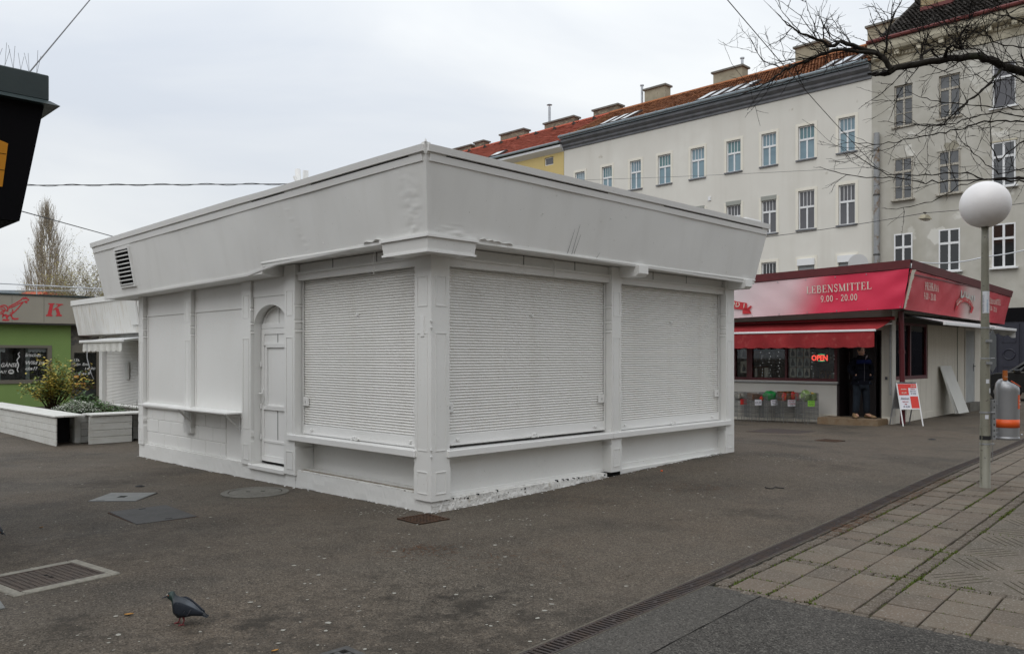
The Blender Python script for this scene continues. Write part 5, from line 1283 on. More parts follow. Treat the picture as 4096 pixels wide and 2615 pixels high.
for bi, (x, y, wd, lb, kind, cardm, clb) in enumerate(BK):
    u, v = 2900 + x * .18687, 1500 + y * .18687
    w = gp(u, v + 1); t = wire_basket(wd, .40, .775); t['label'] = lb; t.location = w; t.rotation_euler = (0, 0, BROT)
    ca, sa = math.cos(BROT), math.sin(BROT)
    def bl(px, py, pz): return w + Vector((px * ca - py * sa, px * sa + py * ca, pz))
    if kind == 'clear':
        for i, (px, r, mm, l2) in enumerate(((-.08, .085, 'clear_bag', 'clear bag of mixed produce at the left of the leftmost basket'), (.07, .09, 'clear_bag', 'clear bag with green tops in the leftmost basket'))): bag_thing('produce_bag', l2, mm, bl(px, .14 + .06 * i, .66), r, (1, 1.2, .95), 40 + i, i)
    elif kind == 'dark':
        o = MB().bbox(-.15, .15, .03, .34, 0, .16, .012).build('goods_carton', 'crisp_dark', None); o.location = bl(0, 0, .565); o.rotation_euler = (.1, .05, BROT); tag(o, 'dark brown goods carton in the wire basket with the 0,50 card', 'carton')
        bag_thing('snack_bag', 'small red packet at the right of the brown carton', 'crisp_red', bl(.12, .02, .62), .055, (1, .6, 1.1), 51, .3)
    elif kind == 'green': bag_thing('green_sack', 'big bright green plastic sack on top of the third basket', 'bag_green', bl(0, .16, .69), .135, (1.25, 1.1, .85), 61, .1)
    elif kind == 'red':
        cb_ = MB().box(-.25, .25, .33, .34, 0, .24).box(-.25, .25, .02, .34, 0, .01).build('display_box', 'crisp_dark', None); cb_.location = bl(0, 0, .565); cb_.rotation_euler = (0, 0, BROT); tag(cb_, 'open brown display box behind the red snack bags', 'box')
        for i, (mm, l2) in enumerate((('crisp_red', 'leftmost red and yellow snack bag in the widest basket'), ('crisp_dark', 'dark brown snack bag between two red ones'), ('crisp_red', 'tallest red snack bag in the middle of the widest basket'), ('crisp_red', 'rightmost red and yellow snack bag in the widest basket'))):
            bag_thing('snack_bag', l2, mm, bl(-.19 + i * .125, .10, .665 + (.02 if i == 2 else 0)), .062, (.95, .7, 1.65), 71 + i, BROT, 'snack bags in the widest basket')
    else:
        bag_thing('vegetable_bag', 'bag of green cabbage with knotted clear top', 'veg_bag', bl(-.08, .14, .70), .12, (1, 1, 1.15), 81, .3)
        bag_thing('vegetable_bag', 'clear bag of lettuce with yellow fruit, rightmost in baskets', 'veg_bag', bl(.13, .16, .67), .11, (1.3, 1, .95), 84, .8)
        bag_thing('bananas', 'yellow fruit on top of the rightmost vegetable bag', 'banana', bl(.07, .1, .77), .035, (1.6, .8, .7), 86, .2)
    tl = {0: 0, 1: .0, 2: -.09, 3: .0, 4: .02}[bi]
    cw, chh = (.20, .15) if bi != 3 else (.22, .17)
    cx_ = {0: 0, 1: 0, 2: .0, 3: -.05, 4: -.02}[bi]
    card = MB().box(-cw / 2, cw / 2, -.003, 0, -chh, 0).build('price_card', cardm, None); card.location = bl(cx_, -.012, .595); card.rotation_euler = (0, tl, BROT); tag(card, clb, 'card', 'price cards on the baskets')
    L = {0: [('AKTION', .035, -.035, 'ink_red'), ('gelb 1kg', .03, -.075, 'ink_red'), ('.......... 0,99', .03, -.125, 'ink_red')], 1: [('€0,50', .075, -.105, 'print_grey')], 2: [('AKTION', .032, -.045, 'print_grey'), ('banane 1kg', .026, -.085, 'print_grey'), ('€ 0,89', .032, -.130, 'ink_black')],
         3: [('AKTION', .046, -.045, 'ink_red'), ('kaufen nehmen', .025, -.075, 'print_grey'), ('1+1GRATIS', .044, -.118, 'ink_red'), ('€ 0,63', .034, -.155, 'ink_black')], 4: [('AKTION', .045, -.045, 'ink_green'), ('FRISCHER KRAUS', .022, -.09, 'ink_green'), ('SALAT 1kg', .024, -.125, 'ink_green')]}[bi]
    for body, sz, z, mm in L: text('lettering', body, sz, mm, card, (0, -.0045, z), (1, 0, 0), (0, 0, 1), align='CENTER', bold=.0012)

# A-board
w = gp(3625, 1700); AB = thing('a_board', 'white framed sandwich board with red and white offers before the shop corner', 'sign board', w, R_(4))
def ab_leaf(sgn, m):
    a = sgn * .30; h = 1.02
    fr_ = MB()
    def pt(x, z, d=0): return (x, a * (1 - z / h) * -1 + d, z)
    for sx in (-1, 1): fr_.tube([pt(sx * .245, 0.0), pt(sx * .245, .40), pt(sx * .245, h)], .016, 6)
    for z in (.40, h): fr_.tube([pt(-.245, z), pt(.245, z)], .018, 6)
    f = fr_.build('frame', m, AB)
    return pt, f
ptF, fF = ab_leaf(1, 'pvc'); ptB, fB = ab_leaf(-1, 'galvanised')
pan = MB().quad(ptF(-.235, .41, -.004), ptF(.235, .41, -.004), ptF(.235, 1.01, -.004), ptF(-.235, 1.01, -.004)).build('poster_panel', 'paper_white', AB)
MB().quad(ptB(-.235, .41), ptB(.235, .41), ptB(.235, 1.01), ptB(-.235, 1.01)).build('rear_panel', 'galvanised', AB)
for (x0, x1, z0, z1) in ((-.23, .02, .73, .995), (.02, .23, .90, .995), (.035, .23, .42, .70)): MB().quad(ptF(x0, z0, -.008), ptF(x1, z0, -.008), ptF(x1, z1, -.008), ptF(x0, z1, -.008)).build('red_field', 'paper_red', pan)
for body, sz, x, z, mm in (('Aktion', .075, -.10, .63, 'print_grey'), ('€ 4,99', .06, -.09, .44, 'print_grey'), ('frische ware', .03, -.10, .57, 'ink_red'), ('500g', .03, -.10, .51, 'ink_red'), ('€ 9,90', .05, .13, .75, 'print_grey'), ('AKTION', .03, .13, .86, 'ink_red'), ('SEKT 0,75l', .032, .125, .81, 'print_grey'), ('€ 4,99', .045, .15, .93, 'print_cream'), ('Angebot', .04, -.1, .86, 'print_cream'), ('€ 2,99', .045, -.1, .77, 'print_cream')):
    text('lettering', body, sz, mm, pan, ptF(x, z, -.014), (1, 0, 0), (0, .29, 1.0), align='CENTER', bold=.0015)

# boards leaning on the side wall
x0 = rs(3759, .1)
for i, (dx, lean, lb, hh) in enumerate(((0, .46, 'front pale board of the stack leaning on the shop wall', 1.36), (-.03, .42, 'second pale board of the leaning stack, mostly covered', 1.36), (-.055, .39, 'rearmost pale board of the leaning stack, mostly covered', 1.35))):
    o = MB().bbox(0, .95, -.012, .006, 0, hh, .003).build('leaning_board', 'board_white', None); xx = 3.55 + dx
    o.location = S0 + d1 * (xx + .0) - d2 * (lean + .05) + Vector((0, 0, .09)); ang = math.asin(min(.9, (lean) / hh)); o.rotation_euler = (-ang, R_(0), SA); tag(o, lb, 'board', 'boards leaning on the shop wall')
# ------------------------------------------------------------------ street front of apartment houses behind
FP = Vector((17.95, 43.8, 0)); FA = KA
f1 = Vector((math.cos(FA), math.sin(FA), 0)); f2 = Vector((-math.sin(FA), math.cos(FA), 0))
def Fh(u, v, d=0.0):
    P = FP - f1 * d; s = hit(u, P, f2); Y = (P + f2 * s).y; return s, vz(v, Y)
def facade(parent, name, m, s0, s1, z0, z1, ops, reveal=.22, d=0.0):
    S = sorted({s0, s1} | {a for o in ops for a in o[:2]}); Z = sorted({z0, z1} | {a for o in ops for a in o[2:4]}); mb = MB()
    for a, b in zip(S, S[1:]):
        for c, e in zip(Z, Z[1:]):
            cs, cz = (a + b) / 2, (c + e) / 2
            if any(o[0] < cs < o[1] and o[2] < cz < o[3] for o in ops): continue
            mb.quad((-d, a, c), (-d, b, c), (-d, b, e), (-d, a, e))
    for a, b, c, e in [o[:4] for o in ops]:
        r = -d + reveal
        mb.quad((-d, a, c), (r, a, c), (r, a, e), (-d, a, e)); mb.quad((-d, b, c), (r, b, c), (r, b, e), (-d, b, e)); mb.quad((-d, a, e), (r, a, e), (r, b, e), (-d, b, e)); mb.quad((-d, a, c), (r, a, c), (r, b, c), (-d, b, c))
    return mb.build(name, m, parent)
def wbx(a, b, d0, d1_, z0, z1): return MB().wbox('L', a, b, d0, d1_, z0, z1)
def window(parent, s0, s1, z0, z1, style, glass='glass_blue', glass_up=None, transom=None, sillm='cornice_grey', fm='pvc', trim=None, cur=False, d=0.0):
    fw = .065; D0, D1 = d - .16, d - .09; zt = transom if transom else z0 + (z1 - z0) * .64
    f = MB().wbox('L', s0, s1, D0, D1, z0, z0 + fw).wbox('L', s0, s1, D0, D1, z1 - fw, z1).wbox('L', s0, s0 + fw, D0, D1, z0 + fw, z1 - fw).wbox('L', s1 - fw, s1, D0, D1, z0 + fw, z1 - fw)
    c = (s0 + s1) / 2
    if style != 'single': f.wbox('L', s0 + fw, s1 - fw, D0, D1 + .01, zt - .055, zt + .055)
    w = f.build('window', fm, parent)
    def pane(a, b, c_, e, m): MB().wbox('L', a, b, D0 + .03, D0 + .036, c_, e).build('pane', m, w)
    def bar(a, b, c_, e, nm='glazing_bar'): MB().wbox('L', a, b, D0 + .001, D1 - .004, c_, e).build(nm, fm, w)
    gu = glass_up or glass
    if style == 'four_over_two':
        n = 4; W_ = (s1 - s0 - 2 * fw) / n
        for i in range(n): pane(s0 + fw + i * W_ + (.014 if i else 0), s0 + fw + (i + 1) * W_ - (.014 if i < n - 1 else 0), zt + .055, z1 - fw, gu)
        for i in range(1, n): bar(s0 + fw + i * W_ - .014, s0 + fw + i * W_ + .014, zt + .055, z1 - fw)
        bar(c - .045, c + .045, z0 + fw, zt - .055, 'mullion'); pane(s0 + fw, c - .045, z0 + fw, zt - .055, glass); pane(c + .045, s1 - fw, z0 + fw, zt - .055, glass)
    elif style == 'old':
        bar(c - .03, c + .03, zt + .055, z1 - fw, 'mullion'); bar(c - .05, c + .05, z0 + fw, zt - .055, 'mullion'); zm = z0 + (zt - z0) * .47
        for a, b in ((s0 + fw, c - .05), (c + .05, s1 - fw)):
            pane(a, b, zt + .055, z1 - fw, gu); bar(a, b, zm - .014, zm + .014); pane(a, b, z0 + fw, zm - .014, glass); pane(a, b, zm + .014, zt - .055, glass)
    elif style == 'two_over_two':
        bar(c - .05, c + .05, z0 + fw, zt - .055, 'mullion'); bar(c - .05, c + .05, zt + .055, z1 - fw, 'mullion')
        for a, b in ((s0 + fw, c - .05), (c + .05, s1 - fw)): pane(a, b, z0 + fw, zt - .055, glass); pane(a, b, zt + .055, z1 - fw, gu)
    elif style == 'one_over_one': pane(s0 + fw, s1 - fw, z0 + fw, zt - .055, glass); pane(s0 + fw, s1 - fw, zt + .055, z1 - fw, gu)
    else: pane(s0 + fw, s1 - fw, z0 + fw, z1 - fw, glass)
    if cur:
        for a, b in ((s0 + .07, s0 + (s1 - s0) * .42), (s0 + (s1 - s0) * .58, s1 - .07)): MB().grid(16, 2, lambda x, y: (-(D0 - .03) + .02 * math.sin(x * 30), a + (b - a) * (x if y == 0 else x), z0 + .08 + (z1 - z0 - .16) * y)).build('curtain', 'curtain', w)
    if sillm: wbx(s0 - .12, s1 + .12, d - .14, d + .09, z0 - .07, z0 + .004).build('sill', sillm, w)
    if trim:
        t = .15
        tb = MB().wbox('L', s0 - t, s0, d - .0, d + .025, z0, z1 + t).wbox('L', s1, s1 + t, d, d + .025, z0, z1 + t).wbox('L', s0, s1, d, d + .025, z1, z1 + t)
        tb.build('surround', trim, w)
    return w
def house(name, label): return thing(name, label, 'apartment house', FP, FA)
def profile_run(parent, name, prof, s0, s1, m): return MB().prism(prof, lambda u, v, t: (-u, t, v), s0, s1).build(name, m, parent)
def roof(parent, s0, s1, z0, d0, zr, dr_, m, course, tw, skew=0.0, label=None, seed=3):
    """tiled roof slope: every tile a face of its own, joined (too small to pick apart)"""
    rg = random.Random(seed); L = math.hypot(zr - z0, d0 - dr_); n = int(L / course); mb = MB()
    wbx_ = MB().quad((-d0, s0, z0 - .03), (-d0, s1, z0 - .03), (-dr_, s1, zr - .03), (-dr_, s0, zr - .03)); r = wbx_.build('roof', m, parent)
    k = int((s1 - s0) / tw)
    for i in range(n):
        a, b = i / n, (i + 1.15) / n
        for j in range(k):
            o = (.5 if i % 2 else 0); sa = s0 + (j + o) * tw; sb = min(sa + tw * .96, s1); h = rg.uniform(.012, .035); e = rg.uniform(-.006, .006)
            if sa >= s1: continue
            def P(f, lift): return (-(d0 + (dr_ - d0) * f), z0 + (zr - z0) * f + lift)
            (xa, za), (xb, zb) = P(a, h + .02), P(min(b, 1), .004 + e)
            sm = (sa + sb) / 2
            mb.add([(xa, sa, za), (xa, sm, za + .018), (xa, sb, za), (xb, sb, zb), (xb, sm, zb + .012), (xb, sa, zb)], [(0, 1, 4, 5), (1, 2, 3, 4)])
    o = mb.build('roof_tiles', m, r); stuff(o)
    profile_run(r, 'ridge', [(dr_ - .14, zr - .05), (dr_ + .14, zr - .05), (dr_ + .07, zr + .09), (dr_ - .07, zr + .09)], s0, s1, m)
    mb2 = MB().quad((-dr_, s0, zr), (-dr_, s1, zr), (-(dr_ * 2 - d0), s1, z0), (-(dr_ * 2 - d0), s0, z0)); mb2.build('rear_slope', m, r)
    return r
def skylight(parent, s0, s1, f0, f1, z0, d0, zr, dr_):
    def P(f, s, l): return (-(d0 + (dr_ - d0) * f) - l * .5, s, z0 + (zr - z0) * f + l * .85)
    b = MB().hexa([P(f0, s0, 0), P(f0, s1, 0), P(f1, s1, 0), P(f1, s0, 0), P(f0, s0, .12), P(f0, s1, .12), P(f1, s1, .12), P(f1, s0, .12)]).build('skylight', 'iron', parent)
    MB().quad(P(f0 + .03, s0 + .13, .125), P(f0 + .03, s1 - .13, .125), P(f1 - .03, s1 - .13, .125), P(f1 - .03, s0 + .13, .125)).build('pane', 'skylight_glass', b)
def chimney(parent, u0, v0, u1, v1, d, m='chimney_brick', dep=.7, flash=False, cap=True, below=1.4):
    """front face measured in the photo between (u0, v1) lower left and (u1, v0) upper right"""
    sa, za = Fh(u0, v1, d); sb, zb = Fh(u1, v0, d)
    s0, s1 = min(sa, sb), max(sa, sb); z1 = zb
    c = wbx(s0, s1, d - dep, d, z1 - below - .5, z1 - .12).build('chimney', m, parent)
    if cap: wbx(s0 - .12, s1 + .12, d - dep - .1, d + .12, z1 - .12, z1).build('cap', 'cap_stone', c)
    if flash: wbx(s0 - .03, s1 + .03, d - dep, d + .04, z1 - below - .5, z1 - below + .15).build('flashing', 'zinc', c)
    return c, s0, s1, z1

# white house
HW = house('apartment_house', 'long white plastered apartment house with brown tiled roof and grey cornice')
SWs = [(-.44, .46), (1.79, 2.73), (4.04, 4.95), (6.27, 7.21), (8.72, 9.68), (11.14, 12.10), (13.42, 14.30), (15.79, 16.64), (18.15, 19.01)]
opA = [(a, b, 12.59, 14.46) for a, b in SWs]; opB = [(a, b, 8.70, 10.86) for a, b in SWs[:6]]; opC = [(a, b, 4.95, 7.05) for a, b in SWs[:4]]
facade(HW, 'wall', 'plaster_white', -1.298, 20.04, 0, 16.3, opA + opB + opC)
wbx(-1.29, 20.0, -11, -.4, 0, 16.8).build('core', 'dark_void', HW)
for i, (a, b) in enumerate(SWs):
    window(HW, a, b, 12.59, 14.46, 'four_over_two', 'glass_blue', 'glass_teal' if i % 2 else 'glass_blue', 13.71, trim='plaster_trim')
for i, (a, b) in enumerate(SWs[:6]):
    w = window(HW, a, b, 8.70, 10.86 - (.22 if i >= 2 else 0), 'four_over_two', 'glass_grey', None, 9.95, trim='plaster_trim')
    if i >= 2: wbx(a - .02, b + .02, -.15, .05, 10.62, 10.86).build('blind_box', 'shutter_box', w)
for i, (a, b) in enumerate(SWs[:4]):
    w = window(HW, a, b, 4.95, 7.05, 'four_over_two', 'glass_dark', None, 6.2, trim='plaster_trim')
    if i < 2: wbx(a - .02, b + .02, -.12, .12, 6.70, 7.06).build('blind_box', 'pvc', w); wbx(a + .03, b - .03, -.10, -.06, 4.98, 6.7).build('blind', 'blind_grey', w)
profile_run(HW, 'cornice', [(0, 16.20), (.08, 16.22), (.08, 16.34), (.20, 16.44), (.20, 16.56), (.42, 16.70), (.42, 16.86), (0, 16.90)], -1.29, 20.04, 'cornice_grey')
profile_run(HW, 'eaves_board', [(.0, 16.90), (.52, 16.90), (.52, 16.98), (.0, 17.02)], -1.29, 20.04, 'zinc')
MB().tube([(-.60, -1.29, 17.05), (-.60, 20.06, 17.05)], .085, 8).build('gutter', 'zinc', HW)
for i in range(27): wbx(-1.0 + i * .8, -.96 + i * .8, .5, .70, 17.0, 17.15).build('gutter_bracket', 'zinc', HW)
RW = roof(HW, -1.29, 20.04, 17.02, .45, 20.0, -5.3, 'roof_brown', .24, .19)
for ua, ub, n in ((3216, 3440, 3), (2710, 2990, 4), (2345, 2505, 3)):
    sa, _ = Fh(ub, 330, .45); sb, _ = Fh(ua, 330, .45)
    sa, sb = min(sa, sb), max(sa, sb); L = (sb - sa)
    for i in range(n): a = sa + .3 + i * L * .78 / n; skylight(RW, a, a + min(.85, L * .78 / n * .74), .06, .40, 17.05, .45, 20.03, -5.3)
chimney(HW, 3181, 157, 3295, 245, -5.7, 'chimney_plaster', .8, True); chimney(HW, 3470, 70, 3600, 165, -5.2, 'chimney_plaster', .9, True, below=1.8)
chimney(HW, 2853, 258, 2968, 325, -5.7, 'chimney_plaster', .8, True); chimney(HW, 2578, 335, 2660, 400, -5.7, 'chimney_plaster', .7, True); chimney(HW, 2374, 414, 2470, 462, -5.7, 'chimney_brick', .7)
for u, v in ((2969, 236), (2568, 345)):
    s, z = Fh(u, v, -5.9); MB().tube([(5.9, s, z - 2.0), (5.9, s, z)], .09, 8).tube([(5.9, s, z), (5.9, s, z + .08)], .15, 8).build('flue_pipe', 'steel', HW)
s, z = Fh(2839, 795); wbx(s - .09, s + .09, 0, .06, z - .12, z + .12).build('alarm_box', 'pvc', HW)
s, z = Fh(3442, 1052, .2); dsh = MB().lathe([(.0, .12), (.30, .09), (.50, 0.02), (.52, 0)], 24, (0, 0, 0), 'x').build('satellite_dish', 'pvc', HW); dsh.location = (-.5, s, z - .05); dsh.rotation_euler = (0, R_(-15), R_(20)); dsh.scale = (1, .95, .95)
# grey house
HG = house('apartment_house', 'weathered grey apartment house with patched plaster and dark roof, far right')
GS = [(-3.33, -2.43), (-5.53, -4.56), (-7.90, -6.92), (-10.2, -9.25), (-12.5, -11.55), (-14.8, -13.85)]
ops = [(a, b, 13.42, 15.53) for a, b in GS] + [(a, b, 9.66, 11.78) for a, b in GS] + [(a, b, 5.84, 7.92) for a, b in GS] + [(-3.1, -1.9, 0, 3.2), (-5.9, -3.5, .3, 3.2)]
ops = [o for o in ops if o[3] > 4]
facade(HG, 'wall', 'plaster_grey', -18, -1.30, 3.93, 17.0, ops)
wbx(-18, -1.32, -11, -.4, 0, 17.2).build('core', 'dark_void', HG)
for i, (a, b) in enumerate(GS):
    new = i in (2, 4)
    window(HG, a, b, 13.42, 15.53, 'one_over_one' if new else 'old', 'glass_grey' if new else 'glass_old', None, 14.85, sillm='pvc' if new else 'old_paint_wood', fm='pvc' if new else 'old_paint_wood', d=.0 if not new else .02)
    window(HG, a, b, 9.66, 11.78, 'two_over_two' if new else 'old', 'glass_old', None, 11.08, sillm='pvc' if new else 'old_paint_wood', fm='pvc' if new else 'old_paint_wood', d=.12)
    window(HG, a, b, 5.84, 7.92, 'two_over_two', 'glass_dark', None, 7.22, sillm='pvc', fm='pvc', cur=True, d=.12)
    wbx(a - .07, b + .07, .0, .06, 11.78, 11.85).build('lintel', 'cornice_cream' if new else 'plaster_grey', HG)
# entablature: frieze, dentils, modillions, crowning slab
profile_run(HG, 'frieze', [(0, 16.62), (.06, 16.62), (.06, 17.0), (0, 17.0)], -18, -1.30, 'cornice_cream')
profile_run(HG, 'cornice', [(0, 17.0), (.10, 17.02), (.10, 17.22), (.55, 17.30), (.62, 17.44), (.62, 17.78), (.0, 17.92)], -18, -1.30, 'cornice_cream')
for i in range(11): wbx(-1.75 - i * 1.05, -1.53 - i * 1.05, .05, .46, 17.03, 17.27).build('modillion', 'cornice_cream', HG)
for i in range(64):
    if i % 6 in (0,): continue
    wbx(-1.56 - i * .175, -1.47 - i * .175, .09, .2, 17.04, 17.18).build('dentil', 'cornice_cream', HG)
MB().tube([(-.70, -1.30, 17.88), (-.70, -18, 17.88)], .10, 8).build('gutter', 'red_gutter', HG); profile_run(HG, 'eaves_board', [(.0, 17.92), (.64, 17.80), (.64, 17.86), (.0, 18.0)], -18, -1.3, 'red_gutter')
roof(HG, -16, -1.6, 17.95, .5, 21.9, -5.6, 'roof_dark', .22, .19, seed=9)
MB().add([(-.5, -1.58, 17.9), (5.6, -1.58, 21.9), (11, -1.58, 17.9)], [(0, 1, 2)]).build('gable', 'plaster_grey', HG)
chimney(HG, 3683, -60, 3810, 30, -3.6, 'chimney_yellow', 1.0, False, False, below=1.2)[0]
s_a, z_a = Fh(3683, 45, -3.0); s_b, z_b = Fh(3812, 12, -3.0); wbx(min(s_a, s_b), max(s_a, s_b), -4.2, -2.9, z_b - 1.2, z_b + .2).build('chimney_base', 'red_gutter', HG)
# ground floor: dark band and navy panelled door
wbx(-18, -1.3, -.05, .06, 3.30, 3.928).build('shop_band', 'black_panel', HG); wbx(-18, -1.3, -.1, -.001, 0, 3.30).build('shop_front', 'navy', HG)
for i in range(12):
    a = -5.4 - i * .92
    p = wbx(a - .80, a, .0, .05, .5, 3.2).build('door_leaf', 'navy', HG); q = MB()
    for (x0, x1, z0, z1) in ((a - .70, a - .10, 2.3, 3.0), (a - .70, a - .10, .7, 1.2)): q.wbox('L', x0, x1, .05, .07, z0, z0 + .05).wbox('L', x0, x1, .05, .07, z1 - .05, z1).wbox('L', x0, x0 + .05, .05, .07, z0, z1).wbox('L', x1 - .05, x1, .05, .07, z0, z1)
    stuff(q.build('moulding', 'navy', p))
    MB().tube([(-.06, a - .40 + .24 * math.cos(t), 1.75 + .24 * math.sin(t)) for t in [i_ * PI / 10 for i_ in range(21)]], .03, 6).build('roundel', 'navy', p)
# rainwater duct between the two
s, z = Fh(3505, 532, .25); MB().tube([(-.20, s, 3.0), (-.20, s, z)], .145, 10).build('rain_duct', 'rust_pipe', HG)
for zz in (10.0, 6.9): MB().lathe([(.17, 0), (.17, .07)], 10, (-.20, s, zz)).build('duct_clamp', 'iron_blue', HG)
# yellow house
HY = house('apartment_house', 'yellow house with bright red roof far behind the kiosk')
facade(HY, 'wall', 'plaster_yellow', 20.06, 52, 0, 16.25, [(21.06, 21.92, 15.40, 15.98)] + [(a, a + .95, z, z + 1.95) for a in (21.4, 23.9, 26.4, 28.9, 31.4, 33.9, 36.4, 38.9) for z in (10.9, 7.1)])
for a in (21.4, 23.9, 26.4, 28.9, 31.4, 33.9, 36.4, 38.9):
    for z in (10.9, 7.1): window(HY, a, a + .95, z, z + 1.95, 'two_over_two', 'glass_grey', trim=None)
wbx(20.1, 52, -11, -.4, 0, 16.6).build('core', 'dark_void', HY)
window(HY, 21.06, 21.92, 15.40, 15.98, 'single', 'glass_grey', sillm=None, trim=None)
profile_run(HY, 'cornice', [(0, 16.15), (.42, 16.42), (.42, 16.58), (0, 16.6)], 20.06, 52, 'pvc')
MB().tube([(-.52, 20.06, 16.74), (-.52, 52, 16.74)], .09, 8).build('gutter', 'zinc', HY)
RY = roof(HY, 20.06, 52, 16.74, .4, 19.95, -5.3, 'roof_orange', .27, .24, seed=5)
for i in range(12):
    s = 21.0 + i * 2.0; f = .86; x, z = -(.4 - 5.7 * f), 16.74 + 3.21 * f
    MB().add([(x - .05, s - .16, z), (x - .05, s + .16, z), (x - .05, s, z + .28), (x + .35, s, z + .26)], [(0, 1, 2), (0, 2, 3), (1, 2, 3)]).build('roof_vent', 'roof_dark', RY)
skylight(RY, 26.4, 27.5, .02, .2, 16.8, .4, 20.0, -5.3)
chimney(HY, 1812, 577, 1884, 606, -5.6); chimney(HY, 1899, 560, 1934, 590, -5.6); chimney(HY, 2002, 513, 2094, 562, -5.6); chimney(HY, 2178, 462, 2294, 522, -5.6)
s, z = Fh(2198, 428, -5.9); MB().tube([(5.9, s, z - 3), (5.9, s, z)], .11, 10).tube([(5.9, s, z), (5.9, s, z + .14)], .03, 6).tube([(5.9, s, z + .14), (5.9, s, z + .22)], [.24, .14], 10).build('flue_pipe', 'steel', HY)
for hse in (HW, HG, HY): pass

# unseen fronts added behind the viewpoint for their shade and warm bounce
def unseen_front(label, P, ang, L, H, m, seed):
    t = thing('apartment_house', label, 'apartment house', P, ang); rg = random.Random(seed); o = []
    for fl in range(4):
        for i in range(int(L / 2.6)): o.append((-L / 2 + .9 + i * 2.6, -L / 2 + 1.95 + i * 2.6, 1.2 + fl * 3.9, 3.3 + fl * 3.9))
    facade(t, 'wall', m, -L / 2, L / 2, -1, H, o); gl = MB(); fr_ = MB()
    for a, b, c, e in o:
        gl.wbox('L', a, b, -.2, -.17, c, e); fr_.wbox('L', a, b, -.17, -.11, c + .62 * (e - c), c + .68 * (e - c)).wbox('L', (a + b) / 2 - .04, (a + b) / 2 + .04, -.17, -.12, c, e)
    stuff(gl.build('panes', 'glass_old', t)); stuff(fr_.build('window_bars', 'pvc', t))
    MB().wbox('L', -L / 2, L / 2, -8, -.4, -1, H).build('core', 'dark_void', t)
    MB().prism([(.5, H), (-8.6, H), (-4, H + 3.6)], lambda u, v, w: (-u, w, v), -L / 2, L / 2).build('roof', 'roof_brown', t)
unseen_front('long cream apartment house added unseen behind the viewpoint, right, to shade and warm the kiosk', Vector((.7026 * 12 + .7116 * 30, .7116 * 12 - .7026 * 30, 0)), KA - PI / 2, 62, 15.0, 'cornice_cream', 1)
unseen_front('pale apartment house added unseen behind the viewpoint, left, to shade the kiosk', Vector((-.7026 * 30 - .7116 * -4, -.7116 * 30 + .7026 * -4, 0)), KA + PI, 70, 16.0, 'plaster_grey', 2)
# ------------------------------------------------------------------ parked dark car, street side
CARP = Vector((19.85, 30.2, 0)); CA = math.atan2(.7026, -.7116) + R_(0)     # its nose points up the street to the left
CR = thing('parked_car', 'black car parked beyond the lamp post, behind the grey litter bin', 'car', CARP, CA)
Lc = 4.5; hw_ = .88
side_lo = [(-2.2, .32), (-2.25, .62), (-2.15, .95), (-1.9, 1.06), (.75, 1.08), (1.55, 1.00), (2.05, .86), (2.22, .62), (2.2, .32)]
def carx(pts, w0, w1): return [(x, w0, z) for x, z in pts], [(x, w1, z) for x, z in pts]
bm_ = MB(); secs = []
for y, ins, up in ((-.90, .05, 0), (-.92, .0, 0), (-.86, .0, .02), (0, -.05, .05), (.86, .0, .02), (.92, .0, 0), (.90, .05, 0)):
    secs.append([(x * (1 - ins * .2), y, z + (up if z > .9 else 0)) for x, z in side_lo])
body = bm_.loft(secs).build('body', 'car_paint', CR, smooth=False)
cab = [(-2.0, 1.03), (-1.55, 1.50), (-.9, 1.66), (.0, 1.68), (.35, 1.60), (1.15, 1.03)]
cb2 = MB().loft([[(x, y * (1 - .22 * max(0, (z - 1.03) / .65)) * s_, z) for x, z in cab] for y, s_ in ((-.84, 1), (0, 1), (.84, 1))])
MB().loft([[(x * .97 - .02, y * (1 - .25 * max(0, (z - 1.03) / .65)), z) for x, z in cab] for y in (-.80, 0, .80)]).build('cabin_glass', 'glass_dark', CR)
for y in (-1, 1):
    pil = MB(); Wd = lambda z: y * .84 * (1 - .22 * max(0, (z - 1.03) / .65))
    pil.tube([(x, Wd(z), z) for x, z in cab], .055, 6)
    pil.tube([(-.35, Wd(1.03), 1.03), (-.42, Wd(1.66), 1.66)], .05, 6).tube([(.75, Wd(1.03), 1.03), (.35, Wd(1.6), 1.60)], .03, 6)
    pil.build('pillar', 'car_paint', CR)
    MB().bbox(.72, .92, y * .98 - .09, y * .98 + .09, 1.03, 1.18, .04).build('mirror', 'car_paint', CR)
    MB().box(-1.4, 1.2, y * .921 - .003, y * .921 + .003, 1.055, 1.075).build('window_strip', 'chrome', CR)
    for x in (-.6, .5): MB().bbox(x - .1, x + .1, y * .925 - .02, y * .925 + .02, .90, .93, .008).build('door_handle', 'chrome', CR)
    MB().bbox(1.85, 2.14, y * .68 - .14, y * .68 + .14, .66, .80, .03).build('headlight', 'glass_grey', CR)
    for x in (-1.38, 1.40):
        wmb = MB().lathe([(.20, -.10), (.31, -.11), (.335, -.07), (.335, .07), (.31, .11), (.20, .10)], 24, (x, y * .84, .335), 'y').build('wheel', 'tyre', CR)
        MB().lathe([(.0, -.09), (.2, -.10), (.2, .10), (.0, .09)], 12, (x, y * .845, .335), 'y').build('rim', 'steel', wmb)
RF = MB().grid(8, 8, lambda a, b: (-1.55 + 1.9 * a, (-.66 + 1.32 * b), 1.50 + .19 * math.sin(PI * min(1, a * 1.05) * .62 + .42) * 1.0 - .06 * (2 * b - 1) ** 2)).build('roof_panel', 'car_paint', CR, smooth=True)

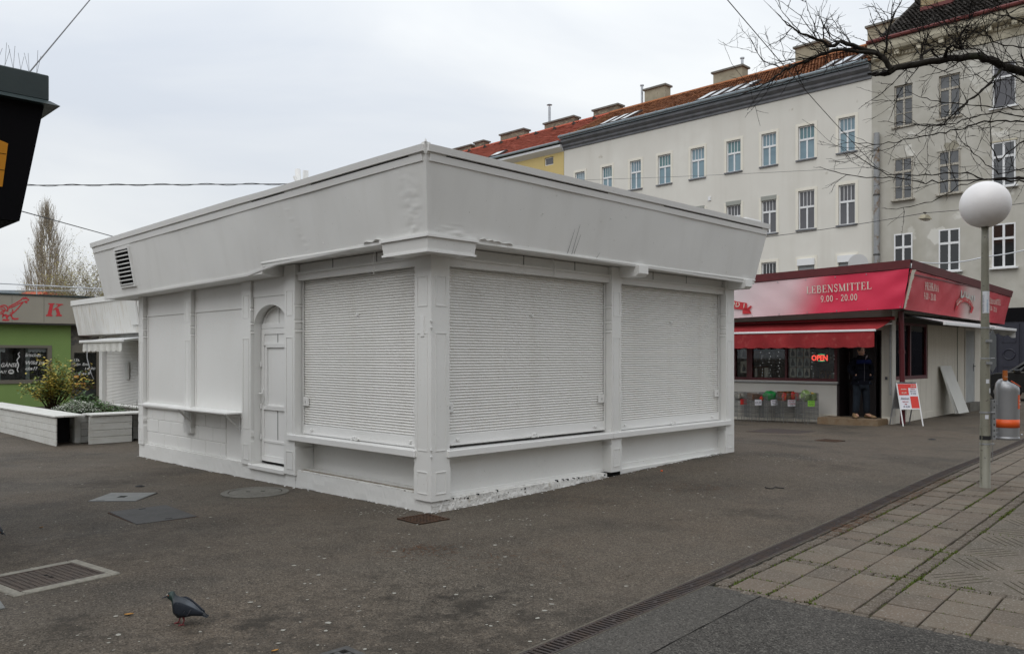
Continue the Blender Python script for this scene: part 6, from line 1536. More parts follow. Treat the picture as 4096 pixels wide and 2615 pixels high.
# ------------------------------------------------------------------ globe lamp post, its plate, the litter bin
LPX = Vector((5.885, 10.17, 0)); LPX.z = gz(LPX.x, LPX.y) + .015
LP = thing('street_lamp', 'tall grey green lamp post with a white globe on the paving', 'street lamp', LPX, 0)
MB().lathe([(.088, -.01), (.060, .0), (.060, .78), (.056, .80), (.056, 1.55), (.049, 1.62), (.047, 2.3), (.042, 3.0), (.040, 3.28)], 20).build('post', 'pole_paint', LP, smooth=True)
MB().lathe([(.05, 3.24), (.105, 3.255), (.125, 3.285), (.10, 3.30)], 20).build('collar', 'pole_paint', LP)
gz0 = 3.535 - LPX.z
MB().lathe([(.287 * math.sin(PI * i / 24), -.287 * math.cos(PI * i / 24)) for i in range(2, 24)] + [(.001, .287)], 40, (0, 0, gz0)).build('globe', 'lamp_globe', LP, smooth=True)
for z in (.93, 1.98, 1.60, .54): MB().lathe([(.062 if z < 1.5 else .053, 0), (.062 if z < 1.5 else .053, .02)], 16, (0, 0, z)).tube([(.05, -.03, z + .01), (.09, -.05, z + .01)], .008, 5).build('clamp', 'galvanised', LP)
MB().lathe([(.0615, 0), (.0615, .05)], 16, (0, 0, .60)).build('tape', 'rubber', LP)
# wrap-round sticker with its words, set upright
stk = MB()
for i in range(8):
    a, b = R_(-155 + i * 16), R_(-155 + (i + 1) * 16); r = .0485
    stk.quad((r * math.cos(a), r * math.sin(a), 2.17), (r * math.cos(b), r * math.sin(b), 2.17), (r * math.cos(b), r * math.sin(b), 2.44), (r * math.cos(a), r * math.sin(a), 2.44))
STK = stk.build('sticker', 'sticker', LP)
for body, a, mm, sz in (('WINTER SERVICE', -140, 'print_grey', .028), ('www.winter.at', -92, 'print_blue', .026), ('1190 Wien 01 9663239', -52, 'print_grey', .022)):
    q = R_(a); r = .0495; nrm = Vector((math.cos(q), math.sin(q), 0)); text('lettering', body, sz, mm, STK, nrm * r + Vector((0, 0, 2.18)) + Vector((-math.sin(q), math.cos(q), 0)) * .008, (0, 0, 1), Vector((math.sin(q), -math.cos(q), 0)))
for z, a, s in ((1.3, -110, .05), (1.18, -70, .06), (.86, -120, .05)):
    q = R_(a); mb = MB(); r = .0575
    for i in range(3): b0, b1 = q + R_(i * 14), q + R_((i + 1) * 14); mb.quad((r * math.cos(b0), r * math.sin(b0), z), (r * math.cos(b1), r * math.sin(b1), z), (r * math.cos(b1), r * math.sin(b1), z + s), (r * math.cos(b0), r * math.sin(b0), z + s))
    mb.build('torn_sticker', 'sticker', LP)
mb = MB().tube([(-.064, -.02, .05), (-.068, -.02, .5), (-.055, -.03, .62), (-.06, -.02, .75)], .004, 5).build('thin_wire', 'pole_paint', LP)
# traffic plate seen from behind
PL = thing('sign_plate', 'back of a grey pointed traffic plate clamped to the lamp post', 'sign', LPX, 0)
hx = [(.0, 1.49), (.085, 1.575), (.085, 1.97), (.0, 2.06), (-.085, 1.97), (-.085, 1.575)]
k_ = 3270 / 10.2
zc0, zc1 = vz(1490, 10.17) - LPX.z, vz(1318, 10.17) - LPX.z
hx = [(.125 + x * .78, zc0 + (z - 1.49) / .57 * (zc1 - zc0)) for x, z in hx]
MB().prism(hx, lambda u, v, t: (u, .02 + t + (u - .06) * .5, v), 0, .008).build('plate', 'sign_back', PL)
for z in (zc0 + .12, zc1 - .14): MB().tube([(.04, .0, z), (.10, .03, z)], .010, 6).wbox('R', -.02, .05, .04, .07, z - .015, z + .015).build('bracket', 'galvanised', PL)
# litter bin on its perforated rail
BN = thing('litter_bin', 'silver litter bin with orange band hung on the lamp post', 'litter bin', LPX, 0)
zb, zt_ = vz(1757, 10.17) - LPX.z, vz(1515, 10.17) - LPX.z
cxb = .292; rx, ry = .145, .13
def ring(z, k=1.0, sh=0.0, kx=None): return [(cxb + sh + rx * (kx or k) * math.cos(2 * PI * j / 28), .03 + ry * k * math.sin(2 * PI * j / 28), z) for j in range(28)]
H = zt_ - zb
rings = [ring(zb, .90), ring(zb, .985), ring(zb + .012, 1.0), ring(zb + .028, 1.0), ring(zb + .034, .96), ring(zb + .04, .955), ring(zb + H * .78, .965)]
def top(z, k, tilt): return [(cxb + rx * k * math.cos(2 * PI * j / 28), .03 + ry * k * math.sin(2 * PI * j / 28), z - tilt * (math.cos(2 * PI * j / 28) + 1) / 2 * .10) for j in range(28)]
rings += [ring(zb + H * .82, .97), top(zb + H * .93, .90, .45), top(zb + H * .99, .68, .75), top(zb + H * 1.01, .3, .8), top(zb + H * 1.01, .05, .8)]
MB().loft(rings).build('body', 'bin_silver', BN, smooth=True)
mb = MB(); rr = [[(cxb + rx * .972 * math.cos(2 * PI * j / 28), .03 + ry * .972 * math.sin(2 * PI * j / 28), z) for j in range(28)] for z in (zb + H * .20, zb + H * .335)]
mb.loft(rr).build('orange_band', 'bin_orange', BN, smooth=True)
mb = MB()
for i in range(5): a, b = R_(-62 + i * 14), R_(-62 + (i + 1) * 14); mb.quad(*[(cxb + rx * .978 * math.cos(q), .03 + ry * .978 * math.sin(q), z) for q, z in ((a, zb + H * .51), (b, zb + H * .51), (b, zb + H * .74), (a, zb + H * .74))])
LB = mb.build('label', 'bin_orange', BN)
q = R_(-48); nv = Vector((math.cos(q), math.sin(q), 0)); tv = Vector((-math.sin(q), math.cos(q), 0)); cpos = Vector((cxb + rx * .985 * math.cos(q), .03 + ry * .985 * math.sin(q), 0))
for body, zz in (('GEIL', .63), ('HIRN', .57)): text('lettering', body, .035, 'print_cream', LB, cpos + Vector((0, 0, zb + H * zz)) - tv * .02, tv, (0, 0, 1))
mb = MB().tube([(cxb - .055, -.02, zb + H * .98), (cxb - .055, -.02, zb + H * 1.14)], .028, 14).build('ash_tube', 'bin_tube', BN)
text('lettering', 'TSCHIK', .018, 'print_cream', mb, (cxb - .083, -.05, zb + H * 1.03), (1, 0, 0), (0, 0, 1), xs=.8)
MB().tube([(cxb + .0, -.05, zb + H * .97), (cxb + .06, -.07, zb + H * .915), (cxb + .115, -.05, zb + H * .875)], .005, 5).build('mouth_rim', 'bin_orange', BN)
MB().tube([(cxb + .14, -.02, zb + .06), (cxb + .158, -.025, zb + .06)], .01, 6).build('lock', 'steel', BN)
RL = MB().box(.085, .128, -.012, .012, zb + .0, zb + H * .66).box(.075, .087, -.03, .03, zb, zb + H * .66).build('rail', 'galvanised', BN)
for i in range(7): MB().box(.100, .112, -.0135, -.0121, zb + .03 + i * .072, zb + .05 + i * .072).build('rail_hole', 'shade_dirt_black', RL)
for z in (zb + .08, zb + H * .58): MB().tube([(.12, 0, z), (.165, .01, z)], .010, 6).build('bolt', 'galvanised', BN)
MB().tube([(.095, 0, zb), (.095, 0, zb - .28)], .004, 5).build('strap', 'galvanised', BN)

# ------------------------------------------------------------------ cables overhead
def cable(name, label, pts, r, m, sagz=0.0, seg=16, twist=False):
    P = [at(*p) if not isinstance(p, Vector) else p for p in pts]; Q = []
    for a, b in zip(P, P[1:]):
        for i in range(seg): t = i / seg; Q.append(a.lerp(b, t) - Vector((0, 0, sagz * 4 * t * (1 - t))))
    Q.append(P[-1])
    mb = MB().tube(Q, r, 5)
    if twist: mb.tube([q + Vector((0, .01 * math.cos(i * .9), .022 * math.sin(i * .9))) for i, q in enumerate(Q)], r * .6, 4)
    o = mb.build(name, m); return tag(o, label, 'cable')
cable('overhead_cable', 'pale cable rising steeply from the dark kiosk roof at upper left', [(118, 290, 6.35), (372, -14, 8.4)], .0055, 'cable_grey')
cable('overhead_cable', 'twisted dark cable running level behind the white kiosk', [(60, 742, 17), (1600, 734, 17)], .010, 'cable_dark', twist=True, seg=60)
cable('overhead_cable', 'dark cable dropping from the dark kiosk past the poplar', [(60, 838, 12), (452, 946, 16), (900, 1062, 20)], .008, 'cable_dark')
cable('overhead_cable', 'thin wire slanting down across the white house to the rain duct', [(2896, -16, 22), (3510, 672, 42)], .014, 'cable_dark', .12)
cable('overhead_cable', 'thin pale wire stretched level across the white house wall', [(2280, 722, 52), (3500, 668, 41.5)], .010, 'cable_grey', .06)
cable('overhead_cable', 'dark wire carrying the small hanging street lamp', [(3040, 951, 33), (3700, 852, 31), (4300, 786, 29)], .012, 'cable_dark', .05)
cable('overhead_cable', 'thick white cable sagging from the red shop roof past the lamp post', [(3645, 1045, 19.2), (3940, 1026, 20.5), (4250, 945, 22)], .016, 'cable_white', .10)
cable('overhead_cable', 'pale wire over the green shop roof at the left', [(-60, 1160, 27), (700, 1160, 30)], .012, 'cable_white', .02)
HLp = at(3700, 866, 31)
HL = thing('hanging_lamp', 'small flat street lamp hanging from a wire before the grey house', 'street lamp', HLp, R_(35))
MB().hexa([(-.26, -.14, -.10), (.26, -.14, -.10), (.26, .14, -.10), (-.26, .14, -.10), (-.12, -.08, .06), (.12, -.08, .06), (.12, .08, .06), (-.12, .08, .06)]).build('housing', 'chimney_plaster', HL)
MB().bbox(-.2, .2, -.1, .1, -.15, -.10, .02).build('diffuser', 'print_cream', HL); MB().tube([(0, 0, .06), (0, 0, .15)], .02, 6).box(-.08, .08, -.03, .03, .12, .16).build('hanger', 'iron', HL)
# ------------------------------------------------------------------ dark kiosk, upper left edge
BK0 = Vector((-4.10, 6.10, 0))
BK_ = thing('market_kiosk', 'near black kiosk roof with dark green edge and orange sign at the picture edge', 'kiosk', BK0, KA)
MB().box(-4.5, 0, 0, 3.0, -.1, 2.7).build('wall', 'black_panel', BK_); MB().box(-4.5, .40, -.40, 3.4, 3.6, 3.66).build('roof', 'dark_green', BK_)
MB().box(-4.5, .28, -.28, 3.2, 2.66, 2.70).build('soffit', 'black_panel', BK_)
MB().hexa([(-4.5, -.30, 2.66), (.30, -.30, 2.66), (.30, -.25, 2.66), (-4.5, -.25, 2.66), (-4.5, -.43, 3.53), (.43, -.43, 3.53), (.43, -.38, 3.53), (-4.5, -.38, 3.53)]).build('fascia_board', 'black_panel', BK_)
MB().hexa([(.25, -.2999, 2.6601), (.3001, -.2999, 2.6601), (.3001, 3.3, 2.6601), (.25, 3.3, 2.6601), (.38, -.4299, 3.5301), (.4301, -.4299, 3.5301), (.4301, 3.4, 3.5301), (.38, 3.4, 3.5301)]).build('fascia_board', 'black_panel', BK_)
MB().bbox(-4.5, .455, -.455, -.38, 3.555, 3.745, .006).bbox(.38, .4555, -.3799, 3.4, 3.5551, 3.7451, .006).build('roof_edge', 'dark_green', BK_)
MB().hexa([(-4.5, -.50, 3.52), (.52, -.50, 3.52), (.52, -.38, 3.52), (-4.5, -.38, 3.52), (-4.5, -.46, 3.554), (.46, -.46, 3.554), (.46, -.38, 3.554), (-4.5, -.38, 3.554)]).hexa([(.38, -.379, 3.5201), (.52, -.379, 3.5201), (.52, 3.4, 3.5201), (.38, 3.4, 3.5201), (.38, -.379, 3.5541), (.46, -.379, 3.5541), (.46, 3.4, 3.5541), (.38, 3.4, 3.5541)]).build('drip_edge', 'dark_green', BK_)
def kf(x, z, de=.006): f = (z - 2.66) / .87; return (x, -.30 - .13 * f - de, z)
def kx(u, v):                        # photo pixel onto the black fascia
    P = BK0 + Vector((math.sin(KA), -math.cos(KA), 0)) * .37; dd = Vector((math.cos(KA), math.sin(KA), 0)); t = hit(u, P, dd); return t, vz(v, (P + dd * t).y)
x1, z0 = kx(14, 745); x1b, z1 = kx(30, 565)
osg = MB().quad(kf(x1 - 1.1, z0), kf(x1, z0), kf(x1b, z1 - .02), kf(x1b - .15, z1 + .02), kf(x1 - 1.1, z1 + .05)).build('orange_panel', 'orange_sign', BK_)
for zz in (.35, .7): MB().quad(kf(x1 - 1.1, z0 + (z1 - z0) * zz, .008), kf(x1b - .01, z0 + (z1 - z0) * zz, .008), kf(x1b - .01, z0 + (z1 - z0) * zz + .004, .008), kf(x1 - 1.1, z0 + (z1 - z0) * zz + .004, .008)).build('panel_joint', 'black_panel', osg)
SPK = MB().box(-1.6, .40, -.43, -.405, 3.746, 3.752).build('spike_strip', 'spike_steel', BK_, label='row of thin bird spikes on the roof edge')
rg = random.Random(14); x = .38; spm = MB().tube([(0, 0, 0), (0, 0, .17)], .0014, 4).mesh('bird_spike', 'spike_steel')
while x > -.75:
    for tilt in (rg.choice([0, .05, -.05]), rg.choice([.28, -.22, .2])): put('bird_spike', spm, SPK, (x + rg.uniform(-.006, .006), -.418, 3.75), (rg.uniform(-.3, .3), tilt + rg.uniform(-.05, .05), 0)).scale = (1, 1, rg.uniform(.7, 1.1))
    x -= .052

# ------------------------------------------------------------------ green shop, left background
GA_ = math.atan2(.660, .751); G0 = Vector((-16.47, 26.3, 0)); g1 = Vector((math.cos(GA_), math.sin(GA_), 0)); g2 = Vector((-math.sin(GA_), math.cos(GA_), 0))
GSH = thing('poultry_shop', 'green market shop with taupe fascia and red rooster emblem, left background', 'shop', G0, GA_)
def gs_(u, d=0): return hit(u, G0 - g2 * d, g1)
def gzv(u, v, d=0): s = gs_(u, d); return s, vz(v, (G0 - g2 * d + g1 * s).y)
sdl, sdr = gs_(283), gs_(402)
sw1 = gs_(207); _, zw1 = gzv(207, 1381); _, zw0 = gzv(207, 1531)
_, zd1 = gzv(288, 1410); _, zd2 = gzv(288, 1380)
facade_ops = [(-5, sw1, zw0, zw1)]
mb = MB().wbox('R', -5, sw1, -.25, 0, -.3, zw0).wbox('R', -5, sw1, -.25, 0, zw1, 2.80).wbox('R', sw1, sdl, -.25, 0, -.3, 2.80); mb.build('wall', 'green_wall', GSH)
MB().wbox('R', sdr, 9, -.25, 0, -.3, 2.8).build('wall', 'green_wall', GSH); MB().wbox('R', sdl, sdr, -.30, -.12, zd2, 2.80).build('door_header', 'shelf_goods', GSH)
MB().box(-5, 9, 3.2, 3.3, -.3, 2.8).box(-5, 9, .25, 3.3, 2.75, 2.8).build('inner_wall', 'shelf_dark', GSH)
_, zf0 = gzv(0, 1288, .3); _, zf1 = gzv(0, 1177, .3)
MB().wbox('R', -5, 9, -.3, .30, zf0, zf1).build('fascia', 'taupe', GSH); MB().wbox('R', -5.02, 9.02, -.3, .33, zf1, zf1 + .05).build('fascia_cap', 'dark_green', GSH)
for u in (48, 176, 300): s = gs_(u, .3); MB().wbox('R', s - .006, s + .006, .30, .3025, zf0 + .02, zf1 - .02).build('panel_joint', 'taupe_frame', GSH)
MB().wbox('R', -5, 9, -.2, .29, zf0 - .05, zf0 - .001).build('soffit', 'shelf_dark', GSH)
gw = MB().wbox('R', -5, sw1, -.16, .03, zw0, zw0 + .12).wbox('R', -5, sw1, -.16, .03, zw1 - .09, zw1).wbox('R', sw1 - .13, sw1, -.16, .031, zw0 + .12, zw1 - .09).build('shop_window', 'taupe_frame', GSH)
MB().wbox('R', -5, sw1 - .13, -.12, -.112, zw0 + .12, zw1 - .09).build('pane', 'shop_glass', gw)
MB().wbox('R', -5, gs_(20), -.8, -.75, zw0, zw1).build('blind', 'poster_grey', gw); MB().wbox('R', gs_(118), gs_(134), -.6, -.58, zw0, zw1).build('banner_stand', 'poster_grey', gw)
MB().grid(40, 2, lambda a, b: (gs_(116) + (gs_(196) - gs_(116)) * a, .16, zw1 - .10 - (.10 + .04 * abs(math.sin(a * 18))) * b)).build('valance', 'pvc', gw)
MB().grid(20, 2, lambda a, b: (gs_(-20) + (gs_(24) - gs_(-20)) * a, .16, zw1 - .10 - (.10 + .04 * abs(math.sin(a * 9))) * b)).build('valance', 'pvc', gw)
gd_ = MB().wbox('R', sdl, sdl + .12, -.20, -.08, -.2, zd2).wbox('R', sdr - .10, sdr, -.20, -.08, -.2, zd2).wbox('R', sdl + .12, sdr - .10, -.20, -.08, zd1, zd2).build('shop_door', 'taupe_frame', GSH)
MB().wbox('R', sdl + .12, sdr - .10, -.16, -.152, 0, zd1).build('pane', 'shop_glass', gd_); MB().wbox('R', sdl + .12, sdr - .1, -.17, -.10, -.2, .10).build('kick_rail', 'taupe_frame', gd_)
sa, za = gzv(300, 1545, -.8); sb, zb_ = gzv(388, 1545, -.8)
MB().wbox('R', sa - .2, sb + .5, -1.5, -.8, -.2, za - .12).build('deli_counter', 'galvanised', GSH); MB().wbox('R', sa - .2, sb + .5, -1.3, -.85, za - .1, za - .06).build('counter_tray', 'food_brown', GSH)
rg = random.Random(2)
for i in range(14): s = sa - .1 + (sb - sa + .4) * rg.random(); lumpy(GSH, 'roast_piece', 'food_brown', (s, 1.0 + .3 * rg.random(), za - .02), .07, i, (1.2, .8, .6), 6)
MB().wbox('R', sa + .05, sa + .3, -1.6, -1.55, za + .26, za + .36).build('heat_lamp', 'warm_glow', GSH); MB().wbox('R', sa + .05, sb - .2, -1.55, -1.5, za + .05, za + .09).build('heat_lamp', 'warm_glow', GSH)
MB().wbox('R', sdl + .3, sdr - .3, .0, .02, zd2 + .3, zd2 + .62).build('red_sign', 'maroon', GSH)
# rooster emblem and the letter on the fascia (drawn in photo pixels of the zoomed crop, scale .4556)
def gpt(x, y, d=.306): u, v = x * .4556, 1100 + y * .4556; s, z = gzv(u, v, d); return Vector((s, -d, z))
def gstroke(mb, pts, w, d=.306):
    P = [gpt(x, y, d) for x, y in pts]
    for i, (a, b) in enumerate(zip(P, P[1:])):
        t = (b - a); n = Vector((-t.z, 0, t.x)).normalized() * w / 2; mb.quad(a + n, a - n, b - n, b + n)
RO = MB()
for pts, w in [([(75, 280), (110, 262), (150, 240), (190, 215)], .035), ([(75, 292), (120, 275), (165, 250), (205, 235), (180, 265), (160, 290), (130, 320), (100, 345), (70, 360)], .035),
               ([(188, 212), (195, 205), (210, 208), (228, 205), (240, 212), (256, 213), (245, 222), (250, 226)], .03), ([(0, 275), (25, 265), (48, 265), (65, 280), (70, 300), (60, 320)], .035), ([(0, 285), (30, 280), (45, 295), (42, 315), (28, 330), (22, 350)], .03),
               ([(0, 330), (25, 315), (55, 308), (75, 312)], .03), ([(0, 345), (20, 335), (35, 350), (20, 375)], .03), ([(5, 300), (25, 300), (30, 312)], .03), ([(20, 360), (50, 345), (70, 360), (60, 385)], .04), ([(75, 355), (100, 350), (100, 365), (115, 378)], .04), ([(85, 335), (115, 325), (110, 300)], .025),
               ([(-40, 300), (-10, 290)], .03), ([(-60, 330), (0, 300)], .03)]: gstroke(RO, pts, w)
for pg in ([(186, 210), (192, 198), (202, 200), (206, 191), (218, 198), (226, 190), (234, 200), (240, 196), (242, 206), (228, 205), (210, 210)], [(208, 230), (222, 225), (242, 225), (240, 245), (228, 248), (218, 240)], [(15, 398), (30, 385), (62, 388), (85, 388), (80, 400), (45, 402)], [(100, 385), (112, 374), (140, 378), (166, 376), (160, 390), (125, 393)], [(40, 350), (70, 350), (72, 372), (55, 380)]):
    RO.quad(*[gpt(x, y, .307) for x, y in pg])
ro = RO.build('rooster_emblem', 'logo_red', GSH); ro['kind'] = 'thing'
KL = MB()
for pg in ([(425, 247), (480, 247), (478, 258), (468, 258), (452, 348), (462, 350), (460, 362), (402, 360), (405, 348), (416, 347), (438, 258), (424, 257)], [(490, 252), (556, 254), (554, 262), (540, 262), (492, 292), (496, 286), (486, 290), (514, 262), (492, 260)], [(486, 296), (512, 288), (530, 345), (544, 350), (542, 362), (490, 360), (492, 350), (500, 348)], [(468, 300), (490, 284), (500, 290), (468, 312)]):
    KL.quad(*[gpt(x, y, .307) for x, y in pg])
KL.build('emblem_letter', 'logo_red', GSH)
def hand(body, x0, y0, x1, d, size_px, parent, **k):
    a, b = gpt(x0, y0, d), gpt(x1, y0, d); me = text_mesh(body, 1, shear=.25, bold=.010); xs = [v.co.x for v in me.vertices]; wdt = max(xs) - min(xs); sz = size_px * .4556 / 3270 * 26
    for v in me.vertices: v.co.x *= (b - a).length / wdt; v.co.y *= sz / .7
    return lay('handwriting', me, 'chalk', parent, a + Vector((0, -.004, 0)), (1, 0, 0), (0, 0, 1))
hand('GÄNSE)', 2, 806, 160, -.108, 34, gw); hand('A!!', -10, 862, 58, -.108, 26, gw); hand('frisches', 220, 716, 356, -.108, 34, gw); hand('Wild ist', 215, 784, 386, -.108, 32, gw); hand('da!!', 215, 832, 322, -.108, 28, gw)
hand('1St.', 640, 757, 692, -.148, 26, gd_); hand('gebr. Ente', 642, 794, 785, -.148, 26, gd_); hand('14,90', 735, 832, 828, -.148, 24, gd_); hand('½ Ente 8', 642, 876, 788, -.148, 26, gd_)
SM = MB(); 
gstroke(SM, [(98 + 22 * math.cos(t * .42), 848 + 17 * math.sin(t * .42)) for t in range(16)], .025, -.106); gstroke(SM, [(98 + 12 * math.cos(t * .4 + .3), 850 + 9 * math.sin(t * .4 + .3)) for t in range(7)], .02, -.106); gstroke(SM, [(90, 842), (91, 846)], .03, -.106); gstroke(SM, [(106, 842), (107, 846)], .03, -.106)
SM.build('smiley', 'chalk', gw); BRC = MB(); gstroke(BRC, [(175, 677), (158, 690), (172, 715), (148, 745), (165, 790), (150, 830), (160, 850)], .025, -.106); BRC.build('brace_stroke', 'chalk', gw)
MB().tube([(-5, -.2, zf1 + .35), (9, -.2, zf1 + .35)], .02, 5).build('roof_rail', 'cable_white', GSH)
for s in (-2, 1, 4, 7): MB().tube([(s, -.2, zf1), (s, -.2, zf1 + .35)], .015, 5).build('rail_post', 'cable_white', GSH)
# far low buildings glimpsed over its roof
a = at(-200, 1165, 60); t = thing('far_building', 'strip of dark flat roofed building beyond the green shop', 'building', (a.x, 60, 0), 0); MB().box(0, 6.6, 0, 6, 0, 6.2).build('wall', 'cornice_grey', t); MB().box(-.2, 6.9, -.2, 6.2, 6.2, 6.5).build('roof_edge', 'zinc', t); MB().box(4.2, 5.0, -.05, .02, 5.2, 5.9).build('window', 'glass_dark', t)
a = at(52, 1180, 55); t = thing('far_building', 'orange brown roofed building glimpsed between green shop roof and bare trees', 'building', (a.x, 55, 0), 0); MB().box(0, 1.3, 0, 5, 0, 5.6).build('wall', 'roof_orange', t); MB().hexa([(-.1, -.2, 5.6), (1.5, -.2, 5.6), (1.5, 5, 5.6), (-.1, 5, 5.6), (.0, 1.5, 6.1), (1.4, 1.5, 6.1), (1.4, 3.5, 6.1), (.0, 3.5, 6.1)]).build('roof', 'roof_orange', t)

# ------------------------------------------------------------------ small white stall behind the planter
W0 = Vector((-11.84, 23.5, 0)); WS = thing('market_stall', 'small shuttered white stall between the green shop and big kiosk', 'kiosk', W0, KA)
def wpx(u, v, d=0):
    P = W0 - Vector((math.cos(KA), math.sin(KA), 0)) * d; dd = Vector((-math.sin(KA), math.cos(KA), 0)); t = hit(u, P, dd); return t, vz(v, (P + dd * t).y)
MB().box(.12, 4, -6, -.02, -.3, 2.3).build('wall', 'white_paint', WS); MB().wbox('L', -.25, 0, -.2, .03, -.3, 2.26).build('post', 'white_paint', WS); MB().wbox('L', -5, -2.9, -.2, .03, -.3, 2.26).build('post', 'white_paint', WS)
rs_ = MB().wbox('L', -2.9, -.25, -.12, -.1, -.3, 2.24).build('roller_shutter', 'shutter_white', WS)
slm = MB().prism([(-.1, 0), (-.085, .004), (-.075, .02), (-.085, .036), (-.1, .04)], lambda u, v, t: (-u, t, v), -2.88, -.27).mesh('slat', 'shutter_white')
for i in range(56): put('slat', slm, rs_, (0, 0, -.02 + i * .0403))
s, z = wpx(502, 1482); MB().wbbox('L', s - .12, s + .14, -.08, -.02, z - .25, z + .25, .03).build('meter_box', 'white_paint_gloss', WS)
def wf(s, k, de=0): d = .44 + .14 * k + de; return (-d, s, 2.25 + .93 * k)
fmb = MB(); n = 60
fmb.grid(60, 6, lambda a, b: wf(-5 + (5 + .44 + .14 * b) * a, b, .012 * (math.sin((-5 + 5.5 * a) * 38) if -5 + 5.5 * a > -.9 else 0)))
fmb.build('fascia_board', 'stall_white', WS); MB().hexa([(-.44, .44, 2.25), (.5, .44, 2.25), (.5, .40, 2.25), (-.44, .40, 2.25), (-.58, .58, 3.18), (.5, .58, 3.18), (.5, .54, 3.18), (-.58, .54, 3.18)]).build('fascia_end', 'stall_white', WS)
MB().box(-.60, 4, -5, .60, 3.10, 3.24).build('roof_edge', 'white_paint', WS); MB().box(-.42, 4, -5, .42, 2.24, 2.30).build('soffit', 'white_paint', WS)
s, z = wpx(533, 1250, .55); P_ = lambda a, k, de: wf(a, k, de)
MB().hexa([P_(s - .22, .2, .01), P_(s + .22, .2, .01), P_(s + .22, .2, .05), P_(s - .22, .2, .05), P_(s - .22, .9, .01), P_(s + .22, .9, .01), P_(s + .22, .9, .05), P_(s - .22, .9, .05)]).build('hatch', 'white_paint_gloss', WS)
sa, za = wpx(490, 1350, 1.0); sb, zb2 = wpx(322, 1366, 1.0)
SAW = thing('stall_awning', 'rolled up white awning with scalloped edge on the small stall', 'awning', W0, KA)
MB().tube([(-.12, sa - .5, 2.20), (-.12, sb - .5, 2.17)], .06, 10).build('roller', 'white_paint_gloss', SAW)
MB().bbox(-1.04, -.96, sa, sb, 2.0, 2.07, .01).build('front_rail', 'white_paint_gloss', SAW)
MB().grid(60, 3, lambda a, b: (-1.0 - .02 * math.sin(a * 40) * b, sa + .05 + (sb - sa - .25) * a, 2.0 - (.20 + .035 * abs(math.sin(a * 44))) * b)).build('valance', 'plank_white', SAW)
MB().grid(4, 4, lambda a, b: (-.15 - .83 * b, sa + (sb - sa) * a, 2.17 - .12 * b)).build('cloth', 'pvc_awning', SAW)
for s in (sa + .1, sb - .4): MB().tube([(-.1, s - .3, 2.15), (-.55, s + .1, 2.08), (-.98, s, 2.03)], .022, 6).build('folding_arm', 'white_paint_gloss', SAW)
MB().tube([(-1.0, sb - .5, 1.98), (-.98, sb - .45, 1.6), (-.9, sb - .5, 1.2), (-.8, sb - .4, 1.05)], .012, 5).build('pull_cord', 'cable_white', SAW)

# ------------------------------------------------------------------ white plank planter with bench lids
PLA = R_(45); P0 = Vector((-8.60, 16.16, -.06))
PT = thing('planter', 'white plank planter with bench seats and open ends, left of the kiosk', 'planter', P0, PLA)
def planks(parent, axis, a0, a1, off0, off1, z0, z1, n, m='plank_white'):
    h = (z1 - z0) / n
    for i in range(n):
        zz0, zz1 = z0 + i * h + .003, z0 + (i + 1) * h - .003; jx = rnd(-.004, .004)
        (MB().bbox(a0 + jx, a1 + jx, off0, off1, zz0, zz1, .004) if axis == 'x' else MB().bbox(off0, off1, a0 + jx, a1 + jx, zz0, zz1, .004)).build('plank', m, parent)
planks(PT, 'y', -.42, 5.6, -.50, -.475, .0, .535, 4); planks(PT, 'x', .06, .87, -.50, -.475, .0, .535, 4); planks(PT, 'x', 1.25, 3.2, -.50, -.475, .0, .535, 4)
planks(PT, 'y', .06, 5.6, -.03, .0, .0, .53, 4); planks(PT, 'x', .06, 3.2, -.03, .0, .0, .53, 4); planks(PT, 'y', 0, 5.6, 1.7, 1.73, .0, .53, 4)
MB().bbox(-.06, .06, -.06, .06, .0, .56, .008).build('corner_post', 'plank_white', PT)
for i in range(3): MB().bbox(-.535 + i * .185, -.357 + i * .185, -.45, 5.6, .548, .582, .005).build('seat_board', 'plank_white', PT); MB().bbox(.10, 3.2, -.535 + i * .185, -.357 + i * .185, .5481, .5821, .005).build('seat_board', 'plank_white', PT)
MB().bbox(1.62, 1.80, .0, 5.6, .548, .582, .005).build('seat_board', 'plank_white', PT)
MB().bbox(-.47, -.06, .25, .28, .0, .54, .004).box(.88, .90, -.47, -.06, .0, .54).build('bench_shade', 'dark_void', PT); MB().box(.03, 1.69, .03, 5.6, .0, .42).build('soil', 'soil', PT)  # near-black boards put in for the shade inside the open benches
def ploc(x, y, z=0): c, s = math.cos(PLA), math.sin(PLA); return P0 + Vector((x * c - y * s, x * s + y * c, z))
rg = random.Random(77)
def leafq(mb, p, size, tilt=None):
    a = rg.uniform(0, 6.28); d = Vector((math.cos(a), math.sin(a), rg.uniform(-.5, .5))).normalized(); n = d.cross(Vector((rg.gauss(0, .5), rg.gauss(0, .5), 1))).normalized() * size * .38
    q = p + d * size; mb.quad(p, p + d * size * .4 + n, q, p + d * size * .4 - n)
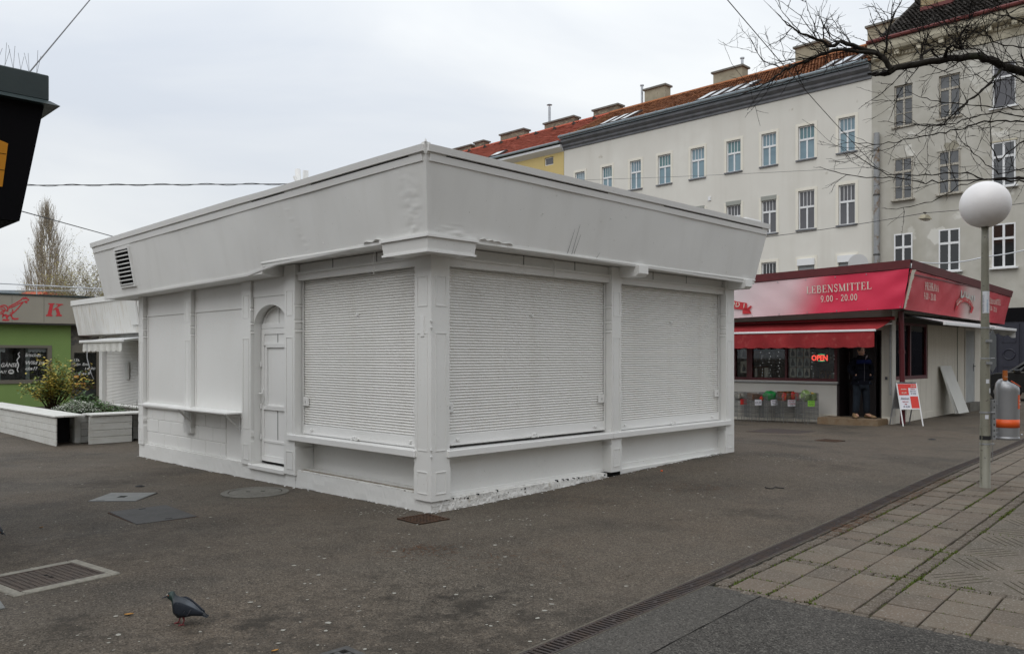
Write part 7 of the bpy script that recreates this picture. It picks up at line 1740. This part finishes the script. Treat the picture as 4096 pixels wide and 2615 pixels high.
# yellow shrub
ys = ploc(.75, 4.3, .40)
YS = thing('yellow_shrub', 'loose shrub with yellow and olive autumn leaves in the white planter', 'shrub', ys, 0); br = MB(); lf = MB(); lg = MB()
for i in range(60):
    a = rg.uniform(0, 6.28); sp_ = rg.uniform(.12, .80); h = rg.uniform(.60, 1.55) * (1 - .35 * sp_); p0_ = Vector((rg.gauss(0, .05), rg.gauss(0, .05), 0)); tip = Vector((sp_ * math.cos(a) * 1.15, sp_ * math.sin(a), h)); mid = p0_.lerp(tip, .5) + Vector((rg.gauss(0, .05), rg.gauss(0, .05), .06))
    pts = [p0_, p0_.lerp(mid, .6), mid, mid.lerp(tip, .5) + Vector((rg.gauss(0, .03), rg.gauss(0, .03), 0)), tip]; br.tube(pts, [.009, .008, .006, .004, .002], 4)
    for j in range(60):
        t = rg.uniform(.3, 1) ** .8; k_ = t * 4; q = min(3, int(k_)); p = pts[q].lerp(pts[q + 1], k_ - q) + Vector((rg.gauss(0, .045), rg.gauss(0, .045), rg.gauss(0, .045)))
        leafq(lf if rg.random() < .72 else lg, p, rg.uniform(.04, .085))
stuff(lf.build('yellow_leaves', 'leaf_yellow', YS)); stuff(lg.build('green_leaves', 'leaf_green', YS)); br.build('stems', 'stem_brown', YS)
def mound(name, label, c, rx_, ry_, h, nst, nl, m, size, flowers=None):
    t = thing(name, label, 'plant', c, R_(45)); a = MB(); b = MB(); s_ = MB()
    for i in range(nst):
        q = rg.uniform(0, 6.28); r = math.sqrt(rg.random()); tip = Vector((rx_ * r * math.cos(q), ry_ * r * math.sin(q), h * (1 - .55 * r * r) * rg.uniform(.6, 1.05))); p0_ = Vector((tip.x * .6, tip.y * .6, 0)); s_.tube([p0_, p0_.lerp(tip, .6) + Vector((0, 0, .03)), tip], [.004, .003, .002], 3, False)
        for j in range(nl): leafq(a, p0_.lerp(tip, rg.uniform(.35, 1)) + Vector((rg.gauss(0, .03), rg.gauss(0, .03), rg.gauss(0, .02))), size * rg.uniform(.6, 1.3))
        if flowers:
            for j in range(flowers): leafq(b, tip + Vector((rg.gauss(0, .035), rg.gauss(0, .035), rg.gauss(0, .015))), .022); 
    stuff(a.build('leaves', m, t)); s_.build('stems', 'stem_brown', t)
    if flowers: stuff(b.build('white_flowers', 'petal_white', t))
    return t
mound('flower_clump', 'low clump of tiny white flowers in the white planter', ploc(.45, 1.55, .40), .45, .62, .36, 160, 12, 'leaf_grey_green', .04, 9)
mound('green_herb', 'dark green leafy herbs behind the white flowers', ploc(.95, 2.5, .40), .45, .7, .50, 110, 18, 'leaf_green', .06)
mound('green_herb', 'thin green herbs at the right end of the planter', ploc(.9, .75, .40), .3, .5, .36, 70, 12, 'leaf_green', .045)
mound('dry_stalks', 'sparse dry grey stalks at the right planter rim', ploc(1.25, .35, .40), .25, .3, .42, 26, 4, 'leaf_grey_green', .03)

# ------------------------------------------------------------------ bare trees far left
def far_tree(name, label, u, Y, z_top, spread, kind, seed, leaves, leafm, base_v=None):
    rg = random.Random(seed); x = (u - 2048) / 3270 * Y; t = thing(name, label, 'tree', (x, Y, 0), 0); tr = MB(); bw = MB(); lv = MB()
    tr.tube([(0, 0, 0), (0, 0, z_top * .3), (.1, 0, z_top * .6)], [z_top * .016, z_top * .012, z_top * .006], 7); tr.build('trunk', 'far_twig', t)
    def twig(p, d, L, r, lev):
        pts = [p]; n = 4
        for i in range(n):
            d = (d + Vector((rg.gauss(0, .14), rg.gauss(0, .14), .10 if kind == 'round' else .16))).normalized(); pts.append(pts[-1] + d * L / n)
        bw.tube(pts, [r, r * .8, r * .6, r * .45, r * .3], 3, False)
        for q in pts[2:]:
            if rg.random() < leaves: leafq_(lv, q + Vector((rg.gauss(0, .15), rg.gauss(0, .15), rg.gauss(0, .15))), rg.uniform(.05, .10))
        if lev > 0:
            for i in range(4 if lev > 1 else 3):
                q = pts[rg.randint(1, n)]; a = rg.uniform(0, 6.28); s_ = .30 if kind == 'poplar' else .95
                twig(q, (d + Vector((math.cos(a) * s_, math.sin(a) * s_, .1))).normalized(), L * rg.uniform(.4, .7), r * .55, lev - 1)
    def leafq_(mb, p, size):
        a = rg.uniform(0, 6.28); d = Vector((math.cos(a), math.sin(a), rg.uniform(-.6, .6))); n = Vector((-d.y, d.x, .3)) * size * .5; mb.quad(p, p + d * size * .5 + n, p + d * size, p + d * size * .5 - n)
    nb = 330 if kind == 'poplar' else 46
    for i in range(nb):
        if kind == 'poplar':
            f = i / nb; h = z_top * (.14 + .74 * f); a = rg.uniform(0, 6.28); L = z_top * .16 * (1.05 - .6 * f); prof = spread * (1.02 - f) ** .75 * min(1, .55 + f * 2.5); q = prof * math.sqrt(rg.random()); twig(Vector((q * math.cos(a), q * math.sin(a), h)), Vector((math.cos(a) * .16, math.sin(a) * .16, 1)).normalized(), L, z_top * .0019, 2)
        else:
            h = z_top * rg.uniform(.22, .6); a = rg.uniform(0, 6.28); twig(Vector((0, 0, h)), Vector((math.cos(a), math.sin(a), rg.uniform(.25, 1.1))).normalized(), spread * rg.uniform(.6, 1.0), z_top * .0042, 3)
    stuff(bw.build('crown', 'far_twig', t))
    if lv.v: stuff(lv.build('leaves', leafm, t))
    return t
far_tree('poplar_tree', 'tall slim bare poplar rising behind the green shop roof', 188, 60, 13.3, 1.7, 'poplar', 4, .04, 'far_leaf_dull')
far_tree('bare_tree', 'round crowned tree with sparse yellowish leaves right of the poplar', 318, 52, 8.0, 3.1, 'round', 12, .95, 'far_leaf')
far_tree('bare_tree', 'small thin bare tree left of the poplar', 92, 56, 6.6, 2.0, 'round', 15, .12, 'far_leaf_dull')
far_tree('bare_tree', 'low yellowish tree at the poplar foot', 215, 58, 7.0, 2.3, 'round', 19, .95, 'far_leaf')
a = at(-300, 1420, 64)
hdg = MB(); rg = random.Random(6)
for i in range(5000): leafq(hdg, Vector((rg.uniform(-46, -26), 66 + rg.gauss(0, 1), abs(rg.gauss(0, 2.0)))), .3)
h_ = stuff(hdg.build('far_shrubbery', 'far_twig')); h_['label'] = 'brown bare shrubbery far behind the green shop'; h_['category'] = 'shrubbery'

# ------------------------------------------------------------------ bare tree reaching in at the upper right
TB = Vector((7.75, 8.6, 0)); NT = thing('bare_tree', 'bare tree with knobbly black twigs reaching in from the upper right', 'tree', TB, 0)
trunk_pts = [(0, 0, -.1), (.03, .02, 1.2), (-.02, 0, 2.6), (.02, .05, 4.0), (.1, .1, 5.5), (.15, .1, 7.2)]
MB().tube(trunk_pts, [.20, .17, .155, .14, .11, .06], 12).build('trunk', 'bark', NT, smooth=True)
def zp(x, y, Y): return at(3000 + x * .5855, y * .5855, Y) - TB       # from the 1872-wide crop of the upper right corner
def zq(x, y, Y): return at(3000 + x * .4551, 100 + y * .4551, Y) - TB
tw = MB(); rg = random.Random(23); count = 0
def knob_tube(mb, pts, r0, r1, n=5, kn=True):
    Q = []; R = []
    for i, p in enumerate(pts):
        f = i / max(1, len(pts) - 1); r = r0 + (r1 - r0) * f
        Q.append(p); R.append(r * (1.45 if kn and i % 2 and i < len(pts) - 1 else 1.0))
    mb.tube(Q, R, n, False)
def grow(p, d, L, r, lev):
    global count; count += 1
    st = rg.uniform(.035, .055); n = max(3, int(L / st)); pts = [p]; z = rg.choice([-1, 1]); side = d.cross(Vector((rg.gauss(0, 1), rg.gauss(0, 1), rg.gauss(0, 1)))).normalized()
    for i in range(n):
        wp = pts[-1] + TB; uu, vv = 2048 + wp.x / max(.5, wp.y) * 3270, 1425 - (wp.z - 1.65) / max(.5, wp.y) * 3270
        if (uu - 3938) ** 2 + (vv - 823) ** 2 < 125 ** 2: break        # no twigs hang before the lamp
        d = (d + side * z * .22 + Vector((rg.gauss(0, .10), rg.gauss(0, .10), rg.gauss(0, .10) + .02))).normalized(); z = -z; pts.append(pts[-1] + d * L / n)
    n = len(pts) - 1
    if n < 2: return
    knob_tube(tw, pts, r, max(.0012, r * .4), 4)
    for i in range(1, n):
        if rg.random() < .5: s_ = side * z + Vector((rg.gauss(0, .5), rg.gauss(0, .5), rg.gauss(0, .5))); tw.tube([pts[i], pts[i] + s_.normalized() * rg.uniform(.006, .016)], [r * .9, r * .6], 4, False)
        if lev > 0 and rg.random() < (.26 if lev > 1 else .24):
            a = (d + Vector((rg.gauss(0, .75), rg.gauss(0, .75), rg.gauss(0, .75)))).normalized(); grow(pts[i], a, L * rg.uniform(.3, .62), max(.0014, r * .64), lev - 1)
def limb(P, r0, r1, spawn, Lmin, Lmax, lev=2, name=None, drop=0.0, start=0):
    # dense, slightly crooked path through the measured points
    Q = []
    for a, b in zip(P, P[1:]):
        n = max(2, int((b - a).length / .07))
        for i in range(n): Q.append(a.lerp(b, i / n) + Vector((rg.gauss(0, .006), rg.gauss(0, .010), rg.gauss(0, .006))))
    Q.append(P[-1])
    if name: mb = MB(); knob_tube(mb, Q, r0, r1, 9, r0 < .02); mb.build(name, 'bark', NT, smooth=True)
    else: knob_tube(tw, Q, r0, r1, 5)
    m = len(Q)
    for _ in range(spawn):
        i = rg.randint(int(m * start) + 1, m - 2); d0 = (Q[min(m - 1, i + 2)] - Q[max(0, i - 2)]).normalized()
        d = (d0 * .7 + Vector((rg.gauss(0, .55), rg.gauss(0, .45), rg.gauss(0, .55) - drop))).normalized(); f = i / m; grow(Q[i], d, rg.uniform(Lmin, Lmax), max(.0021, min(.0046, (r0 + (r1 - r0) * f) * .45)), lev)
    grow(Q[-1], (Q[-1] - Q[-3]).normalized(), rg.uniform(.12, .3), r1 * .9, 1)
T4 = Vector((0, .05, 2.9))
# main limb with its stub end, and the fork that rises from it
limb([T4, zq(2900, 560, 8.5), zq(2408, 420, 8.2), zq(2250, 372, 8.1), zq(2070, 290, 8.0), zq(1950, 277, 8.0), zq(1750, 300, 7.9), zq(1500, 345, 7.9), zq(1290, 385, 7.8), zq(1212, 425, 7.8)], .066, .027, 30, .25, .8, 2, 'limb', start=.3)
limb([zq(1235, 395, 7.8), zq(1195, 320, 7.8), zq(1150, 262, 7.8), zq(1030, 230, 7.75), zq(900, 188, 7.7), zq(800, 142, 7.7), zq(735, 190, 7.65), zq(640, 150, 7.6), zq(520, 95, 7.5), zq(400, 42, 7.5), zq(325, 0, 7.4)], .027, .006, 20, .2, .6, 2, 'limb')
limb([zq(1100, 250, 7.75), zq(940, 235, 7.7), zq(735, 222, 7.65), zq(560, 282, 7.6), zq(430, 340, 7.6), zq(295, 395, 7.5), zq(240, 440, 7.5), zq(120, 535, 7.4), zq(0, 580, 7.4)], .015, .004, 20, .2, .55, 2, 'limb')
limb([zq(735, 222, 7.65), zq(560, 290, 7.6), zq(300, 395, 7.7), zq(110, 310, 7.8), zq(40, 190, 7.9)], .007, .003, 10, .15, .5, 2)
limb([zq(1190, 250, 7.8), zq(1195, 120, 7.85), zq(1240, 0, 7.9), zq(1290, -140, 7.9)], .011, .005, 10, .2, .5, 2, 'limb')
limb([zq(640, 120, 7.6), zq(640, 40, 7.6), zq(690, -60, 7.6)], .006, .003, 8, .15, .4, 2)
limb([zq(1510, 340, 7.9), zq(1500, 260, 7.95), zq(1590, 225, 8.0), zq(1660, 290, 8.1)], .014, .006, 8, .2, .5, 2, 'limb')
limb([zq(1710, 300, 7.9), zq(1730, 210, 7.8), zq(1790, 170, 7.8), zq(1860, 210, 7.8), zq(1830, 120, 7.8), zq(1900, 20, 7.7)], .013, .005, 14, .2, .6, 2, 'limb')
limb([zq(2220, 380, 8.1), zq(2100, 520, 7.9), zq(1900, 690, 7.7), zq(1700, 860, 7.6), zq(1560, 900, 7.5)], .012, .004, 16, .2, .6, 2, 'limb')
# lower sprays crossing the grey house
def spray(pts, r0=.010, sp_=14, Y0=8.2, Y1=7.3, L=(.2, .6), nm='limb'):
    n = len(pts); P = [T4 + Vector((.0, 0, -.3))] + [zp(x, y, Y0 + (Y1 - Y0) * i / n) for i, (x, y) in enumerate(pts)]; limb(P, r0 * 1.25, .0026, sp_, L[0], L[1], 2, nm, start=.35)
spray([(2100, 850), (1872, 830), (1600, 830), (1450, 880), (1300, 912), (1100, 945), (900, 985), (700, 970)], .010, 18)
spray([(2100, 1190), (1872, 1215), (1600, 1222), (1480, 1180), (1330, 1190), (1200, 1197), (1050, 1195), (940, 1190), (850, 1140), (700, 1050)], .010, 16)
spray([(2100, 1290), (1872, 1240), (1600, 1225), (1460, 1232), (1200, 1248), (1000, 1215), (800, 1215), (620, 1190), (500, 1150)], .009, 14)
spray([(2050, 720), (1872, 750), (1550, 720), (1350, 700), (1280, 690), (1130, 650)], .009, 16)
spray([(2050, 330), (1872, 330), (1700, 300), (1500, 210), (1330, 170), (1150, 210)], .009, 24, 8.0, 7.2)
spray([(2000, 100), (1872, 130), (1650, 90), (1450, 150), (1250, 40), (1100, 60)], .009, 24, 8.0, 7.0)
spray([(2000, 900), (1872, 960), (1700, 1100), (1650, 1000), (1640, 820), (1700, 640), (1710, 500)], .009, 12)
spray([(2050, 1260), (1872, 1228), (1650, 1218), (1450, 1262), (1250, 1380), (1000, 1430)], .008, 8, 8.2, 7.6)
spray([(2050, 60), (1872, 40), (1700, 130), (1600, 210), (1400, 260), (1240, 330)], .009, 22, 8.1, 7.2)
spray([(2050, 620), (1872, 560), (1740, 470), (1640, 300), (1580, 120), (1620, -40)], .009, 18, 8.1, 7.3)
spray([(2050, 800), (1872, 800), (1700, 770), (1500, 800), (1400, 850), (1150, 860), (940, 830)], .008, 16, 8.2, 7.2)
spray([(2050, 1180), (1872, 1150), (1700, 1190), (1560, 1080), (1440, 960)], .008, 14, 8.3, 7.4)
spray([(2000, 240), (1872, 160), (1700, 60), (1550, 30), (1450, -60)], .010, 18, 7.9, 7.0)
spray([(2000, 480), (1872, 440), (1650, 410), (1560, 340), (1400, 290), (1180, 380)], .009, 20, 8.0, 7.2)
tws = stuff(tw.build('twigs', 'twig', NT))

# ------------------------------------------------------------------ people: the man smoking in the shop doorway
def skinned(name, verts, edges, radii, m, parent, sub=2, root=0):
    me = bpy.data.meshes.new(name); me.from_pydata(verts, edges, []); ob = bpy.data.objects.new(name, me); COL.objects.link(ob)
    md = ob.modifiers.new('s', 'SKIN'); sv = me.skin_vertices[0].data
    for i, r in enumerate(radii): sv[i].radius = r if isinstance(r, tuple) else (r, r); sv[i].use_root = (i == root)
    sb = ob.modifiers.new('b', 'SUBSURF'); sb.levels = sub; sb.render_levels = sub
    dg = bpy.context.evaluated_depsgraph_get(); out_ = bpy.data.meshes.new_from_object(ob.evaluated_get(dg)); bpy.data.objects.remove(ob); out_.materials.clear(); out_.materials.append(MT[m]); out_.name = name
    for p in out_.polygons: p.use_smooth = True
    return put(name, out_, parent)
mpos = S0 - d1 * .34 + d2 * .62 + Vector((0, 0, .125))
MAN = thing('person', 'person in dark blue jacket and jeans, hands in pockets, on the wooden step', 'person', mpos, R_(6))
bv = [(0, 0, .92), (0, 0, 1.15), (0, -.01, 1.36), (0, .0, 1.50), (0, -.015, 1.56), (-.19, .0, 1.43), (.19, 0, 1.43), (-.29, .03, 1.18), (.29, .03, 1.18), (-.17, -.10, 1.05), (.17, -.10, 1.05), (-.095, 0, .88), (.095, 0, .88), (-.115, -.01, .50), (.125, -.01, .50), (-.13, .02, .10), (.15, .02, .10), (-.15, -.14, .05), (.18, -.14, .05)]
be = [(0, 1), (1, 2), (2, 3), (3, 4), (2, 5), (2, 6), (5, 7), (6, 8), (7, 9), (8, 10), (0, 11), (0, 12), (11, 13), (12, 14), (13, 15), (14, 16), (15, 17), (16, 18)]
body_ = skinned('body', bv, be, [(.13, .10), (.12, .09), (.14, .09), .055, .055, .055, .055, .04, .04, .04, .04, .08, .08, .055, .055, .04, .04, .03, .03], 'skin', MAN)
hd = []
for i in range(13):                                   # head: skull narrowing to the chin, face towards the viewer
    f = i / 12; z = 1.535 + .245 * f; w = .078 * math.sin(PI * (.10 + .86 * f)) ** .55 * (.80 + .30 * f - .14 * f * f); dpt = .098 * math.sin(PI * (.12 + .84 * f)) ** .5
    ring_ = []
    for j in range(20):
        a = 2 * PI * j / 20; x, y = w * math.cos(a), -.012 - dpt * math.sin(a)
        if .30 < f < .52 and 4 <= j <= 6: y -= .018 * (1 if j == 5 else .35) * (1 - abs(f - .38) / .16)      # nose
        if abs(f - .23) < .05 and 4 <= j <= 6: y -= .005                                                  # lips
        if abs(f - .50) < .05 and j in (3, 7): y += .008                                                   # eye sockets
        ring_.append((x, y, z))
    hd.append(ring_)
HD = MB().loft(hd).build('head', 'skin', MAN, smooth=True)
for sx in (-1, 1): MB().loft([[(sx * (.074 + .012 * k), -.0 + .022 * math.cos(a), 1.66 + .032 * math.sin(a)) for a in [2 * PI * j / 8 for j in range(8)]] for k in (0, 1)]).build('ear', 'skin', HD); MB().lathe([(.0, -.006), (.009, -.004), (.012, 0)], 10, (sx * .030, -.103, 1.664), 'y').build('eye', 'ink_black', HD); MB().tube([(sx * .046, -.101, 1.682), (sx * .018, -.108, 1.684)], .005, 5).build('brow', 'hair_grey', HD)
MB().tube([(-.022, -.108, 1.592), (.0, -.113, 1.590), (.022, -.108, 1.592)], .004, 5).build('mouth', 'ink_red', HD); MB().tube([(.0, -.112, 1.592), (.006, -.175, 1.580)], .004, 6).build('cigarette', 'paper_white', HD)
hr = []
for i in range(7):
    f = i / 6; z = 1.655 + .145 * f; hr.append([((.086 * math.cos(a)) * math.cos(f * 1.25), .012 + (.108 * math.sin(a)) * math.cos(f * 1.25) if math.sin(a) > -.3 else (-.055 - .03 * f + .02 * math.sin(a)) * math.cos(f * 1.0), z) for a in [2 * PI * j / 18 for j in range(18)]])
MB().loft(hr).build('hair', 'hair_grey', MAN, smooth=True)
jv = [(0, 0, 1.02), (0, 0, 1.14), (0, -.01, 1.28), (0, -.005, 1.42), (0, .005, 1.50), (-.20, .0, 1.41), (.20, 0, 1.41), (-.295, .04, 1.19), (.295, .04, 1.19), (-.205, -.11, 1.06), (.205, -.11, 1.06), (0, 0, .97)]
je = [(11, 0), (0, 1), (1, 2), (2, 3), (3, 4), (3, 5), (3, 6), (5, 7), (6, 8), (7, 9), (8, 10)]
JK = skinned('jacket', jv, je, [(.215, .155), (.205, .15), (.205, .145), (.185, .125), (.085, .085), (.095, .095), (.095, .095), (.075, .075), (.075, .075), (.062, .062), (.062, .062), (.20, .15)], 'jacket', MAN)
MB().loft([[(sx, -.125 - .035 * math.cos(a) * .9, 1.39 + .055 * math.sin(a)) for a in [2 * PI * j / 10 for j in range(10)]] for sx in (-.18, -.08, .0, .08, .18)]).build('jacket_yoke', 'jacket_blue', JK, smooth=True)
MB().tube([(0, -.150, .92), (0, -.158, 1.1), (0, -.150, 1.36)], .006, 5).build('zip', 'ink_black', JK)
MB().loft([[(.105 * k * math.cos(a), -.005 + .10 * k * math.sin(a), z) for a in [2 * PI * j / 16 for j in range(16)]] for z, k in ((1.44, 1.0), (1.50, .95), (1.545, .86))]).build('collar', 'jacket', JK, smooth=True)
MB().loft([[(.045 + sx, -.115 - .02 * math.sin(a), 1.50 + zz + .03 * math.cos(a)) for a in [2 * PI * j / 8 for j in range(8)]] for sx, zz in ((0, -.05), (.02, 0), (.05, .035))]).build('scarf', 'scarf', MAN, smooth=True)
for sx in (-1, 1): MB().loft([[(sx * .215 + .055 * math.cos(a), -.115 + .03 * math.sin(a), z) for a in [2 * PI * j / 10 for j in range(10)]] for z in (.94, .99, 1.05)]).build('pocket', 'jacket', JK, smooth=True)
tv_ = [(0, 0, .86), (-.10, 0, .82), (.10, 0, .82), (-.12, -.015, .48), (.13, -.015, .48), (-.135, .015, .10), (.155, .015, .10)]
skinned('trousers', tv_, [(0, 1), (0, 2), (1, 3), (2, 4), (3, 5), (4, 6)], [(.15, .12), (.115, .12), (.115, .12), (.088, .092), (.088, .092), (.078, .082), (.078, .082)], 'jeans', MAN)
for sx, px in ((-1, -.14), (1, .16)):
    sh_ = MB().loft([[(px + sx * .02 * k + w * math.cos(a), y, max(.012, .045 * h_ + h_ * .045 * math.sin(a))) for a in [2 * PI * j / 12 for j in range(12)]] for k, (y, w, h_) in enumerate(((.08, .035, .9), (.05, .045, 1.5), (-.03, .045, 1.3), (-.10, .05, .95), (-.17, .048, .8), (-.205, .03, .6)))]).build('shoe', 'shoe_tan', MAN, smooth=True)
    MB().loft([[(px + sx * .02 * k + w * 1.08 * math.cos(a), y, .008 + .010 * math.sin(a)) for a in [2 * PI * j / 12 for j in range(12)]] for k, (y, w) in enumerate(((.085, .037), (.05, .047), (-.03, .047), (-.10, .052), (-.17, .05), (-.208, .033)))]).build('sole', 'shoe_sole', sh_)

# ------------------------------------------------------------------ pigeons
ramp_mat('pigeon_body', 0, [(-.10, (.022, .028, .038)), (-.058, (.010, .032, .027)), (-.03, (.013, .018, .025)), (.02, (.028, .034, .044)), (.06, (.075, .086, .102)), (.11, (.036, .043, .053)), (.135, (.010, .012, .016))], .5, (60, .25))
def pigeon(label, loc, rz, pecking=False):
    t = thing('pigeon', label, 'pigeon', loc, rz)
    prof = [(-.087, .176, .008, .009), (-.080, .180, .019, .020), (-.064, .180, .025, .027), (-.050, .168, .029, .034), (-.046, .146, .036, .043), (-.038, .122, .050, .055), (-.012, .105, .057, .063), (.022, .101, .055, .056), (.055, .094, .043, .043), (.085, .083, .030, .028), (.112, .070, .023, .014), (.140, .058, .020, .007), (.152, .052, .018, .004)]
    if pecking: prof = [(-.135, .040, .008, .009), (-.128, .050, .019, .021), (-.115, .064, .023, .025), (-.098, .080, .027, .030), (-.078, .094, .034, .038)] + [(x, z + .01, ry, rz_) for x, z, ry, rz_ in prof[5:]]
    rings = []
    for x, z, ry, rz_ in prof: rings.append([(x + (.25 if x < 0 else .0) * rz_ * math.sin(a) * .4, ry * math.cos(a), z + rz_ * math.sin(a)) for a in [2 * PI * j / 20 for j in range(20)]])
    b = MB().loft(rings).build('body', 'pigeon_body', t, smooth=True)
    hx, hz = prof[1][0], prof[1][1]
    dx, dz = (-.6, -.8) if pecking else (-.93, -.30)
    MB().loft([[(hx - .012 + dx * l, r * math.cos(a), hz - .006 + dz * l + r * .8 * math.sin(a)) for a in [2 * PI * j / 8 for j in range(8)]] for l, r in ((0, .008), (.012, .006), (.026, .004), (.032, .001))]).build('beak', 'ink_black', b)
    MB().lathe([(.0, -.004), (.006, -.002), (.006, .002), (.0, .004)], 8, (hx - .004, -.004, hz + .004), 'y').build('cere', 'print_cream', b)
    for sy in (-1, 1):
        MB().lathe([(.0, sy * .003), (.003, sy * .0025), (.0045, 0)], 10, (hx + .006, sy * .0195, hz + .005), 'y').build('eye', 'pigeon_eye', b)
        wr = []
        for x, zc, hh, yy in ((-.036, .118, .006, .046), (-.022, .112, .036, .053), (.010, .104, .043, .057), (.045, .094, .035, .051), (.075, .085, .025, .038), (.105, .073, .016, .027), (.132, .061, .008, .016)):
            wr.append([(x, sy * (yy + .006 * math.sin(a) + .004), zc + hh * math.cos(a) + .008) for a in [2 * PI * j / 12 for j in range(12)]])
        wg = MB().loft(wr).build('wing', 'pigeon_wing', t, smooth=True)
        for bx_ in (.030, .058): MB().tube([(bx_ + .012, sy * .0555, .128 - bx_ * .35), (bx_ + .004, sy * .0635, .105 - bx_ * .3), (bx_ - .010, sy * .058, .080 - bx_ * .2)], .0022, 4).build('wing_bar', 'ink_black', wg)
        MB().loft([[(x, sy * (yy + .001 * math.cos(a)), z + .004 * math.sin(a)) for a in [2 * PI * j / 6 for j in range(6)]] for x, yy, z in ((.05, .040, .075), (.10, .030, .062), (.150, .012, .055))]).build('flight_feathers', 'pigeon_dark', wg)
        if pecking: fx = .0
        else: fx = .012 if sy < 0 else -.028
        lift = 0
        lg = MB().tube([(fx + .004, sy * .022, .055), (fx + .010, sy * .022, .030), (fx, sy * .022, .006)], [.008, .0042, .0035], 6).build('leg', 'pigeon_leg', t)
        ft = MB()
        for a, L in ((R_(180), .026), (R_(150), .024), (R_(210), .024), (0, .014)): ft.tube([(fx, sy * .022, .006), (fx + L * .6 * math.cos(a), sy * .022 + L * .6 * math.sin(a), .005), (fx + L * math.cos(a), sy * .022 + L * math.sin(a), .002)], [.0035, .003, .0015], 5)
        ft.build('toes', 'pigeon_leg', lg)
    MB().loft([[(x, w * math.cos(a), z + .003 * math.sin(a)) for a in [2 * PI * j / 10 for j in range(10)]] for x, w, z in ((.09, .018, .074), (.125, .026, .058), (.158, .028, .046))]).build('tail', 'pigeon_dark', t, smooth=True)
    return t
w = gp(727, 2496); pigeon('slate grey pigeon with green neck standing on the asphalt, facing left', w, R_(4))
w = gp(-35, 2149); pigeon('dark pigeon pecking at the ground, only its head inside the left picture edge', (w.x - .02, w.y, w.z), R_(176), True)
